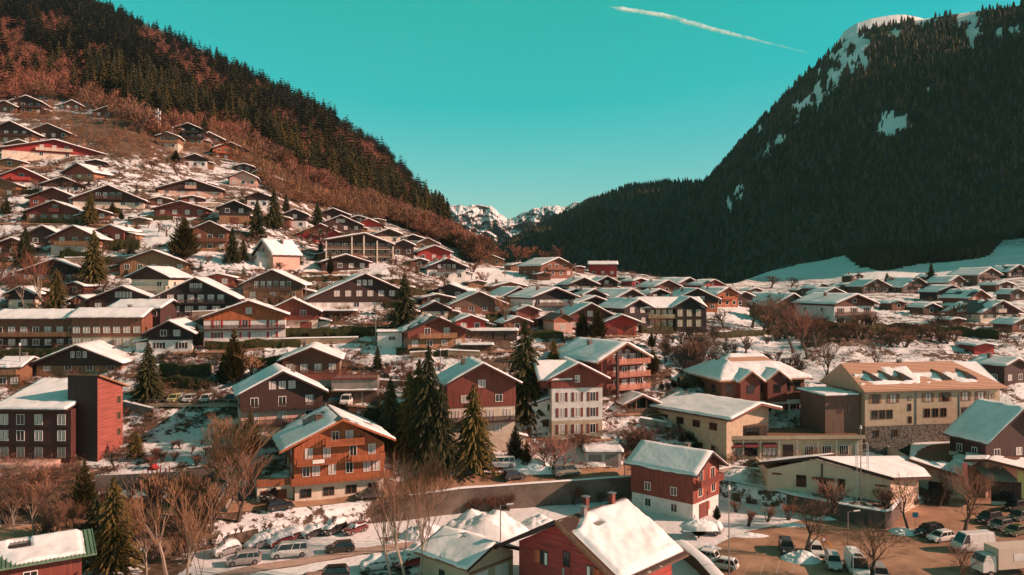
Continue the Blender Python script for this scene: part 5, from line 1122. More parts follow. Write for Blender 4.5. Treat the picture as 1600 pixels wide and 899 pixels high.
# snow banks thrown up beside the road
def snow_pile(x, y, w, h, lab, dirty=0.0, base=None, dep=0.6, ang=0.0, seed=1, name='snow_pile', lumps=1.0):
    c = base or P(x, y); s = c.y/F; W = w*s; Hh = h*s; n = 46; u, v = np.meshgrid(np.linspace(-1, 1, n), np.linspace(-1, 1, n))
    r = np.sqrt(u**2+v**2); f = np.clip(1-r**1.7, 0, 1); ns = fbm(u*3+seed*5, v*3, 5, seed); ns2 = fbm(u*9+seed, v*9, 3, seed+2)
    Z = f*Hh*(0.45+ns*1.1)+(ns2-0.5)*0.5*lumps*np.clip(f*3, 0, 1)*min(1, Hh*0.5); Z = np.where(f <= 0, -0.6, Z-0.05)
    V = np.stack([u*W/2, v*W/2*dep, Z], -1).reshape(-1, 3); ii = np.arange(n*n).reshape(n, n); Fc = np.stack([ii[:-1,:-1], ii[:-1,1:], ii[1:,1:], ii[1:,:-1]], -1).reshape(-1, 4)
    o = put(name, np_mesh(name, V, Fc, SNOW), None, c, ang); return tag(o, lab, 'snow pile')
snow_pile(755,815,150,34,'highest snow heap, ploughed up in front of the long concrete wall',base=PZ(755,832,-38),dep=0.5,seed=3)
snow_pile(660,822,80,22,'rough brushy snow heap at the left end of the concrete wall',base=PZ(662,838,-38),seed=5)
snow_pile(845,815,80,15,'low spill of snow blocks right of the highest heap',base=PZ(845,822,-38),seed=8,dep=0.5)
snow_pile(826,732,110,15,'lumpy snow bank between the road and the old white van',dep=0.35,seed=11,lumps=1.6)
snow_pile(925,722,60,7,'low snow bank behind the beige van on the road',dep=0.35,seed=12)
snow_pile(1250,866,66,12,'snow island round the young tree left of the camper van',base=PZ(1252,874,-38),dep=0.8,seed=14)
snow_pile(1412,833,50,8,'small flat snow heap at the foot of the middle car park tree',base=PZ(1412,832,-38),dep=0.8,seed=15)
snow_pile(1345,800,40,14,'round snow heap in the corner of the shaded garden',base=PZ(1348,806,-38),seed=16)
snow_pile(1160,742,70,9,'snow bank behind the pale street wall',seed=17)
snow_pile(450,745,70,10,'snow bank on the garden terrace left of the large orange chalet',seed=18)
for i, (x, y, w) in enumerate(((1170,838,70),(1235,822,60),(1290,812,50),(1110,858,40))):
    snow_pile(x,y,w,5,['snow edging at the left end of the car park kerb','snow edging along the garden bushes','snow edging beside the low garden wall','snow strip next to the bare chalet drive'][i],base=PZ(x,y,-38),dep=0.3,seed=20+i)
# snow topped hedge wall at the left edge of the car park
long_wall('hedge_wall', 'snow topped hedge wall running along the left edge of the car park', densify([PZ(1150,920,-36.4), PZ(1105,872,-36.4), PZ(1072,846,-36.4)]), 1.4, plain((0.07,0.05,0.03), 0.95, 0.6, 2.0), 0.0, -38.6, 'hedge', True)
# --- parking deck with painted wall panels
c = PD(292, 632, 150); t = thing('parking_deck', 'concrete parking deck on pillars with faded painted panels beneath', 'parking deck', c, rad(0))
s = 150/F
MB().box(-108*s, 104*s, 0.0, 7, -0.45, 0.0).build('deck_slab', plain((0.42,0.33,0.24), 0.85, 0.3), t); MB().box(-108*s, 104*s, 5.0, 5.5, -9, -0.46).build('back_wall', plain((0.20,0.15,0.11), 0.9, 0.5), t)
MB().box(-108*s, -50*s, 0.2, 4.9, -8, -0.46).build('side_wall', plain((0.17,0.13,0.10), 0.9, 0.5), t)
for x in (-47, -5, 45): 
    o = MB().box(x*s-0.25, x*s+0.25, 0.1, 0.6, -7.2, -0.46).build('pillar', UPM['cream'], t); MB().box(x*s-0.6, x*s+0.6, -0.2, 0.9, -7.6, -7.21).build('footing', CONC, o)
def mural(name):
    m, nt, b = new_mat('painted_panel'); n = nt.nodes.new('ShaderNodeTexVoronoi'); n.inputs['Scale'].default_value = 0.62; nt.links.new(coords(nt), n.inputs['Vector'])
    nt.links.new(ramp(nt, n.outputs['Distance'], [(0.0,(0.30,0.06,0.04)),(0.22,(0.32,0.10,0.06)),(0.3,(0.42,0.36,0.24)),(0.55,(0.36,0.31,0.20)),(0.8,(0.20,0.20,0.14))]), b.inputs['Base Color']); b.inputs['Roughness'].default_value = 0.9; return m
MU = mural('m')
for a_, b__ in ((-44, -8), (-2, 42)): MB().box(a_*s, b__*s, 4.7, 4.99, -4.8, -0.6).build('painted_panel', MU, t)
b = MB()
for i in range(27): b.box(-106*s+i*0.95, -106*s+i*0.95+0.05, 0.05, 0.1, 0.0, 0.9)
b.box(-106*s, 102*s, 0.04, 0.11, 0.86, 0.94); b.build('railing', METAL, t)
DECKZ = c.z
# upper street beside the tall dark chalet
pts = [P(460,636), P(520,634), P(590,640), P(640,648)]
v = []
for p in pts: v += [(p.x, p.y-1.2, p.z+0.35), (p.x, p.y+3.6, p.z+0.35)]
v2 = [(x, y, z-2.5) for x, y, z in v]
o = MB().add(v, [(0,2,3,1),(2,4,5,3),(4,6,7,5)]).build('village_street', ASPH); tag(o, kind='structure')

# narrow ploughed lanes between the chalets, banked with snow
def lane(pts, w=3.4, rise=None):
    q = dpx(pts, 8); A, B = [], []
    for x, y in q:
        p = P(x, y); g = P(x, y-3); k = w/max(0.5, (g-p).length); r = p.lerp(g, min(k, 1.6)); A.append(p+Vector((0,0,0.25))); B.append(Vector((r.x, r.y, lerp_(p.z+0.25, r.z+0.12, 0.9))))
    n = len(A); o = MB().add(A+B, [(i, i+1, i+1+n, i+n) for i in range(n-1)]).build('lane', ASPH); tag(o, kind='structure')
def lerp_(a, b, t): return a+(b-a)*t
for L in ([(0,266),(90,264),(180,286)], [(236,312),(340,312),(430,328),(480,342)], [(0,352),(120,352),(220,358)], [(0,480),(60,477)], [(270,555),(380,552),(440,540),(560,537),(640,548)], [(560,508),(650,510)], [(700,556),(800,552),(880,548)], [(1290,514),(1400,511),(1500,508),(1600,512)],
          [(840,690),(900,694),(960,690)], [(960,652),(1040,650)], [(470,430),(560,428)], [(700,478),(830,482)], [(880,532),(1000,528)], [(1150,522),(1280,516)], [(240,640),(180,640)]):
    lane(L)
PALEW = plain((0.40, 0.28, 0.19), 0.9, 0.35, name='garden_wall_render')
def pw(L, up): return densify([P(x, y)+Vector((0, 0, up)) for x, y in L])
def gwall(L, up, lab, m=PALEW):
    pts = pw(L, up); zb = min(p.z for p in pts)-up-1.5; long_wall('garden_wall', lab, pts, 0.3, m, 0.0, zb, 'garden wall', True)
gwall([(640,560),(700,556),(750,558)], 1.2, 'tan garden wall below the wide tan balconied chalet'); gwall([(420,538),(500,536),(560,535)], 1.1, 'low pale wall in front of the dark red garage chalet')
gwall([(100,410),(180,408),(225,404)], 1.2, 'low wall above the hedge at the tall pointed spruce'); gwall([(300,480+14),(360,492)], 1.0, 'short wall right of the big black chalet'); gwall([(190,640),(240,652)], 1.6, 'short concrete wall between tower and parking deck', CONC)
gwall([(560,600),(640,604)], 1.0, 'low wall at the end of the concrete terrace', CONC); gwall([(1000,665),(1040,672)], 1.5, 'dark wall below the open pavilion', CONC); gwall([(250,322),(340,322),(410,334)], 1.0, 'pale wall along the lane under the wide dark chalet')
# ------------------------------------------------------------------ vehicles
TYRE = plain((0.02,0.018,0.018), 0.9, 0.1, name='tyre'); RIM = plain((0.35,0.33,0.32), 0.4, 0.1, metal=0.7, name='rim')
LAMP = paint((0.7,0.68,0.64), 0.1, 'lamp_glass'); RLAMP = paint((0.35,0.02,0.015), 0.2, 'tail_lamp'); BLKP = plain((0.025,0.022,0.022), 0.6, 0.1, name='plastic')
def wheel_meshes(r):
    def f():
        t = MB().tube((0,-0.11,0), (0,0.11,0), r, n=16).mesh('tyre', TYRE); q = MB().tube((0,-0.125,0), (0,0.125,0), r*0.6, n=10).mesh('rim', RIM); return t, q
    return cached(('wheel', r), f)
KINDS = {  # length, width, height, bonnet length, boot length, belt height, windscreen rake, rear rake
 'hatch': (4.1, 1.75, 1.5, 1.0, 0.1, 0.92, 0.8, 0.45), 'suv': (4.5, 1.85, 1.72, 1.1, 0.1, 1.05, 0.7, 0.4), 'sedan': (4.5, 1.78, 1.42, 1.1, 0.65, 0.90, 0.8, 0.7),
 'van': (5.0, 1.95, 1.98, 0.75, 0.05, 1.15, 0.75, 0.15), 'bigvan': (5.9, 2.1, 2.6, 0.6, 0.05, 1.35, 0.8, 0.1)}
def lerp(a, b, t): return a+(b-a)*t
def car_meshes(kind, col):
    L, W, Hh, bon, boot, belt, wr, rr = KINDS[kind]; h = L/2
    # x forward; stations of the lower body
    st = [(-h, 0.42, belt*0.72, 0.86), (-h+0.12, 0.26, belt*0.93, 0.95), (-h+0.5, 0.22, belt, 1.0), (0, 0.22, belt, 1.0), (h-bon-0.15, 0.22, belt, 1.0), (h-bon*0.45, 0.22, belt*0.90, 0.98), (h-0.14, 0.26, belt*0.76, 0.93), (h, 0.36, belt*0.6, 0.82)]
    b = MB(); v = []
    for x, z0, z1, k in st:
        w = W/2*k; v += [(x,-w*0.96,z0),(x,-w,lerp(z0,z1,0.45)),(x,-w*0.97,z1-0.05),(x,-w*0.88,z1),(x,w*0.88,z1),(x,w*0.97,z1-0.05),(x,w,lerp(z0,z1,0.45)),(x,w*0.96,z0)]
    fs = []
    for i in range(len(st)-1):
        for k in range(8): a = i*8+k; c = i*8+(k+1)%8; fs.append((a, a+8, c+8, c))
    fs += [tuple(range(8)), tuple(range(len(st)*8-1, len(st)*8-9, -1))]
    b.add(v, fs)
    body = b.mesh('body', paint(col), False)
    x0, x1 = -h+boot+0.06, h-bon; g = MB(); w0, w1 = W/2*0.9, W/2*0.74
    gz0, gz1 = belt-0.02, Hh-0.10
    a = [(x0,-w0,gz0),(x1,-w0,gz0),(x1,w0,gz0),(x0,w0,gz0),(x0+rr*0.8,-w1,gz1),(x1-wr*0.9,-w1,gz1),(x1-wr*0.9,w1,gz1),(x0+rr*0.8,w1,gz1)]
    g.add(a, [(4,5,6,7),(0,1,5,4),(1,2,6,5),(2,3,7,6),(3,0,4,7)]); gl = g.mesh('window_glass', glass())
    r = MB(); xr0, xr1 = x0+rr*0.8-0.03, x1-wr*0.9+0.05
    r.add([(xr0,-w1-0.02,gz1-0.02),(xr1,-w1-0.02,gz1-0.02),(xr1,w1+0.02,gz1-0.02),(xr0,w1+0.02,gz1-0.02),(xr0+0.1,-w1+0.1,Hh),(xr1-0.12,-w1+0.1,Hh),(xr1-0.12,w1-0.1,Hh),(xr0+0.1,w1-0.1,Hh)], [(4,5,6,7),(0,1,5,4),(1,2,6,5),(2,3,7,6),(3,0,4,7),(0,3,2,1)])
    for s in (-1, 1):                                            # pillars
        for xa, xb in ((x0, x0+rr*0.8), (x1, x1-wr*0.9), (lerp(x0,x1,0.52), lerp(xr0,xr1,0.50)), (lerp(x0,x1,0.25), lerp(xr0,xr1,0.24))):
            r.tube((xa, s*(w0+0.005), gz0), (xb, s*(w1+0.01), gz1), 0.05, n=4)
        if kind == 'bigvan': r.add([(x0,s*(w0+0.03),gz0),(x1-1.2,s*(w0+0.03),gz0),(x1-1.2,s*(w1+0.03),gz1),(x0+rr,s*(w1+0.03),gz1)], [(0,1,2,3)] if s < 0 else [(3,2,1,0)])
    roof = r.mesh('roof', paint(col))
    return body, gl, roof
def car(pos, heading, kind, col, lab, name='car', cat='car', snow=0.0, group=None):
    L, W, Hh, bon, boot, belt, wr, rr = KINDS[kind]; h = L/2
    body, gl, roof = cached(('car', kind, col), lambda: car_meshes(kind, col))
    t = thing(name, lab, cat, pos, rad(heading), group)
    put('body', body, t); put('window_glass', gl, t); put('roof', roof, t)
    wr_ = 0.33 if kind in ('hatch','sedan') else 0.37
    ty, ri = wheel_meshes(wr_)
    for x in (-h+0.8, h-0.85):
        for s in (-1, 1):
            w = put('wheel', ty, t, (x, s*(W/2-0.10), wr_)); put('rim', ri, w)
    for s in (-1, 1):
        MB().box(h-0.13, h-0.005, s*(W/2-0.34)-0.17, s*(W/2-0.34)+0.17, belt*0.62, belt*0.76).build('headlight', LAMP, t)
        MB().box(-h-0.01, -h+0.09, s*(W/2-0.26)-0.1, s*(W/2-0.26)+0.1, belt*0.68, belt*0.9).build('tail_light', RLAMP, t)
        MB().box(h-bon-0.35, h-bon-0.2, s*(W/2+0.08)-0.08, s*(W/2+0.08)+0.08, belt, belt+0.16).build('mirror', BLKP, t)
    MB().box(h-0.1, h+0.03, -W/2*0.8, W/2*0.8, 0.26, 0.46).build('bumper', BLKP, t)
    MB().box(h-0.02, h+0.045, -0.26, 0.26, 0.36, 0.47).build('number_plate', PW, t)
    if snow > 0:
        x0, x1 = -h+0.1, h-0.15
        prof = [(-h+0.15, belt*0.95), (-h+boot+0.1, belt+0.02), (-h+boot+rr, Hh), (h-bon-wr*0.9, Hh), (h-bon, belt+0.02), (h-0.4, belt*0.86), (h-0.1, belt*0.7)]
        px_, pz_ = [p[0] for p in prof], [p[1] for p in prof]
        snow_sheet(t, lambda X, Y: np.interp(X, px_, pz_)-np.clip(abs(Y)-W*0.30, 0, 1)*1.2+0.01, x0, x1, -W/2*0.93, W/2*0.93, lambda X, Y: np.clip((fbm(X*0.8+snow*7, Y*0.8, 2, int(abs(pos[0]*10)))-0.52+snow*0.5)*6, 0, 1), 0.34, (22, 12))
    return t
CREAMP = (0.55,0.50,0.44); WH = (0.72,0.69,0.65); SIL = (0.34,0.31,0.29); DG = (0.045,0.04,0.038); BK = (0.015,0.014,0.014); GRN_ = (0.03,0.04,0.025); REDP_ = (0.40,0.03,0.03); BLU = (0.03,0.05,0.09)
LOT = lambda px, py: PZ(px, py, -37.93)
# lower left lot
car(LOT(381,881), 196, 'suv', SIL, 'silver estate car leading the row on the snowy lot, left of the white van')
car(LOT(452,869), 196, 'van', WH, 'white passenger van with snow on its roof in the snowy lot', 'van', 'van')
car(LOT(531,862), 196, 'hatch', DG, 'dark grey hatchback right of the white van')
car(LOT(518,905), 190, 'suv', BK, 'black car at the bottom edge of the snowy lot', snow=0)
car(LOT(482,915), 190, 'hatch', (0.32,0.2,0.17), 'pinkish car cut by the bottom edge beside the black one')
GS = 'snow covered cars along the stone wall'
for i, (x, y, hd, k, col, lab, sn) in enumerate((
  (353,866,230,'hatch',SIL,'grey car buried in snow, first of the row along the stone wall',1.6),(403,856,230,'hatch',SIL,'light car under a rounded snow hood, second along the stone wall',1.6),(424,845,235,'hatch',(0.12,0.03,0.03),'dark maroon car with snow cap near the red one',0.9),
  (437,851,230,'hatch',REDP_,'red car with white snow cap behind the white van',0.7),(455,844,232,'hatch',(0.16,0.05,0.05),'maroon car half under snow behind the van roof',0.8),(487,838,232,'hatch',BK,'black car with a thick snow stripe over its windscreen',0.55),
  (522,832,232,'suv',BK,'black car with a snow hood beside the dark red uncovered one',0.7),(555,832,232,'hatch',(0.13,0.02,0.02),'dark red car without snow at the right end of the row',0.1))):
    car(LOT(x,y), hd, k, col, lab, snow=sn, group=GS)
car(LOT(587,889), 200, 'hatch', WH, 'white hatchback buried in drifted snow at the bottom of the lot', snow=1.3)
car(LOT(640,884), 215, 'hatch', REDP_, 'red car behind the bare poplar trunks', snow=0.4)
car(LOT(655,868), 215, 'sedan', (0.10,0.12,0.13), 'grey green car behind the bare poplar trunks', snow=0.5)
# road
RZ = -34.24
def on_road(px, py): return P(px, py)+Vector((0, 0, 0.16))
car(on_road(803,750), 26, 'hatch', DG, 'dark grey hatchback driving on the main road above the wall')
car(on_road(885,744), 20, 'van', (0.26,0.24,0.18), 'olive grey van driving on the main road', 'van', 'van')
car(on_road(438,797), 28, 'hatch', BK, 'black car on the road below the garage of the large orange chalet')
car(on_road(578,779), 200, 'sedan', DG, 'dark sedan parked against the front of the large orange chalet')
car(P(427,779)+Vector((0,0,0.1)), 250, 'suv', BK, 'dark car in the shade by the garage wing')
car(P(783,732)+Vector((0,0,0.2)), 185, 'van', WH, 'old white van with snowy roof parked under the maroon gabled house', 'van', 'van')
# deck and upper street
for x, col, k, hd, lab in ((272,(0.42,0.40,0.16),'hatch',-90,'yellow green car on the parking deck'),(296,WH,'hatch',-90,'white car parked next to the yellow green one on the deck'),(322,WH,'hatch',-90,'single white car near the middle of the deck railing'),(368,BLU,'hatch',0,'dark blue car at the right end of the deck')):
    p = PD(x, 632, 153.2); car(Vector((p.x, 153.2, DECKZ+0.01)), hd, k, col, lab)
for x, lab in ((262, 'snow topped car at the back left of the deck'), (282, 'snow topped car behind the yellow green one'), (310, 'snow covered car behind the deck railing')):
    p = PD(x, 632, 158); car(Vector((p.x, 159, DECKZ+0.4)), 5, 'hatch', SIL, lab, snow=1.5)
car(P(518,636)+Vector((0,0,0.4)), 200, 'hatch', BK, 'black car on the upper street below the brown chalet')
car(P(542,635)+Vector((0,0,0.4)), -90, 'van', WH, 'small white van parked facing us on the upper street', 'van', 'van')
# car park
car(PZ(1229,862,-37.95), -102, 'suv', DG, 'dark grey off road car facing us at the left of the car park')
car(PZ(1275,866,-37.95), -102, 'hatch', WH, 'white hatchback right of the dark off road car')
car(PZ(1302,885,-37.95), -104, 'suv', (0.55,0.5,0.5), 'silver car with dark windscreen left of the camper van')
car(PZ(1375,905,-37.95), -104, 'suv', (0.30,0.27,0.25), 'grey estate with roof bars right of the camper van')
car(PZ(1452,836,-37.95), 200, 'suv', BK, 'black estate car between the two middle car park trees')
car(PZ(1470,845,-37.95), 200, 'hatch', WH, 'white hatchback tucked beside the black estate car')
car(PZ(1545,816,-37.95), 205, 'suv', BK, 'black car in the rear row of the car park')
car(PZ(1563,826,-37.95), 205, 'hatch', (0.10,0.10,0.09), 'dark grey car next to the green one in the rear row')
car(PZ(1588,835,-37.95), 205, 'sedan', (0.06,0.08,0.03), 'olive green car at the right edge of the car park')
car(PZ(1588,797,-37.95), 200, 'suv', BK, 'black car by the glazed canopy at the right edge')
car(PZ(1593,812,-37.95), 205, 'hatch', (0.05,0.06,0.05), 'dark green car cut by the right edge behind the olive one')
car(PZ(1100,875,-37.95), 150, 'hatch', WH, 'white car mostly hidden by the snow topped hedge')
car(PZ(1129,888,-37.95), 150, 'hatch', WH, 'white compact car parked along the snow topped hedge')
car(PZ(1108,833,-37.95), 150, 'hatch', SIL, 'grey car beside the shuttered chalet', snow=0.5)
car(PZ(1520,860,-37.95), 190, 'bigvan', WH, 'large white panel van in front of the box truck', 'van', 'van')
# camper van
t = car(PZ(1338,895,-37.95), -100, 'bigvan', WH, 'white camper van with roof hatches in the middle of the car park', 'camper_van', 'camper van')
MB().box(0.6, 1.4, -0.4, 0.4, 2.6, 2.72).build('roof_hatch', BLKP, t); MB().box(-1.9, -1.2, -0.35, 0.35, 2.6, 2.7).build('roof_hatch', SNOW, t)
# box truck
t = thing('box_truck', 'cream box truck standing at the bottom right edge of the car park', 'truck', PZ(1572,896,-37.95), rad(190))
MB().box(-4.2, 2.2, -1.25, 1.25, 1.0, 3.7).build('cargo_box', plain((0.62,0.50,0.40), 0.6, 0.12), t); MB().box(-4.0, 4.2, -0.5, 0.5, 0.6, 0.99).build('chassis', BLKP, t)
b = MB().box(2.4, 4.3, -1.1, 1.1, 0.7, 1.9); b.add([(2.4,-1.08,1.9),(4.25,-1.08,1.9),(4.25,1.08,1.9),(2.4,1.08,1.9),(2.4,-0.98,2.8),(3.7,-0.98,2.8),(3.7,0.98,2.8),(2.4,0.98,2.8)], [(4,5,6,7),(0,1,5,4),(1,2,6,5),(2,3,7,6),(3,0,4,7)]); b.build('cab', paint(WH), t)
MB().add([(3.75,-0.9,2.7),(4.24,-1.0,1.98),(4.24,1.0,1.98),(3.75,0.9,2.7)], [(0,1,2,3)]).build('windscreen', glass(), t, (0.03,0,0.02))
MB().box(-4.26, -4.21, -1.1, 1.1, 1.1, 3.6).build('rear_door', plain((0.55,0.44,0.34), 0.6, 0.12), t); MB().box(-2.0, 0, 1.26, 1.28, 2.0, 2.9).build('side_panel', UPM['white'], t)
ty, ri = wheel_meshes(0.45)
for x in (-2.8, 3.2):
    for s in (-1, 1): w = put('wheel', ty, t, (x, s*1.05, 0.45)); put('rim', ri, w)
# ------------------------------------------------------------------ poles, lamps, masts, playground
def lamp(px, py, top, lab, kind='single', d=None, base=None):
    c = base or P(px, py); s = c.y/F; h = (py-top)*s; t = thing('street_lamp', lab, 'street lamp', c)
    MB().tube((0,0,-0.5), (0,0,h), 0.11, 0.06, 8).build('pole', METAL, t)
    if kind == 'single': MB().tube((0,0,h-0.05), (1.1,0,h+0.15), 0.05, n=6).build('arm', METAL, t); MB().tube((0.8,0,h+0.1), (1.7,0,h+0.2), 0.14, 0.10, 8).build('lamp_head', PW, t)
    else: MB().tube((0,0,h), (0,0,h+0.5), 0.22, 0.14, 8).build('lamp_head', PW, t)
    return t
lamp(1345,790,668,'tall lamp mast with two glass globe columns in front of the beige building', 'top', base=PZ(1345,792,-35.9))
t = thing('pylon', 'slender white lattice pylon standing before the beige building', 'pylon', PZ(1347,786,-35.7))
b = MB()
for sx in (-0.9, 0.9):
    for sy in (-0.25, 0.25): b.tube((sx,sy,0), (sx,sy,9.6), 0.05, n=4)
for k in range(9): b.tube((-0.9,0,1+k*1.05), (0.9,0,1.3+k*1.05), 0.03, n=4)
b.build('lattice', PW, t)
lamp(1138,905,765,'tall bent lamp pole at the left edge of the car park','top',base=PZ(1139,905,-38))
lamp(782,905,790,'tall lamp pole rising in front of the grey plastered garage','single',base=PZ(782,905,-38))
lamp(1325,880,820,'white lamp with broad head behind the camper van','single',base=PZ(1325,860,-38))
lamp(1560,778,733,'black globe lamp in front of the glazed canopy','top',base=PZ(1563,778,-37.9))
lamp(587,535,482,'thin white street lamp beside the little white hut','single')
lamp(31,602,540,'wooden lamp post at the left edge above the timber hall','top')
lamp(688,615,548,'slim grey pole on the snowy bank left of the maroon gabled house','top')
lamp(478,478,450,'thin pole left of the largest dark chalet','top')
lamp(98,770,765-0,'short post','top') if False else None
lamp(976,740,718,'small road sign post on the main road edge','top',base=PZ(976,746,-34.2))
lamp(22,395,350,'white pole among the trees at the left edge','single')
lamp(270,232,200,'thin mast beside the narrow brown and cream house','top')
t = thing('telecom_mast', 'white telecom mast with stacked antennas against the forest', 'mast', P(247,216)); s = t.location.y/F
MB().tube((0,0,-1), (0,0,46*s), 0.35, 0.25, 8).build('mast_pole', PW, t)
for k, (dx, z) in enumerate(((-0.9,44),(0.9,42),(-0.9,36),(0.9,33),(-0.9,27),(0.9,24))): MB().box(dx-0.3, dx+0.3, -0.3, 0.1, (z-5)*s, z*s).build('antenna', PW, t)
# round no entry sign and blue board in the car park
t = thing('round_sign', 'round red rimmed traffic sign on a post by the snow island', 'traffic sign', PZ(1287,870,-38)); MB().tube((0,0,0), (0,0,2.4), 0.04, n=6).build('post', METAL, t)
MB().tube((0,-0.06,2.4), (0,-0.03,2.4), 0.42, n=20).build('disc', plain((0.5,0.03,0.03), 0.5, 0.05), t); MB().tube((0,-0.075,2.4), (0,-0.061,2.4), 0.28, n=20).build('face', PW, t)
t = thing('blue_sign', 'square blue parking board on a post by the middle car park tree', 'sign', PZ(1430,826,-38)); MB().tube((0,0,0), (0,0,2.2), 0.04, n=6).build('post', METAL, t); MB().box(-0.45, 0.45, -0.06, -0.041, 1.7, 2.5).build('board', plain((0.03,0.16,0.25), 0.5, 0.05), t)
t = thing('red_bin', 'small red and yellow play loop behind the round sign', 'play equipment', PZ(1292,862,-38)); b = MB()
for k in range(10): a0, a1 = math.pi*k/10, math.pi*(k+1)/10; b.tube((math.cos(a0)*0.7,0,math.sin(a0)*1.4), (math.cos(a1)*0.7,0,math.sin(a1)*1.4), 0.09, n=5)
b.build('loop', plain((0.55,0.25,0.02), 0.5, 0.1), t); t.name = 'play_loop'
# playground
PR = plain((0.30,0.025,0.025), 0.5, 0.1); c = P(248,752); t = thing('play_tower', 'red climbing frame on the snowy playground', 'climbing frame', c)
for x in (-1.4, 0, 1.4):
    for y in (-0.7, 0.7): MB().box(x-0.07, x+0.07, y-0.07, y+0.07, -0.5, 2.3).build('post', PR, t)
MB().box(-1.4, 1.4, -0.7, 0.7, 1.0, 1.12).build('platform', PR, t); MB().prism([(-1.6,1.9),(-0.1,1.9),(-0.85,2.7)], -0.8, 0.8).build('roof', PR, t); MB().add([(1.4,-0.4,1.1),(3.0,-0.4,0),(3.0,0.4,0),(1.4,0.4,1.1)], [(0,1,2,3)]).build('slide', PR, t); MB().box(1.5, 2.6, 0.5, 0.9, 0, 0.9).build('side_panel', PR, t)
c = P(283,754); t = thing('orange_panel', 'orange board panel at the right end of the playground', 'panel', c); MB().box(-1.3, 1.3, -0.05, 0.05, 0.2, 1.1).build('board', plain((0.6,0.17,0.02), 0.5, 0.1), t)
for x in (-1.1, 1.1): MB().box(x-0.05, x+0.05, -0.04, 0.04, -0.4, 0.19).build('leg', METAL, t)
c = P(178,752); t = thing('picnic_table', 'dark timber picnic table at the left of the playground', 'table', c); MB().box(-1, 1, -0.4, 0.4, 0.72, 0.8).build('table_top', UPM['dk'], t)
for y in (-0.75, 0.75): MB().box(-1, 1, y-0.14, y+0.14, 0.42, 0.48).build('bench', UPM['dk'], t)
for x in (-0.8, 0.8): MB().box(x-0.05, x+0.05, -0.88, 0.88, 0.34, 0.41).build('leg', UPM['dk'], t); MB().box(x-0.06, x+0.06, -0.3, 0.3, -0.2, 0.71).build('leg', UPM['dk'], t)
TP_ = plain((0.02,0.30,0.30), 0.6, 0.1); c = P(155,762); t = thing('teal_slide', 'teal slanting panel at the left corner of the playground', 'slide', c); MB().prism([(-0.5,0),(1.8,0),(-0.3,2.0)], -0.4, 0.4).build('panel', TP_, t)
c = P(704,722); t = thing('teal_container', 'small teal recycling container under the spruces', 'container', c); MB().box(-0.7, 0.7, -0.6, 0.6, 0, 1.4).build('bin', TP_, t); MB().box(-0.6, 0.6, -0.5, 0.5, 1.401, 1.62).build('lid', TP_, t)
# teal person sized figure left out: a walker in red on the playground
# contrail
CM, nt_, b_ = new_mat('vapour'); b_.inputs['Base Color'].default_value = (0.80,0.88,0.97,1); b_.inputs['Roughness'].default_value = 1.0
lw = nt_.nodes.new('ShaderNodeLayerWeight'); lw.inputs['Blend'].default_value = 0.5; n_ = noise_n(nt_, coords(nt_), 0.004, 7, 0.65)
al = mathn(nt_, 'MULTIPLY', mathn(nt_, 'SUBTRACT', 1.0, lw.outputs['Facing'], True), mathn(nt_, 'MULTIPLY', mathn(nt_, 'SUBTRACT', n_, 0.34, True), 4.2, True), True)
ax_ = nt_.nodes.new('ShaderNodeAttribute'); ax_.attribute_name = 'dens'; nt_.links.new(mathn(nt_, 'MULTIPLY', al, ax_.outputs['Fac'], True), b_.inputs['Alpha'])
D_ = 16000; n = 160; k = 16; tt_ = np.linspace(0, 1, n); pts = np.stack([np.interp(tt_, [0,0.12,0.3,0.6,0.85,1], [953,985,1040,1130,1215,1268]), np.interp(tt_, [0,0.12,0.3,0.6,0.85,1], [11,16,25,50,71,84])], 1)
rad_ = np.interp(tt_, [0,0.05,0.15,0.5,0.8,1], [0.5,5.0,5.5,6.0,3.2,1.0])*D_/F*0.62; th_ = np.linspace(0, 2*np.pi, k, endpoint=False)
cx_ = (pts[:,0]-CX)/F*D_; cz_ = (CY-pts[:,1])/F*D_; rr_ = rad_[:,None]*(0.65+0.7*fbm(tt_[:,None]*26+0*th_, np.cos(th_)[None]*1.2+3+0*tt_[:,None], 4, 6))
V = np.stack([cx_[:,None]+0*th_+rr_*np.cos(th_)*0.3, D_+rr_*np.sin(th_)+tt_[:,None]*2500, cz_[:,None]*(1+tt_[:,None]*2500/D_)+rr_*np.cos(th_)], -1); V[...,0] *= (1+tt_[:,None]*2500/D_)
ii = np.arange(n*k).reshape(n,k); Fc = np.stack([ii[:-1], np.roll(ii,-1,1)[:-1], np.roll(ii,-1,1)[1:], ii[1:]], -1).reshape(-1,4)
o = put('contrail', np_mesh('contrail', V.reshape(-1,3), Fc, CM, attrs={'dens': np.repeat(np.interp(tt_, [0,0.1,0.6,0.85,1], [0.5,0.75,0.7,0.35,0.05]), k)})); tag(o, 'thin white vapour trail slanting across the teal sky', 'contrail')
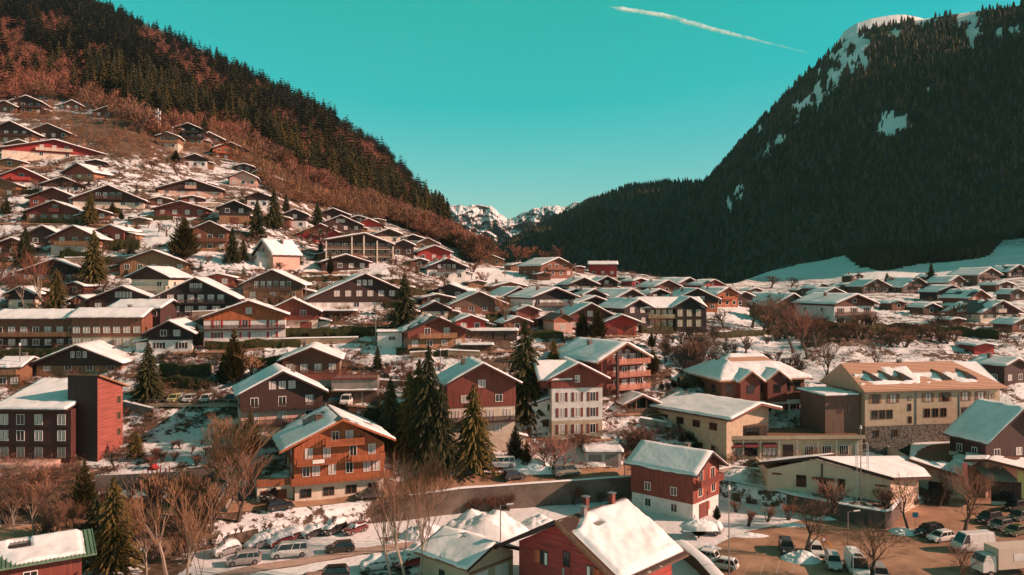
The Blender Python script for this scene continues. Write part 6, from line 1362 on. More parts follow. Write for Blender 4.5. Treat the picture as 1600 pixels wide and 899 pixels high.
# ------------------------------------------------------------------ trees
NEED = {'spruce': foliage((0.034, 0.034, 0.011), 'needles'), 'olive': foliage((0.075, 0.058, 0.016), 'needles'), 'gold': foliage((0.11, 0.07, 0.015), 'needles')}
TWIG = {'brown': foliage((0.17, 0.095, 0.062), 'twigs', 0.35), 'red': foliage((0.19, 0.082, 0.055), 'twigs', 0.35), 'tan': foliage((0.21, 0.12, 0.068), 'twigs', 0.3), 'grey': foliage((0.10, 0.07, 0.055), 'twigs', 0.3), 'pink': foliage((0.30, 0.16, 0.13), 'twigs', 0.3)}
PALE_BARK = plain((0.40, 0.30, 0.22), 0.9, 0.4, 3.0, name='pale_bark')
def conifer_arrays(tiers, nb, segs, seed, rad_=0.20, low=0.06, droop=0.5, col=False, wid=0.052):
    """needle sprays on whorls of branches; tree of height 1"""
    r = np.random.RandomState(seed); V = []
    for i in range(tiers):
        f = (i+0.5)/tiers; z = low+(0.985-low)*f**0.92
        R = rad_*((1-f)**0.78)*(1.0 if not col else 1.0-0.5*abs(f-0.35)) + 0.012
        n = max(4, int(nb*(0.45+0.75*(1-f)))); off = r.rand()*6.28
        for j in range(n):
            if r.rand() < 0.08: continue
            a = off+6.283*j/n+r.randn()*0.16; L = R*(0.62+0.55*r.rand()); zz = z+r.randn()*0.010
            d = np.array([math.cos(a), math.sin(a), 0]); p = np.array([-d[1], d[0], 0])
            for s in range(segs):
                g0 = s/segs; g1 = (s+1.5)/segs; w = wid*(1.15-0.7*g0)*(0.75+0.5*r.rand())*(0.5+0.8*(1-f))
                def pt(g, side, dz=0): return d*L*g+p*side+np.array([0, 0, zz-droop*L*g*g*0.75+0.10*L*g+dz])
                c0 = pt(g0, 0, 0.004); tip = pt(min(g1, 1.1), r.randn()*0.006, -0.012)
                l = pt(g0+0.5/segs, w*0.5+0.0, -0.018-0.012*r.rand()); q = pt(g0+0.5/segs, -w*0.5, -0.018-0.012*r.rand())
                V += [c0, q, tip, c0, tip, l]
    for k in range(3):
        a = k*2.09; V += [np.array([0,0,1.0]), np.array([0.012*math.cos(a),0.012*math.sin(a),0.95]), np.array([0.012*math.cos(a+2),0.012*math.sin(a+2),0.95])]
    return np.array(V)
def soup(name, V, m): 
    return np_mesh(name, V, np.arange(len(V)).reshape(-1, 3), m, smooth=False)
def trunk_mesh(name, h, r, m=BARK, lean=0.0): return MB().tube((0,0,-0.04), (lean,0,h), r, r*0.25, 7).mesh(name, m)
CON = {}
def conifer_proto(kind, q):
    key = (kind, q)
    if key in CON: return CON[key]
    sh = {'spruce': dict(rad_=0.21, droop=0.65), 'broad': dict(rad_=0.30, droop=0.4), 'column': dict(rad_=0.17, droop=-1.1, low=0.12, col=True), 'slim': dict(rad_=0.13, droop=0.8)}[kind]
    qq = {'hero': (30, 17, 6), 'mid': (15, 9, 2), 'far': (7, 7, 1)}[q]
    ms = []
    for sd in range(3):
        A = conifer_arrays(qq[0], qq[1], qq[2], sd*7+len(kind), wid={'hero': 0.046, 'mid': 0.085, 'far': 0.14}[q], **sh)
        ms.append(A)
    CON[key] = ms; return ms
def conifer_mesh(kind, q, needle, sd):
    return cached(('con', kind, q, needle, sd), lambda: soup('crown', conifer_proto(kind, q)[sd], NEED[needle]))
def conifer(x, yb, yt, lab, kind='spruce', needle='spruce', q='hero', base=None, width=1.0, name='conifer', cat='conifer tree', group=None, h=None, sd=None):
    c = base if base is not None else P(x, yb); H_ = h or (yb-yt)*c.y/F; sd = int(abs(x*3+yb)) % 3 if sd is None else sd
    t = thing(name, lab, cat, c, (x*1.7) % 6.28, group)
    k = cached(('trk', 'con'), lambda: trunk_mesh('trunk', 0.95, 0.022))
    for nm, me in (('trunk', k), ('crown', conifer_mesh(kind, q, needle, sd))):
        o = put(nm, me, t); o.scale = (H_*width, H_*width, H_)
    return t
def bare_arrays(seed, levels=5, spread=0.6, up=0.35, nch=3, r0=0.017, stems=1, first=0.30, twig_min=0.0013, len_decay=0.72, twig_split=3):
    """branching skeleton -> quads; returns trunk verts/faces and twig verts/faces, height about 1"""
    rr = random.Random(seed); TV, TF, CV, CF = [], [], [], []
    def seg(V_, F_, a, b, ra, rb, n):
        d = (b-a)
        if d.length < 1e-6: return
        d.normalize(); u = d.orthogonal().normalized(); w = d.cross(u); k = len(V_)
        for c, r in ((a, ra), (b, rb)):
            for i in range(n): t = 6.2832*i/n; V_.append(tuple(c+u*(r*math.cos(t))+w*(r*math.sin(t))))
        for i in range(n): F_.append((k+i, k+(i+1)%n, k+(i+1)%n+n, k+i+n))
    def grow(p, d, L, r, lev):
        nseg = 3 if lev < 2 else 2; q = p
        for s in range(nseg):
            d = (d+Vector((rr.gauss(0,.10), rr.gauss(0,.10), rr.gauss(0,.05)+up*0.10))).normalized(); e = q+d*(L/nseg); r2 = max(twig_min*0.6, r*(0.86 if lev < levels else 0.6))
            if lev <= 1: seg(TV, TF, q, e, r, r2, 5)
            else: seg(CV, CF, q, e, r, r2, 3)
            if lev < levels and s > 0 or (lev >= 1 and lev < levels):
                for c in range(1 if lev < 2 else 1):
                    if rr.random() < 0.62: kid(q.lerp(e, rr.random()), d, L, r2, lev)
            q = e; r = r2
        if lev < levels:
            for c in range(nch-1 if lev else nch+1): kid(q, d, L, r, lev, 0.8)
    def kid(p, d, L, r, lev, f=1.0):
        a = rr.uniform(0, 6.283); u = d.orthogonal().normalized(); w = d.cross(u); s = spread*rr.uniform(0.7, 1.3)*f
        nd = (d+(u*math.cos(a)+w*math.sin(a))*s+Vector((0,0,up*0.5))).normalized()
        grow(p, nd, L*len_decay*rr.uniform(0.75, 1.15), max(twig_min, r*0.58), lev+1)
    for s in range(stems):
        off = Vector((rr.gauss(0, .03), rr.gauss(0, .03), -0.03)) if stems > 1 else Vector((0,0,-0.03))
        dd = Vector((rr.gauss(0, .22), rr.gauss(0, .22), 1)).normalized() if stems > 1 else Vector((rr.gauss(0,.03), rr.gauss(0,.03), 1)).normalized()
        grow(off, dd, first, r0*(0.6 if stems > 1 else 1), 0)
    z = max(v[2] for v in CV); k = 1.0/z
    return [tuple(c*k for c in v) for v in TV], TF, [tuple(c*k for c in v) for v in CV], CF
BKIND = {'tall': dict(levels=4, spread=0.42, up=0.5, nch=3, first=0.34), 'round': dict(levels=4, spread=0.8, up=0.18, nch=4, first=0.22, r0=0.02), 'bush': dict(levels=3, spread=0.6, up=0.3, nch=3, first=0.30, stems=8, r0=0.014, twig_min=0.004),
         'poplar': dict(levels=4, spread=0.35, up=0.75, nch=3, first=0.45, r0=0.010, stems=3), 'plane': dict(levels=4, spread=0.55, up=0.45, nch=4, first=0.26, r0=0.02), 'cluster': dict(levels=4, spread=0.5, up=0.6, nch=3, first=0.26, stems=6, r0=0.008)}
def bare_meshes(kind, q, sd, tw, pale):
    def f():
        d = dict(BKIND[kind]); 
        if q == 'mid': d['levels'] -= 1; d['twig_min'] = 0.0065; d['r0'] = 0.03
        if q == 'far': d['levels'] = 2; d['twig_min'] = 0.014; d['r0'] = 0.03
        a, b, c, e = bare_arrays(sd*11+3, **d)
        t_ = bpy.data.meshes.new('trunk'); t_.from_pydata(a, [], b); t_.materials.append(PALE_BARK if pale else BARK)
        c_ = bpy.data.meshes.new('crown'); c_.from_pydata(c, [], e); c_.materials.append(TWIG[tw]); return t_, c_
    return cached(('bare', kind, q, sd, tw, pale), f)
def bare(x, yb, yt, lab, kind='tall', tw='brown', q='hero', base=None, width=1.0, name='bare_tree', cat='bare tree', group=None, pale=False, h=None, sd=None):
    c = base if base is not None else P(x, yb); H_ = h or (yb-yt)*c.y/F; sd = int(abs(x*5+yb)) % 2 if sd is None else sd
    t = thing(name, lab, cat, c, (x*2.3) % 6.28, group)
    for nm, me in zip(('trunk', 'crown'), bare_meshes(kind, q, sd, tw, pale)):
        o = put(nm, me, t); o.scale = (H_*width, H_*width, H_)
    return t
# conifers standing in the village
for a in ((232,627,533,'big dark spruce above the parking deck','spruce','spruce',1.35),(40,416,354,'dark spruce near the left edge, beside the white pole','spruce','spruce',1.4),(147,444,358,'tall pointed spruce on the left slope beside the tan terrace','spruce','olive',1.3),(88,490,418,'pale olive spruce beside the birches at left','spruce','olive',1.3),
  (141,349,298,'spruce beside the near black chalet on the left slope','spruce','olive',1.2),(402,374,310,'first of two tall dark conifers on the left slope, broad one','broad','spruce',0.9),(428,358,294,'second of two tall dark conifers on the left slope, slim one','spruce','spruce',1.3),(447,332,302,'small conifer right of the two tall dark ones','spruce','spruce',1.3),
  (496,353,316,'dark spruce beside the white windowed brown chalet','spruce','spruce',1.6),(363,411,354,'spruce standing in front of the white snow field','spruce','spruce',1.3),(380,408,372,'olive bushy conifer right of the snow field spruce','broad','olive',1.1),(632,522,428,'big spruce with drooping branches in the middle of the village','spruce','spruce',1.45),
  (821,655,498,'very tall open spruce left of the shuttered house','spruce','spruce',1.25),(740,735,598,'spire shaped spruce in front of the maroon gabled house','spruce','olive',1.3),(670,725,538,'tallest spruce of the dark clump left of the maroon gabled house','spruce','spruce',1.0),(640,705,578,'olive lit spruce in the dark clump, second from the left','spruce','olive',1.2),
  (610,700,590,'leftmost spruce of the dark clump behind the orange chalet','spruce','spruce',1.2),(690,735,600,'low spruce at the right foot of the dark clump','spruce','spruce',1.2),(655,712,560,'middle spruce of the dark clump','spruce','olive',1.05),(805,727,664,'egg shaped cypress on a bare trunk beside the old white van','column','spruce',1.5),(823,735,690,'short olive cypress right of the egg shaped one','column','olive',1.4),
  (865,572,527,'golden conical yew beside the balconied hotel','broad','gold',0.9),(910,536,484,'left of the two dark conifers in front of the wide red brown chalet','column','spruce',1.7),(934,538,480,'right of the two dark conifers in front of the wide red brown chalet','column','olive',1.7),(366,602,512,'golden green conifer above the parking deck','column','gold',1.3),
  (391,722,642,'slender olive conifer left of the tall dark chalet','column','olive',1.4),(213,716,672,'small golden green fir beside the brick red tower','broad','olive',1.1),(178,893,742,'large dark conifer in the foreground above the green roof','broad','olive',0.95),(132,812,716,'slim brown green conifer left of the playground','column','olive',1.2),(150,880,770,'lower dark conifer against the large foreground one','broad','spruce',1.0),
  (516,432,396,'slim cypress beside the dark chalet under the flat block','column','spruce',1.1),(462,414,384,'round dark evergreen bushes beside the steep roofed house','broad','spruce',1.3),(1386,440,426,'tiny pointed fir at the foot of the snow slope','spruce','spruce',1.7),(288,410,338,'broad olive tree in front of the tall brown chalet','column','olive',2.2),(308,545,505,'dark conifer between the small white house and the orange gabled one','column','spruce',1.6),
  (590,578,540,'dark fir on the bank below the little white hut','broad','spruce',0.9),(10,335,308,'round dark evergreen at the left edge','broad','spruce',1.4),(38,345,333,'little round dark evergreen in front of the wide maroon chalet','broad','spruce',1.6),(176,336,316,'round lime green bush on the left slope','column','gold',2.2),(190,345,330,'small round olive bush beside the lime green one','column','olive',2.2),
  (205,398,376,'tiny pointed fir beside the small maroon chalet','spruce','spruce',1.6),(275,258,234,'dark evergreen clump below the narrow brown house','column','spruce',2.2),(320,220,180,'dark conifer in front of the brown house by the forest','spruce','spruce',1.2),(495,720,690,'small dark fir on the bank above the garage wing','broad','spruce',1.0),(1020,590,545,'leaning olive tree on the bank above the pavilion','column','olive',1.6),(1018,545,520,'brown green tree on the bank right of the red garaged chalet','column','olive',1.9),
  (350,595,552,'dark bushy evergreen left of the golden green conifer','broad','spruce',1.4),(500,590,568,'round dark evergreens between the two brown chalets','broad','spruce',1.6),(1455,444,410,'tall thin half bare conifer before the shaded snow slope','slim','spruce',1.8)):
    conifer(a[0],a[1],a[2],a[3],a[4],a[5],'hero',width=a[6])
# bare trees
for a in ((640,862,672,'large fan shaped bare tree in front of the main road wall','poplar','tan',1.6,1,-38),(672,860,700,'bare tree right behind the large fan shaped one','poplar','tan',1.3,1,-38),(610,850,712,'bare tree left behind the large fan shaped one','poplar','tan',1.3,1,-38),(612,912,740,'thin poplar trunk in the foreground, left of three','tall','brown',0.8,1,-38),(634,912,705,'thin poplar trunk in the foreground, middle of three','tall','brown',0.8,1,-38),(655,915,735,'thin poplar trunk in the foreground, right of three','tall','brown',0.8,1,-38),
  (338,838,640,'bushy pale bare tree with a thick fork by the playground','plane','tan',1.2,1,None),(316,800,662,'smaller pale bare tree left of the thick forked one','tall','tan',1.5,1,None),(372,815,700,'bare tree right of the thick forked one','plane','brown',1.2,0,None),(262,905,735,'tall bare poplar in the left foreground','tall','tan',1.1,1,-38),(292,908,760,'bare poplar right of the tall foreground one','tall','tan',1.0,1,-38),(228,902,770,'bare poplar left of the tall foreground one','tall','tan',1.0,1,-38),(312,900,790,'leaning bare sapling over the snowy lot','poplar','tan',1.0,0,-38),
  (22,838,742,'thin bare tree at the left edge below the pale annex','tall','brown',1.0,1,None),(52,840,745,'second thin bare tree from the left edge below the pale annex','tall','brown',1.0,1,None),(82,845,760,'third thin bare tree below the pale annex','poplar','brown',1.0,0,None),(112,850,770,'bare shrubby tree left of the large foreground conifer','cluster','brown',1.2,0,None),
  (1258,868,760,'young bare tree standing in the snow island of the car park','round','brown',0.9,0,-38),(1420,832,738,'bare tree behind the blue parking board','round','brown',0.9,0,-38),(1505,836,722,'bare tree with an open crown between estate car and panel van','round','brown',0.95,0,-38),(1360,905,808,'bare tree between the camper van and the grey estate','round','brown',1.1,0,-38),(1495,915,835,'bare crown at the bottom edge below the panel van','round','brown',1.2,0,-38),(1468,790,720,'bare tree against the entrance hall door','plane','grey',1.1,0,-37.8),(1303,800,748,'bare shrub in front of the beige building','bush','brown',1.2,0,-35.6),
  (1218,522,452,'large brown bare tree left of the tall tan chalet','round','brown',1.2,0,None),(1240,552,455,'tallest bare tree in front of the tall tan chalet','plane','brown',1.1,0,None),(1262,560,470,'bare tree with pale trunk on the terrace bank','plane','red',1.1,0,None),(1192,520,458,'bare tree at the left of the thicket','round','brown',1.2,0,None),(1175,512,468,'small bare tree at the left end of the thicket','round','brown',1.1,0,None),(1275,545,478,'right bare tree of the thicket by the tan chalet','round','red',1.1,0,None),
  (1290,600,520,'bare tree rising from the snowy bank behind the hip roofed hotel','plane','brown',1.1,0,None),(1363,590,530,'single dark bare tree on the snowy bank','round','grey',1.0,0,None),(1131,513,482,'dark bare apple tree on the white field right of the inn','round','grey',1.3,0,None),(1110,570,512,'dark bushy bare tree on the bank below the apple tree','round','grey',1.4,0,None),(1080,572,528,'bare shrubby tree on the bank under the inn','cluster','brown',1.3,0,None),(1020,542,478,'brown bare tree in front of the inn wall','round','brown',1.0,0,None),
  (798,520,455,'dark upright bare tree in the village middle','tall','brown',1.4,0,None),(760,448,425,'bare fruit tree in the white orchard','round','pink',1.3,0,None),(735,440,408,'bare tree beside the white chalet in the orchard','round','brown',1.2,0,None),(874,412,383,'large round bare crown on the crest','round','red',1.5,0,None),(805,415,380,'round bare tree at the left end of the crest','round','red',1.4,0,None),(825,412,384,'second round bare tree on the crest','round','red',1.4,0,None),(846,412,390,'third round bare tree on the crest','round','red',1.4,0,None),(785,412,388,'low bare tree on the crest by the wood','round','red',1.4,0,None),
  (990,437,423,'small reddish bare tree on the crest right of the red walled house','round','red',1.6,0,None),(632,470,395,'reddish bare tree above the big spruce','round','red',1.1,0,None),(672,540,498,'bare tree in front of the wide tan balcony','round','red',1.1,0,None),(72,492,385,'tall pale birch at left, right of two','tall','red',1.1,1,None),(42,492,408,'tall pale birch at left, left of two','tall','red',1.1,1,None),(22,480,415,'bare reddish tree at the left edge behind the birches','round','red',1.1,0,None),
  (395,600,545,'golden brown bare tree above the deck','round','tan',1.3,0,None),(352,720,640,'bare willow on the snowy terrace under the deck','cluster','tan',1.2,0,None),(860,742,676,'pinkish bare bush beside the white annex','bush','pink',1.2,0,None),(1003,708,660,'pinkish bare tree above the twin garage','bush','pink',1.3,0,None),(985,700,672,'low reddish bush above the twin garage','bush','red',1.4,0,None),(912,705,678,'reddish bush at the foot of the shuttered house','bush','red',1.6,0,None),(640,620,560,'bare pinkish tree on the snowy bank','round','red',1.0,0,None),
  (500,395,350,'reddish bare tree in front of the bright red chalet','round','red',1.3,0,None),(480,378,352,'beige bare tree left of the flat block','round','tan',1.3,0,None),(1500,508,470,'bare tree left of the wide cream chalet','round','grey',1.2,0,None),(1395,455,430,'grey bare tree before the shaded snow slope','tall','grey',1.5,0,None),(1340,440,424,'small bare tree on the shaded snow slope','tall','grey',1.5,0,None),(1205,450,430,'round reddish bare tree below the shaded snow slope','round','red',1.7,0,None),(1236,450,432,'grey round bare tree below the shaded snow slope','round','grey',1.6,0,None),
  (1162,560,520,'bare tree on the snowy gully','round','grey',1.2,0,None),(430,500,455,'grey bare shrubs below the glass fronted balcony','cluster','brown',1.6,0,None),(180,735,700,'small dark bare tree at the playground corner','round','grey',1.3,0,None),(1150,800,782,'reddish bush beside the shaded garden','bush','red',1.5,0,-38),(1170,822,795,'tall reddish bush at the corner of the garden','bush','red',1.2,0,-38),(1200,815,790,'small bare bush in the garden strip','bush','pink',1.2,0,-38),(1232,812,785,'bare bush at the right of the garden strip','bush','red',1.2,0,-38),(1380,795,760,'bare bush by the right corner of the beige building','bush','brown',1.4,0,-36)):
    kw = dict(base=PZ(a[0], a[1], a[8]) if a[8] else None)
    q = 'hero' if (a[1]-a[2]) > 55 else 'mid'
    nm = 'bare_bush' if a[4] == 'bush' else 'bare_tree'
    bare(a[0],a[1],a[2],a[3],a[4],a[5],q,width=a[6],pale=bool(a[7]),name=nm,cat='bush' if a[4] == 'bush' else 'bare tree',**kw)
# repeated bushes and small trees that nothing tells apart, region by region
rg = random.Random(5)
def scatter(n, pts, hpx, kind, tw, lab, grp, q='mid', con=False, z=None, needle='spruce', w=(1.0, 1.5)):
    xs = [p[0] for p in pts]; ys = [p[1] for p in pts]; k = 0
    def inside(x, y):
        c = False; j = len(pts)-1
        for i in range(len(pts)):
            if (pts[i][1] > y) != (pts[j][1] > y) and x < (pts[j][0]-pts[i][0])*(y-pts[i][1])/(pts[j][1]-pts[i][1])+pts[i][0]: c = not c
            j = i
        return c
    while k < n:
        x, y = rg.uniform(min(xs), max(xs)), rg.uniform(min(ys), max(ys))
        if not inside(x, y): continue
        k += 1; h_ = rg.uniform(*hpx); b_ = PZ(x, y, z) if z else P(x, y)
        if con: conifer(x, y, y-h_, lab, kind, needle, q, b_, rg.uniform(*w), 'evergreen_bush', 'bush', grp)
        else: bare(x, y, y-h_, lab, kind, tw, q, b_, rg.uniform(*w), 'bare_bush' if kind in ('bush',) else 'bare_tree', 'bush' if kind == 'bush' else 'bare tree', grp)
scatter(46, [(0,775),(120,768),(330,795),(330,845),(160,870),(0,830)], (16,42), 'bush', 'brown', 'bare brown bush on the rough slope under the playground and pale annex', 'bushes on the rough slope at left')
scatter(7, [(180,790),(330,790),(360,830),(300,880),(200,890)], (40,95), 'cluster', 'tan', 'pale many stemmed bare tree in the left foreground thicket', 'saplings in the left foreground thicket', w=(0.8,1.2))
scatter(22, [(330,838),(560,803),(640,788),(640,796),(560,812),(330,862)], (6,13), 'bush', 'brown', 'low bare bush along the bank below the main road', 'bushes along the road bank', z=-35.5)
scatter(12, [(640,808),(1000,776),(1000,779),(640,814)], (14,30), 'bush', 'red', 'reddish climbing bush at the foot of the long concrete wall', 'bushes at the foot of the concrete wall', z=-38)
scatter(60, [(1030,530),(1110,520),(1170,560),(1130,590),(1040,580)], (8,22), 'bush', 'grey', 'dark scrubby bush on the snowy bank under the inn', 'bushes on the bank under the inn')
scatter(70, [(1180,512),(1440,512),(1520,535),(1440,548),(1180,540)], (12,26), 'bush', 'brown', 'brown bush along the terrace edge under the white farmhouse', 'bushes along the terrace edge', w=(1.2,1.8))
scatter(20, [(1190,560),(1260,570),(1260,590),(1200,590)], (10,24), 'bush', 'grey', 'grey brown bush in the snowy gully', 'bushes in the gully')
scatter(30, [(1440,480),(1600,505),(1600,545),(1450,520)], (10,20), 'round', 'brown', 'small brown bare tree among the right hand houses', 'small trees in the right village', w=(1.4,2))
scatter(26, [(620,560),(700,570),(660,620),(590,600)], (6,16), 'bush', 'red', 'low reddish bush on the snowy bank below the red brown chalet', 'bushes on the middle bank')
scatter(16, [(1380,780),(1480,776),(1480,790),(1390,796)], (12,24), 'bush', 'grey', 'dark bush against the front of the entrance hall', 'bushes before the entrance hall', z=-37.9)
scatter(26, [(240,560),(380,560),(380,600),(240,600)], (8,18), 'bush', 'grey', 'dark bush on the terraces above the parking deck', 'bushes on the terraces')
scatter(24, [(200,700),(400,690),(400,735),(200,735)], (8,20), 'bush', 'red', 'reddish bush on the snow below the parking deck', 'bushes below the parking deck')
scatter(30, [(0,380),(140,440),(140,500),(0,500)], (12,30), 'round', 'brown', 'small bare tree between the houses at the left', 'small trees between the left houses')
scatter(70, [(140,345),(740,430),(740,500),(500,520),(140,470)], (8,20), 'round', 'brown', 'small bare garden tree in the middle of the village', 'small garden trees in the village', w=(1.3,1.9))
scatter(50, [(0,240),(240,250),(600,390),(300,380),(0,340)], (8,20), 'round', 'brown', 'small bare garden tree on the upper left slope', 'small garden trees on the upper slope', w=(1.3,1.9))
scatter(40, [(750,430),(960,440),(1140,470),(1000,510),(750,510)], (7,16), 'round', 'red', 'small bare garden tree between the roofs of the far village', 'small garden trees in the far village', w=(1.3,1.9))
scatter(9, [(570,640),(720,650),(700,740),(600,720)], (40,70), 'spruce', 'x', 'dark young spruce filling the clump behind the orange chalet', 'young spruces in the dark clump', 'mid', True, w=(1.3,1.6))
scatter(26, [(420,528),(650,520),(650,526),(420,534)], (7,10), 'column', 'x', 'clipped dark evergreen in the long hedge above the brown chalet', 'evergreens of the long hedge', 'mid', True, w=(2.6,3.4))
scatter(60, [(0,260),(240,270),(620,400),(740,470),(560,520),(0,480)], (8,18), 'broad', 'x', 'small dark fir in a garden of the left slope', 'garden firs of the left slope', 'mid', True, w=(1.0,1.7), needle='spruce')
scatter(22, [(280,500),(500,480),(560,600),(300,600)], (8,18), 'broad', 'x', 'small dark evergreen shrub between the middle chalets', 'evergreen shrubs between the chalets', 'mid', True, w=(1.2,1.8))
scatter(10, [(1050,600),(1075,600),(1075,612),(1030,612)], (8,14), 'column', 'x', 'clipped evergreen at the left of the hip roofed hotel', 'evergreens by the hip roofed hotel', 'mid', True, w=(2.2,3))
scatter(12, [(1040,660),(1085,660),(1110,720),(1070,720)], (10,18), 'broad', 'x', 'dark evergreen bush on the shaded slope beside the gabled hall', 'evergreens beside the gabled hall', 'mid', True, w=(1.6,2.2))
for x, y, hh, lab in ((1092,840,26,'snow capped clipped hedge beside the shuttered chalet drive'),(1120,815,26,'round dark evergreen at the corner of the shuttered chalet')):
    conifer(x,y,y-hh,lab,'column','spruce','hero',PZ(x,y,-38),2.6 if x < 1100 else 1.6,'evergreen_bush','bush')
snow_pile(1092,822,56,9,'snow cushion lying on the clipped hedge beside the shuttered chalet',base=PZ(1092,840,-38)+Vector((0,0,2.0)),dep=0.6,seed=31)

# dark hedges along the terraces; some added in place of deep shade between houses
def hedge(x0, x1, y0, y1, hm, lab, grp='dark hedges lining the terraces', snow=True):
    a, b_ = P(x0, y0), P(x1, y1); n = max(4, int((b_-a).length/0.8)); d_ = (b_-a); d_.z = 0; d_.normalize(); nn = Vector((-d_.y, d_.x, 0)); V = []; K = 7
    sd = int(x0+y0)
    for i in range(n+1):
        p = P(x0+(x1-x0)*i/n, y0+(y1-y0)*i/n)-a; hh = hm*(0.8+0.45*vnoise(np.array([i*0.35]), np.array([sd*1.0]), 5)[0])
        for (u, w) in ((-0.6,-1.2),(-0.65,hh*0.5),(-0.5,hh*0.92),(0,hh),(0.5,hh*0.92),(0.65,hh*0.5),(0.6,-1.2)):
            j = rg.uniform(-0.14, 0.14); V.append(p+nn*(u+j)+Vector((0,0,w+j)))
    fs = [(i*K+k, (i+1)*K+k, (i+1)*K+k+1, i*K+k+1) for i in range(n) for k in range(K-1)]+[tuple(range(K)), tuple(range(n*K+K-1, n*K-1, -1))]
    o = MB().add(V, fs).build('hedge', NEED['spruce'], None, a); tag(o, lab, 'hedge', grp); return o
LBH = 'long dark hedge along a snowy terrace, also standing for shade between the chalets'
for q in ((424,640,528,522,2.0),(0,150,562,560,2.0),(160,218,390,388,2.2),(160,172,412,411,2.0),(95,150,402,404,2.0),(250,330,588,586,2.4),(240,330,604,606,2.0),(320,470,545,541,1.6),(120,200,500,499,1.5),(560,640,482,480,1.5),(470,560,440,438,1.2),
          (540,640,440,444,1.2),(20,90,455,452,1.8),(250,300,455,452,1.5),(330,380,440,436,1.4),(0,60,305,302,1.5),(130,190,330,332,1.2),(200,270,345,343,1.2),(300,340,350,352,1.2),(700,790,505,507,1.5),(620,700,552,556,1.2),(830,880,528,528,1.6),(1000,1050,520,522,1.6),
          (1120,1290,528,518,1.4),(1290,1460,516,520,2.2),(1460,1560,520,530,2.2),(1060,1140,604,602,2.2),(640,700,460,462,1.3),(760,830,500,500,1.3),(1400,1500,484,486,2.0),(380,440,575,572,2.0),(470,520,690,688,1.8),(570,620,655,657,1.6),(60,120,348,350,1.3),(390,450,345,348,1.3),(520,580,368,370,1.2)):
    hedge(q[0], q[1], q[2], q[3], q[4], LBH)
# ------------------------------------------------------------------ forests on the slopes
REDP = [(85,50,30,22),(25,110,50,48),(95,130,55,30),(235,62,24,18),(255,88,18,20),(300,115,38,28),(330,145,28,22),(440,205,22,28),(478,232,28,26),(545,215,28,35),(585,252,30,35),(500,262,28,14),(625,268,30,25),(640,305,24,22),(160,95,18,14),(400,150,14,16),(350,215,30,18),(20,60,22,22)]
ROCKP = [(650,312,15,12),(628,296,9,7),(556,262,10,8),(672,334,7,9)]
def inel(L, x, y, k=1.0): return any(((x-a)/(c*k))**2+((y-b)/(d*k))**2 < 1 for a, b, c, d in L)
BX = [0,60,100,180,250,300,390,430,480,520,570,620,660,700,720,745,800]; BY = [150,150,150,180,215,205,222,262,290,305,322,342,362,372,384,404,412]
FX = [p[0] for p in FOREST_FLOOR]; FY = [p[1] for p in FOREST_FLOOR]
rf = random.Random(21); CONL, BARL = [], []
tries = 0
while len(CONL) < 3900 and tries < 90000:
    tries += 1
    x = rf.uniform(-140, 752); top = float(np.interp(x, TX, TY)); y = rf.uniform(top+0.5, float(np.interp(x, BX, BY))+10)
    if y < top: continue
    d = 1.0/float(invd(x, y))
    if rf.random() > (d/1000.0)**1.15: continue
    if inel(ROCKP, x, y): continue
    j = rf.gauss(0, 6)
    red = inel(REDP, x+rf.gauss(0, 5), y+rf.gauss(0, 4)); low = y > float(np.interp(x, BX, BY))-8+j
    if low or (red and rf.random() < 0.88) or rf.random() < 0.06: 
        BARL.append((x, y, d, rf.uniform(8, 13), 'red' if (red or rf.random() < 0.3) else 'brown'))
    else: CONL.append((x, y, d, rf.uniform(12, 24)*(0.8+0.2*min(1, d/700)), 'olive' if rf.random() < (0.55 if x < 130 or 330 < x < 560 else 0.3) else 'spruce'))
# brown woods between the fir forest and the houses, and the brush on the open slope
def poly_sample(n, xr, lo, hi, hh, cols, prob=None):
    k = 0
    while k < n:
        x = rf.uniform(*xr); a, b = lo(x), hi(x)
        if b <= a: continue
        y = rf.uniform(a, b); k += 1
        if inel(ROCKP, x, y): continue
        BARL.append((x, y, 1.0/float(invd(x, y)), rf.uniform(*hh), rf.choice(cols)))
interp = lambda X, Y: (lambda x: float(np.interp(x, X, Y)))
poly_sample(760, (330, 775), interp([330,390,430,480,520,570,620,660,700,745,775],[212,222,258,288,303,320,340,360,372,404,408]), interp([330,380,440,480,560,620,680,720,775],[222,262,318,322,340,352,376,392,414]), (6.0, 9.5), ['brown','tan','tan','brown'])
poly_sample(460, (20, 345), interp([20,60,120,200,260,345],[162,160,162,172,200,222]), interp([20,60,130,220,300,345],[190,196,240,262,268,262]), (2.5, 4.5), ['tan','tan','brown'])
def forest(L, is_con, n_ind, lab, grp, ext):
    L = sorted(L, key=lambda t: -t[3]/t[2]); ind = [t for t in L if -5 < t[0] < 1605][:n_ind]; ids = set(map(id, ind)); rest = [t for t in L if id(t) not in ids]
    for x, y, d, h, c in ind:
        b_ = PD(x, y, d); b_.z -= 0.3
        if is_con: conifer(x, y, 0, lab, 'spruce', c, 'mid', b_, rf.uniform(1.0, 1.35), 'conifer', 'conifer tree', grp, h)
        else: bare(x, y, 0, lab, 'round', c, 'far' if d > 420 else 'mid', b_, rf.uniform(1.2, 1.6), 'bare_tree', 'bare tree', grp, h=h)
    return rest
rest = forest(CONL, True, 290, 'dark conifer at the lower edge of the forest on the left mountainside', 'conifers at the lower edge of the left forest', 0)
rb = forest(BARL, False, 30, 'leafless tree in the brown wood above the houses of the left slope', 'leafless trees above the left houses', 0)
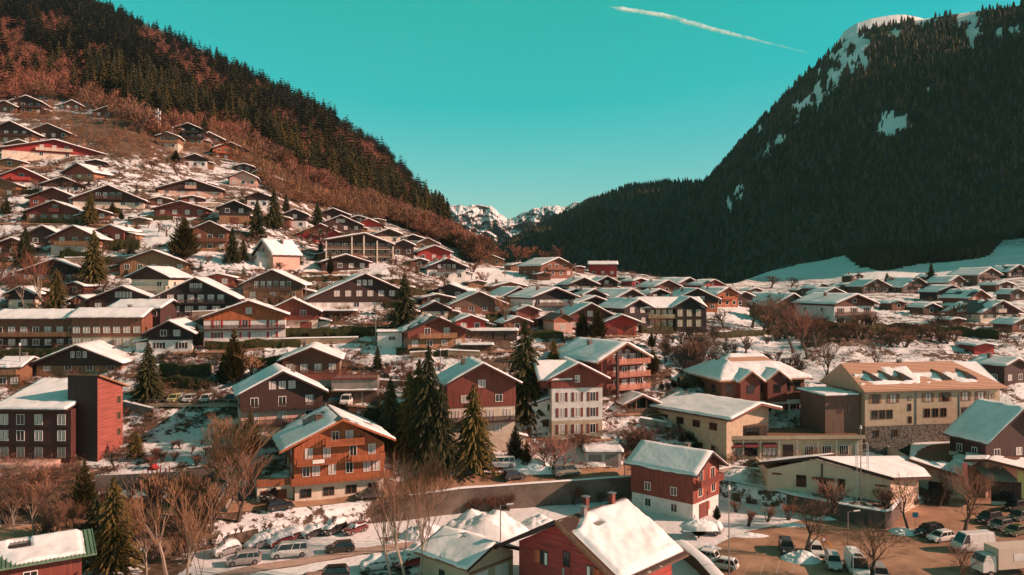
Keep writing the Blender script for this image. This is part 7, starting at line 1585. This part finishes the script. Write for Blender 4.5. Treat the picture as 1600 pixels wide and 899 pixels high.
def merged(name, L, protos, mats, keyf, widthf, lab, cat='forest', seed=3):
    r = np.random.RandomState(seed); VV, MI, base = [], [], 0; ks = list(mats)
    for x, y, z, h, c, in L:
        A = protos[r.randint(len(protos))]; a = r.rand()*6.28; w = h*widthf*(0.85+0.4*r.rand()); ca, sa = math.cos(a)*w, math.sin(a)*w
        V = np.stack([A[:,0]*ca-A[:,1]*sa+x, A[:,0]*sa+A[:,1]*ca+y, A[:,2]*h+z], -1); VV.append(V); MI.append(np.full(len(V)//3, ks.index(c)))
    V = np.concatenate(VV); me = np_mesh(name, V, np.arange(len(V)).reshape(-1, 3), [mats[k] for k in ks], smooth=False, mi=np.concatenate(MI))
    o = put(name, me); tag(o, lab, cat, kind='stuff'); return o
def wpos(t): p = PD(t[0], t[1], t[2]); return (p.x, p.y, p.z-0.5, t[3], t[4])
farp = [conifer_arrays(9, 8, 1, s, rad_=0.21, droop=0.5, wid=0.12) for s in range(4)]
merged('fir_forest', [wpos(t) for t in rest], farp, NEED, None, 1.45, 'dense dark fir forest covering the left mountainside up to its skyline')
def twig_soup(seed, n=150):
    r = np.random.RandomState(seed); V = [np.array([0.012,0,0]), np.array([-0.012,0,0]), np.array([0,0,0.6])]
    for i in range(n):
        u = r.rand(); a = r.rand()*6.28; ph = r.rand()**0.7; R = 0.33*math.sin(min(1, ph*1.15)*1.9)
        o = np.array([0, 0, 0.22+0.35*r.rand()])*1.0; tip = np.array([math.cos(a)*R*(0.6+0.5*r.rand()), math.sin(a)*R*(0.6+0.5*r.rand()), 0.35+0.65*(1-(R/0.36)**2)*(0.7+0.3*r.rand())])
        st = o*(0.3)+tip*0.7+r.randn(3)*0.05; d = (tip-st)*1.0; p = np.cross(d, r.randn(3)); p = p/ (np.linalg.norm(p)+1e-6)*0.011
        V += [st-p, st+p, tip+d*0.35]
    return np.array(V)
merged('leafless_wood', [wpos(t) for t in rb], [twig_soup(s) for s in range(4)], TWIG, None, 1.25, 'reddish brown leafless woods patched through the left mountainside')
# --- the shaded forest of the right mountain
rm = np.random.RandomState(8); NR, NCc = MV.shape[0]-1, MV.shape[1]; L = []
cell = MV[:NR]; W_ = np.linalg.norm(np.diff(cell, axis=1)[:-1], axis=2)*np.linalg.norm(np.diff(cell, axis=0)[:, :-1], axis=2)
ppx = CX+F*cell[..., 0]/np.maximum(cell[..., 1], 10); ppy = CY-F*cell[..., 2]/np.maximum(cell[..., 1], 10)
ok = (ppx[:-1, :-1] > 640) & (ppx[:-1, :-1] < 1720) & (ppy[:-1, :-1] > -60) & (cell[:-1, :-1, 1] > 400) & (MSn[:NR-1, :-1] < 0)
pr = (W_*ok*(1.0/np.maximum(cell[:-1,:-1,1], 400))**1.1).ravel(); pr /= pr.sum(); idx = rm.choice(len(pr), 27000, p=pr)
TREEM = []
for k in idx:
    i, j = divmod(int(k), NCc-1); u, v = rm.rand(), rm.rand(); p = cell[i, j]*(1-u)*(1-v)+cell[i+1, j]*u*(1-v)+cell[i, j+1]*(1-u)*v+cell[i+1, j+1]*u*v
    tfr = i/NR; TREEM.append((p[0], p[1], p[2]-1, (7+9*min(1, tfr*1.6))*rm.uniform(0.6, 1.25), 'grey' if rm.rand() < 0.30-0.1*tfr else ('spruce' if rm.rand() < 0.8 else 'olive')))
def cone(seed):
    r = np.random.RandomState(seed); V = []
    for z0, z1, R in ((0.0, 0.55, 0.22), (0.3, 0.8, 0.16), (0.55, 1.0, 0.10)):
        ph = r.rand(6)*0.5
        for i in range(5):
            a, b = 6.283*(i+ph[i])/5, 6.283*(i+1+ph[i+1 if i < 4 else 0])/5; V += [[math.cos(a)*R, math.sin(a)*R, z0+r.rand()*0.06], [math.cos(b)*R, math.sin(b)*R, z0+r.rand()*0.06], [0, 0, z1]]
    return np.array(V)
MM = dict(NEED); MM['grey'] = TWIG['grey']
merged('mountain_forest', TREEM, [cone(s) for s in range(5)], MM, None, 1.15, 'dark shaded forest covering the right mountain')
# foot of that forest, running down onto the shaded snow slope in tongues
L = []; tx = [1120,1150,1180,1240,1310,1325,1345,1380,1440,1500,1540,1570,1700]; ty = [450,440,430,418,386,402,418,424,413,408,402,370,365]
while len(L) < 2600:
    x = rf.uniform(1262, 1690); t_ = float(np.interp(x, tx, ty)); y = rf.uniform(float(np.interp(x, TX, TY)), t_)
    d = 1.0/float(invd(x, y)); p = PD(x, y, d); L.append((p.x, p.y, p.z-0.5, rf.uniform(7, 12), 'olive' if rf.random() < 0.15 else 'spruce'))
merged('foot_forest', L, [cone(s) for s in range(5)], MM, None, 1.15, 'dark forest tongues reaching down onto the shaded snow slope', seed=9)
L = []
for i in range(500):
    x = rf.uniform(745, 1040); y = float(np.interp(x, TX, TY))+rf.uniform(0, 4); d = 1.0/float(invd(x, y)); p = PD(x, y, d); L.append((p.x, p.y+rf.uniform(5, 60), p.z-6, rf.uniform(5, 9), rf.choice(['grey','grey','brown'])))
MM2 = dict(MM); MM2['brown'] = TWIG['brown']; MM2['red'] = TWIG['red']
merged('crest_scrub', L, [twig_soup(s, 60) for s in range(3)], MM2, None, 1.3, 'brown scrub along the crest behind the far village', 'scrub')
# --- undergrowth: the brown bushes and dead stalks that fill every garden and bank
L = []; k = 0
while k < 5200:
    x = rf.uniform(-20, 1620); y = rf.uniform(205, 770)
    if y < float(np.interp(x, TX, TY))+6 or y > edge_y(x)-6 or (x > 1120 and y < 470): continue
    s_ = float(masks(np.array([x]), np.array([y]))[0][0]); 
    if rf.random() > (0.9-s_)*1.6: continue
    if vnoise(np.array([x*0.045]), np.array([y*0.11]), 7)[0]+rf.uniform(-0.25, 0.25) < 0.5: continue
    k += 1; p = P(x, y); L.append((p.x, p.y, p.z-0.1, rf.uniform(0.9, 2.6), rf.choice(['grey','brown','brown','red'])))
merged('undergrowth', L, [twig_soup(s, 70) for s in range(4)], MM2, None, 1.8, 'brown undergrowth and dead stalks filling the gardens and banks', 'undergrowth', seed=4)
# cliff breaking through the left forest
ROCKM = stone((0.40, 0.20, 0.12), 0.12, 'cliff_rock')
for n_, (cx0, cy0, rx, ry) in enumerate(ROCKP):
    u, v = np.meshgrid(np.linspace(-1, 1, 40), np.linspace(-1, 1, 34)); x = cx0+u*rx*1.15; y = cy0+v*ry*1.15; d = 1.0/invd(x, y); r_ = np.sqrt(u*u+v*v); nse = fbm(x*0.25+n_, y*0.12, 5, 3)
    D = d-np.clip(1-r_**2, -0.8, 1)*16*(0.4+nse)+(1-nse)*6; V = np.stack([(x-CX)/F*D, D, (CY-y)/F*D], -1)
    ii = np.arange(u.size).reshape(u.shape); Fc = np.stack([ii[:-1,:-1], ii[:-1,1:], ii[1:,1:], ii[1:,:-1]], -1).reshape(-1, 4)
    o = put('cliff', np_mesh('cliff', V.reshape(-1, 3), Fc, ROCKM, smooth=False)); tag(o, kind='structure')

# ------------------------------------------------------------------ the air between the camera and the far slopes
hz = bpy.data.materials.new('air'); hz.use_nodes = True; hz.node_tree.nodes.clear()
ho = hz.node_tree.nodes.new('ShaderNodeOutputMaterial'); hv = hz.node_tree.nodes.new('ShaderNodeVolumePrincipled')
hv.inputs['Color'].default_value = (0.46, 0.74, 0.78, 1); hv.inputs['Density'].default_value = 0.000042; hz.node_tree.links.new(hv.outputs[0], ho.inputs['Volume'])
o = MB().box(-4700, 4700, -4700, 4700, -62, 1150).build('haze', hz); tag(o, 'thin pale air filling the valley', 'haze', kind='stuff')
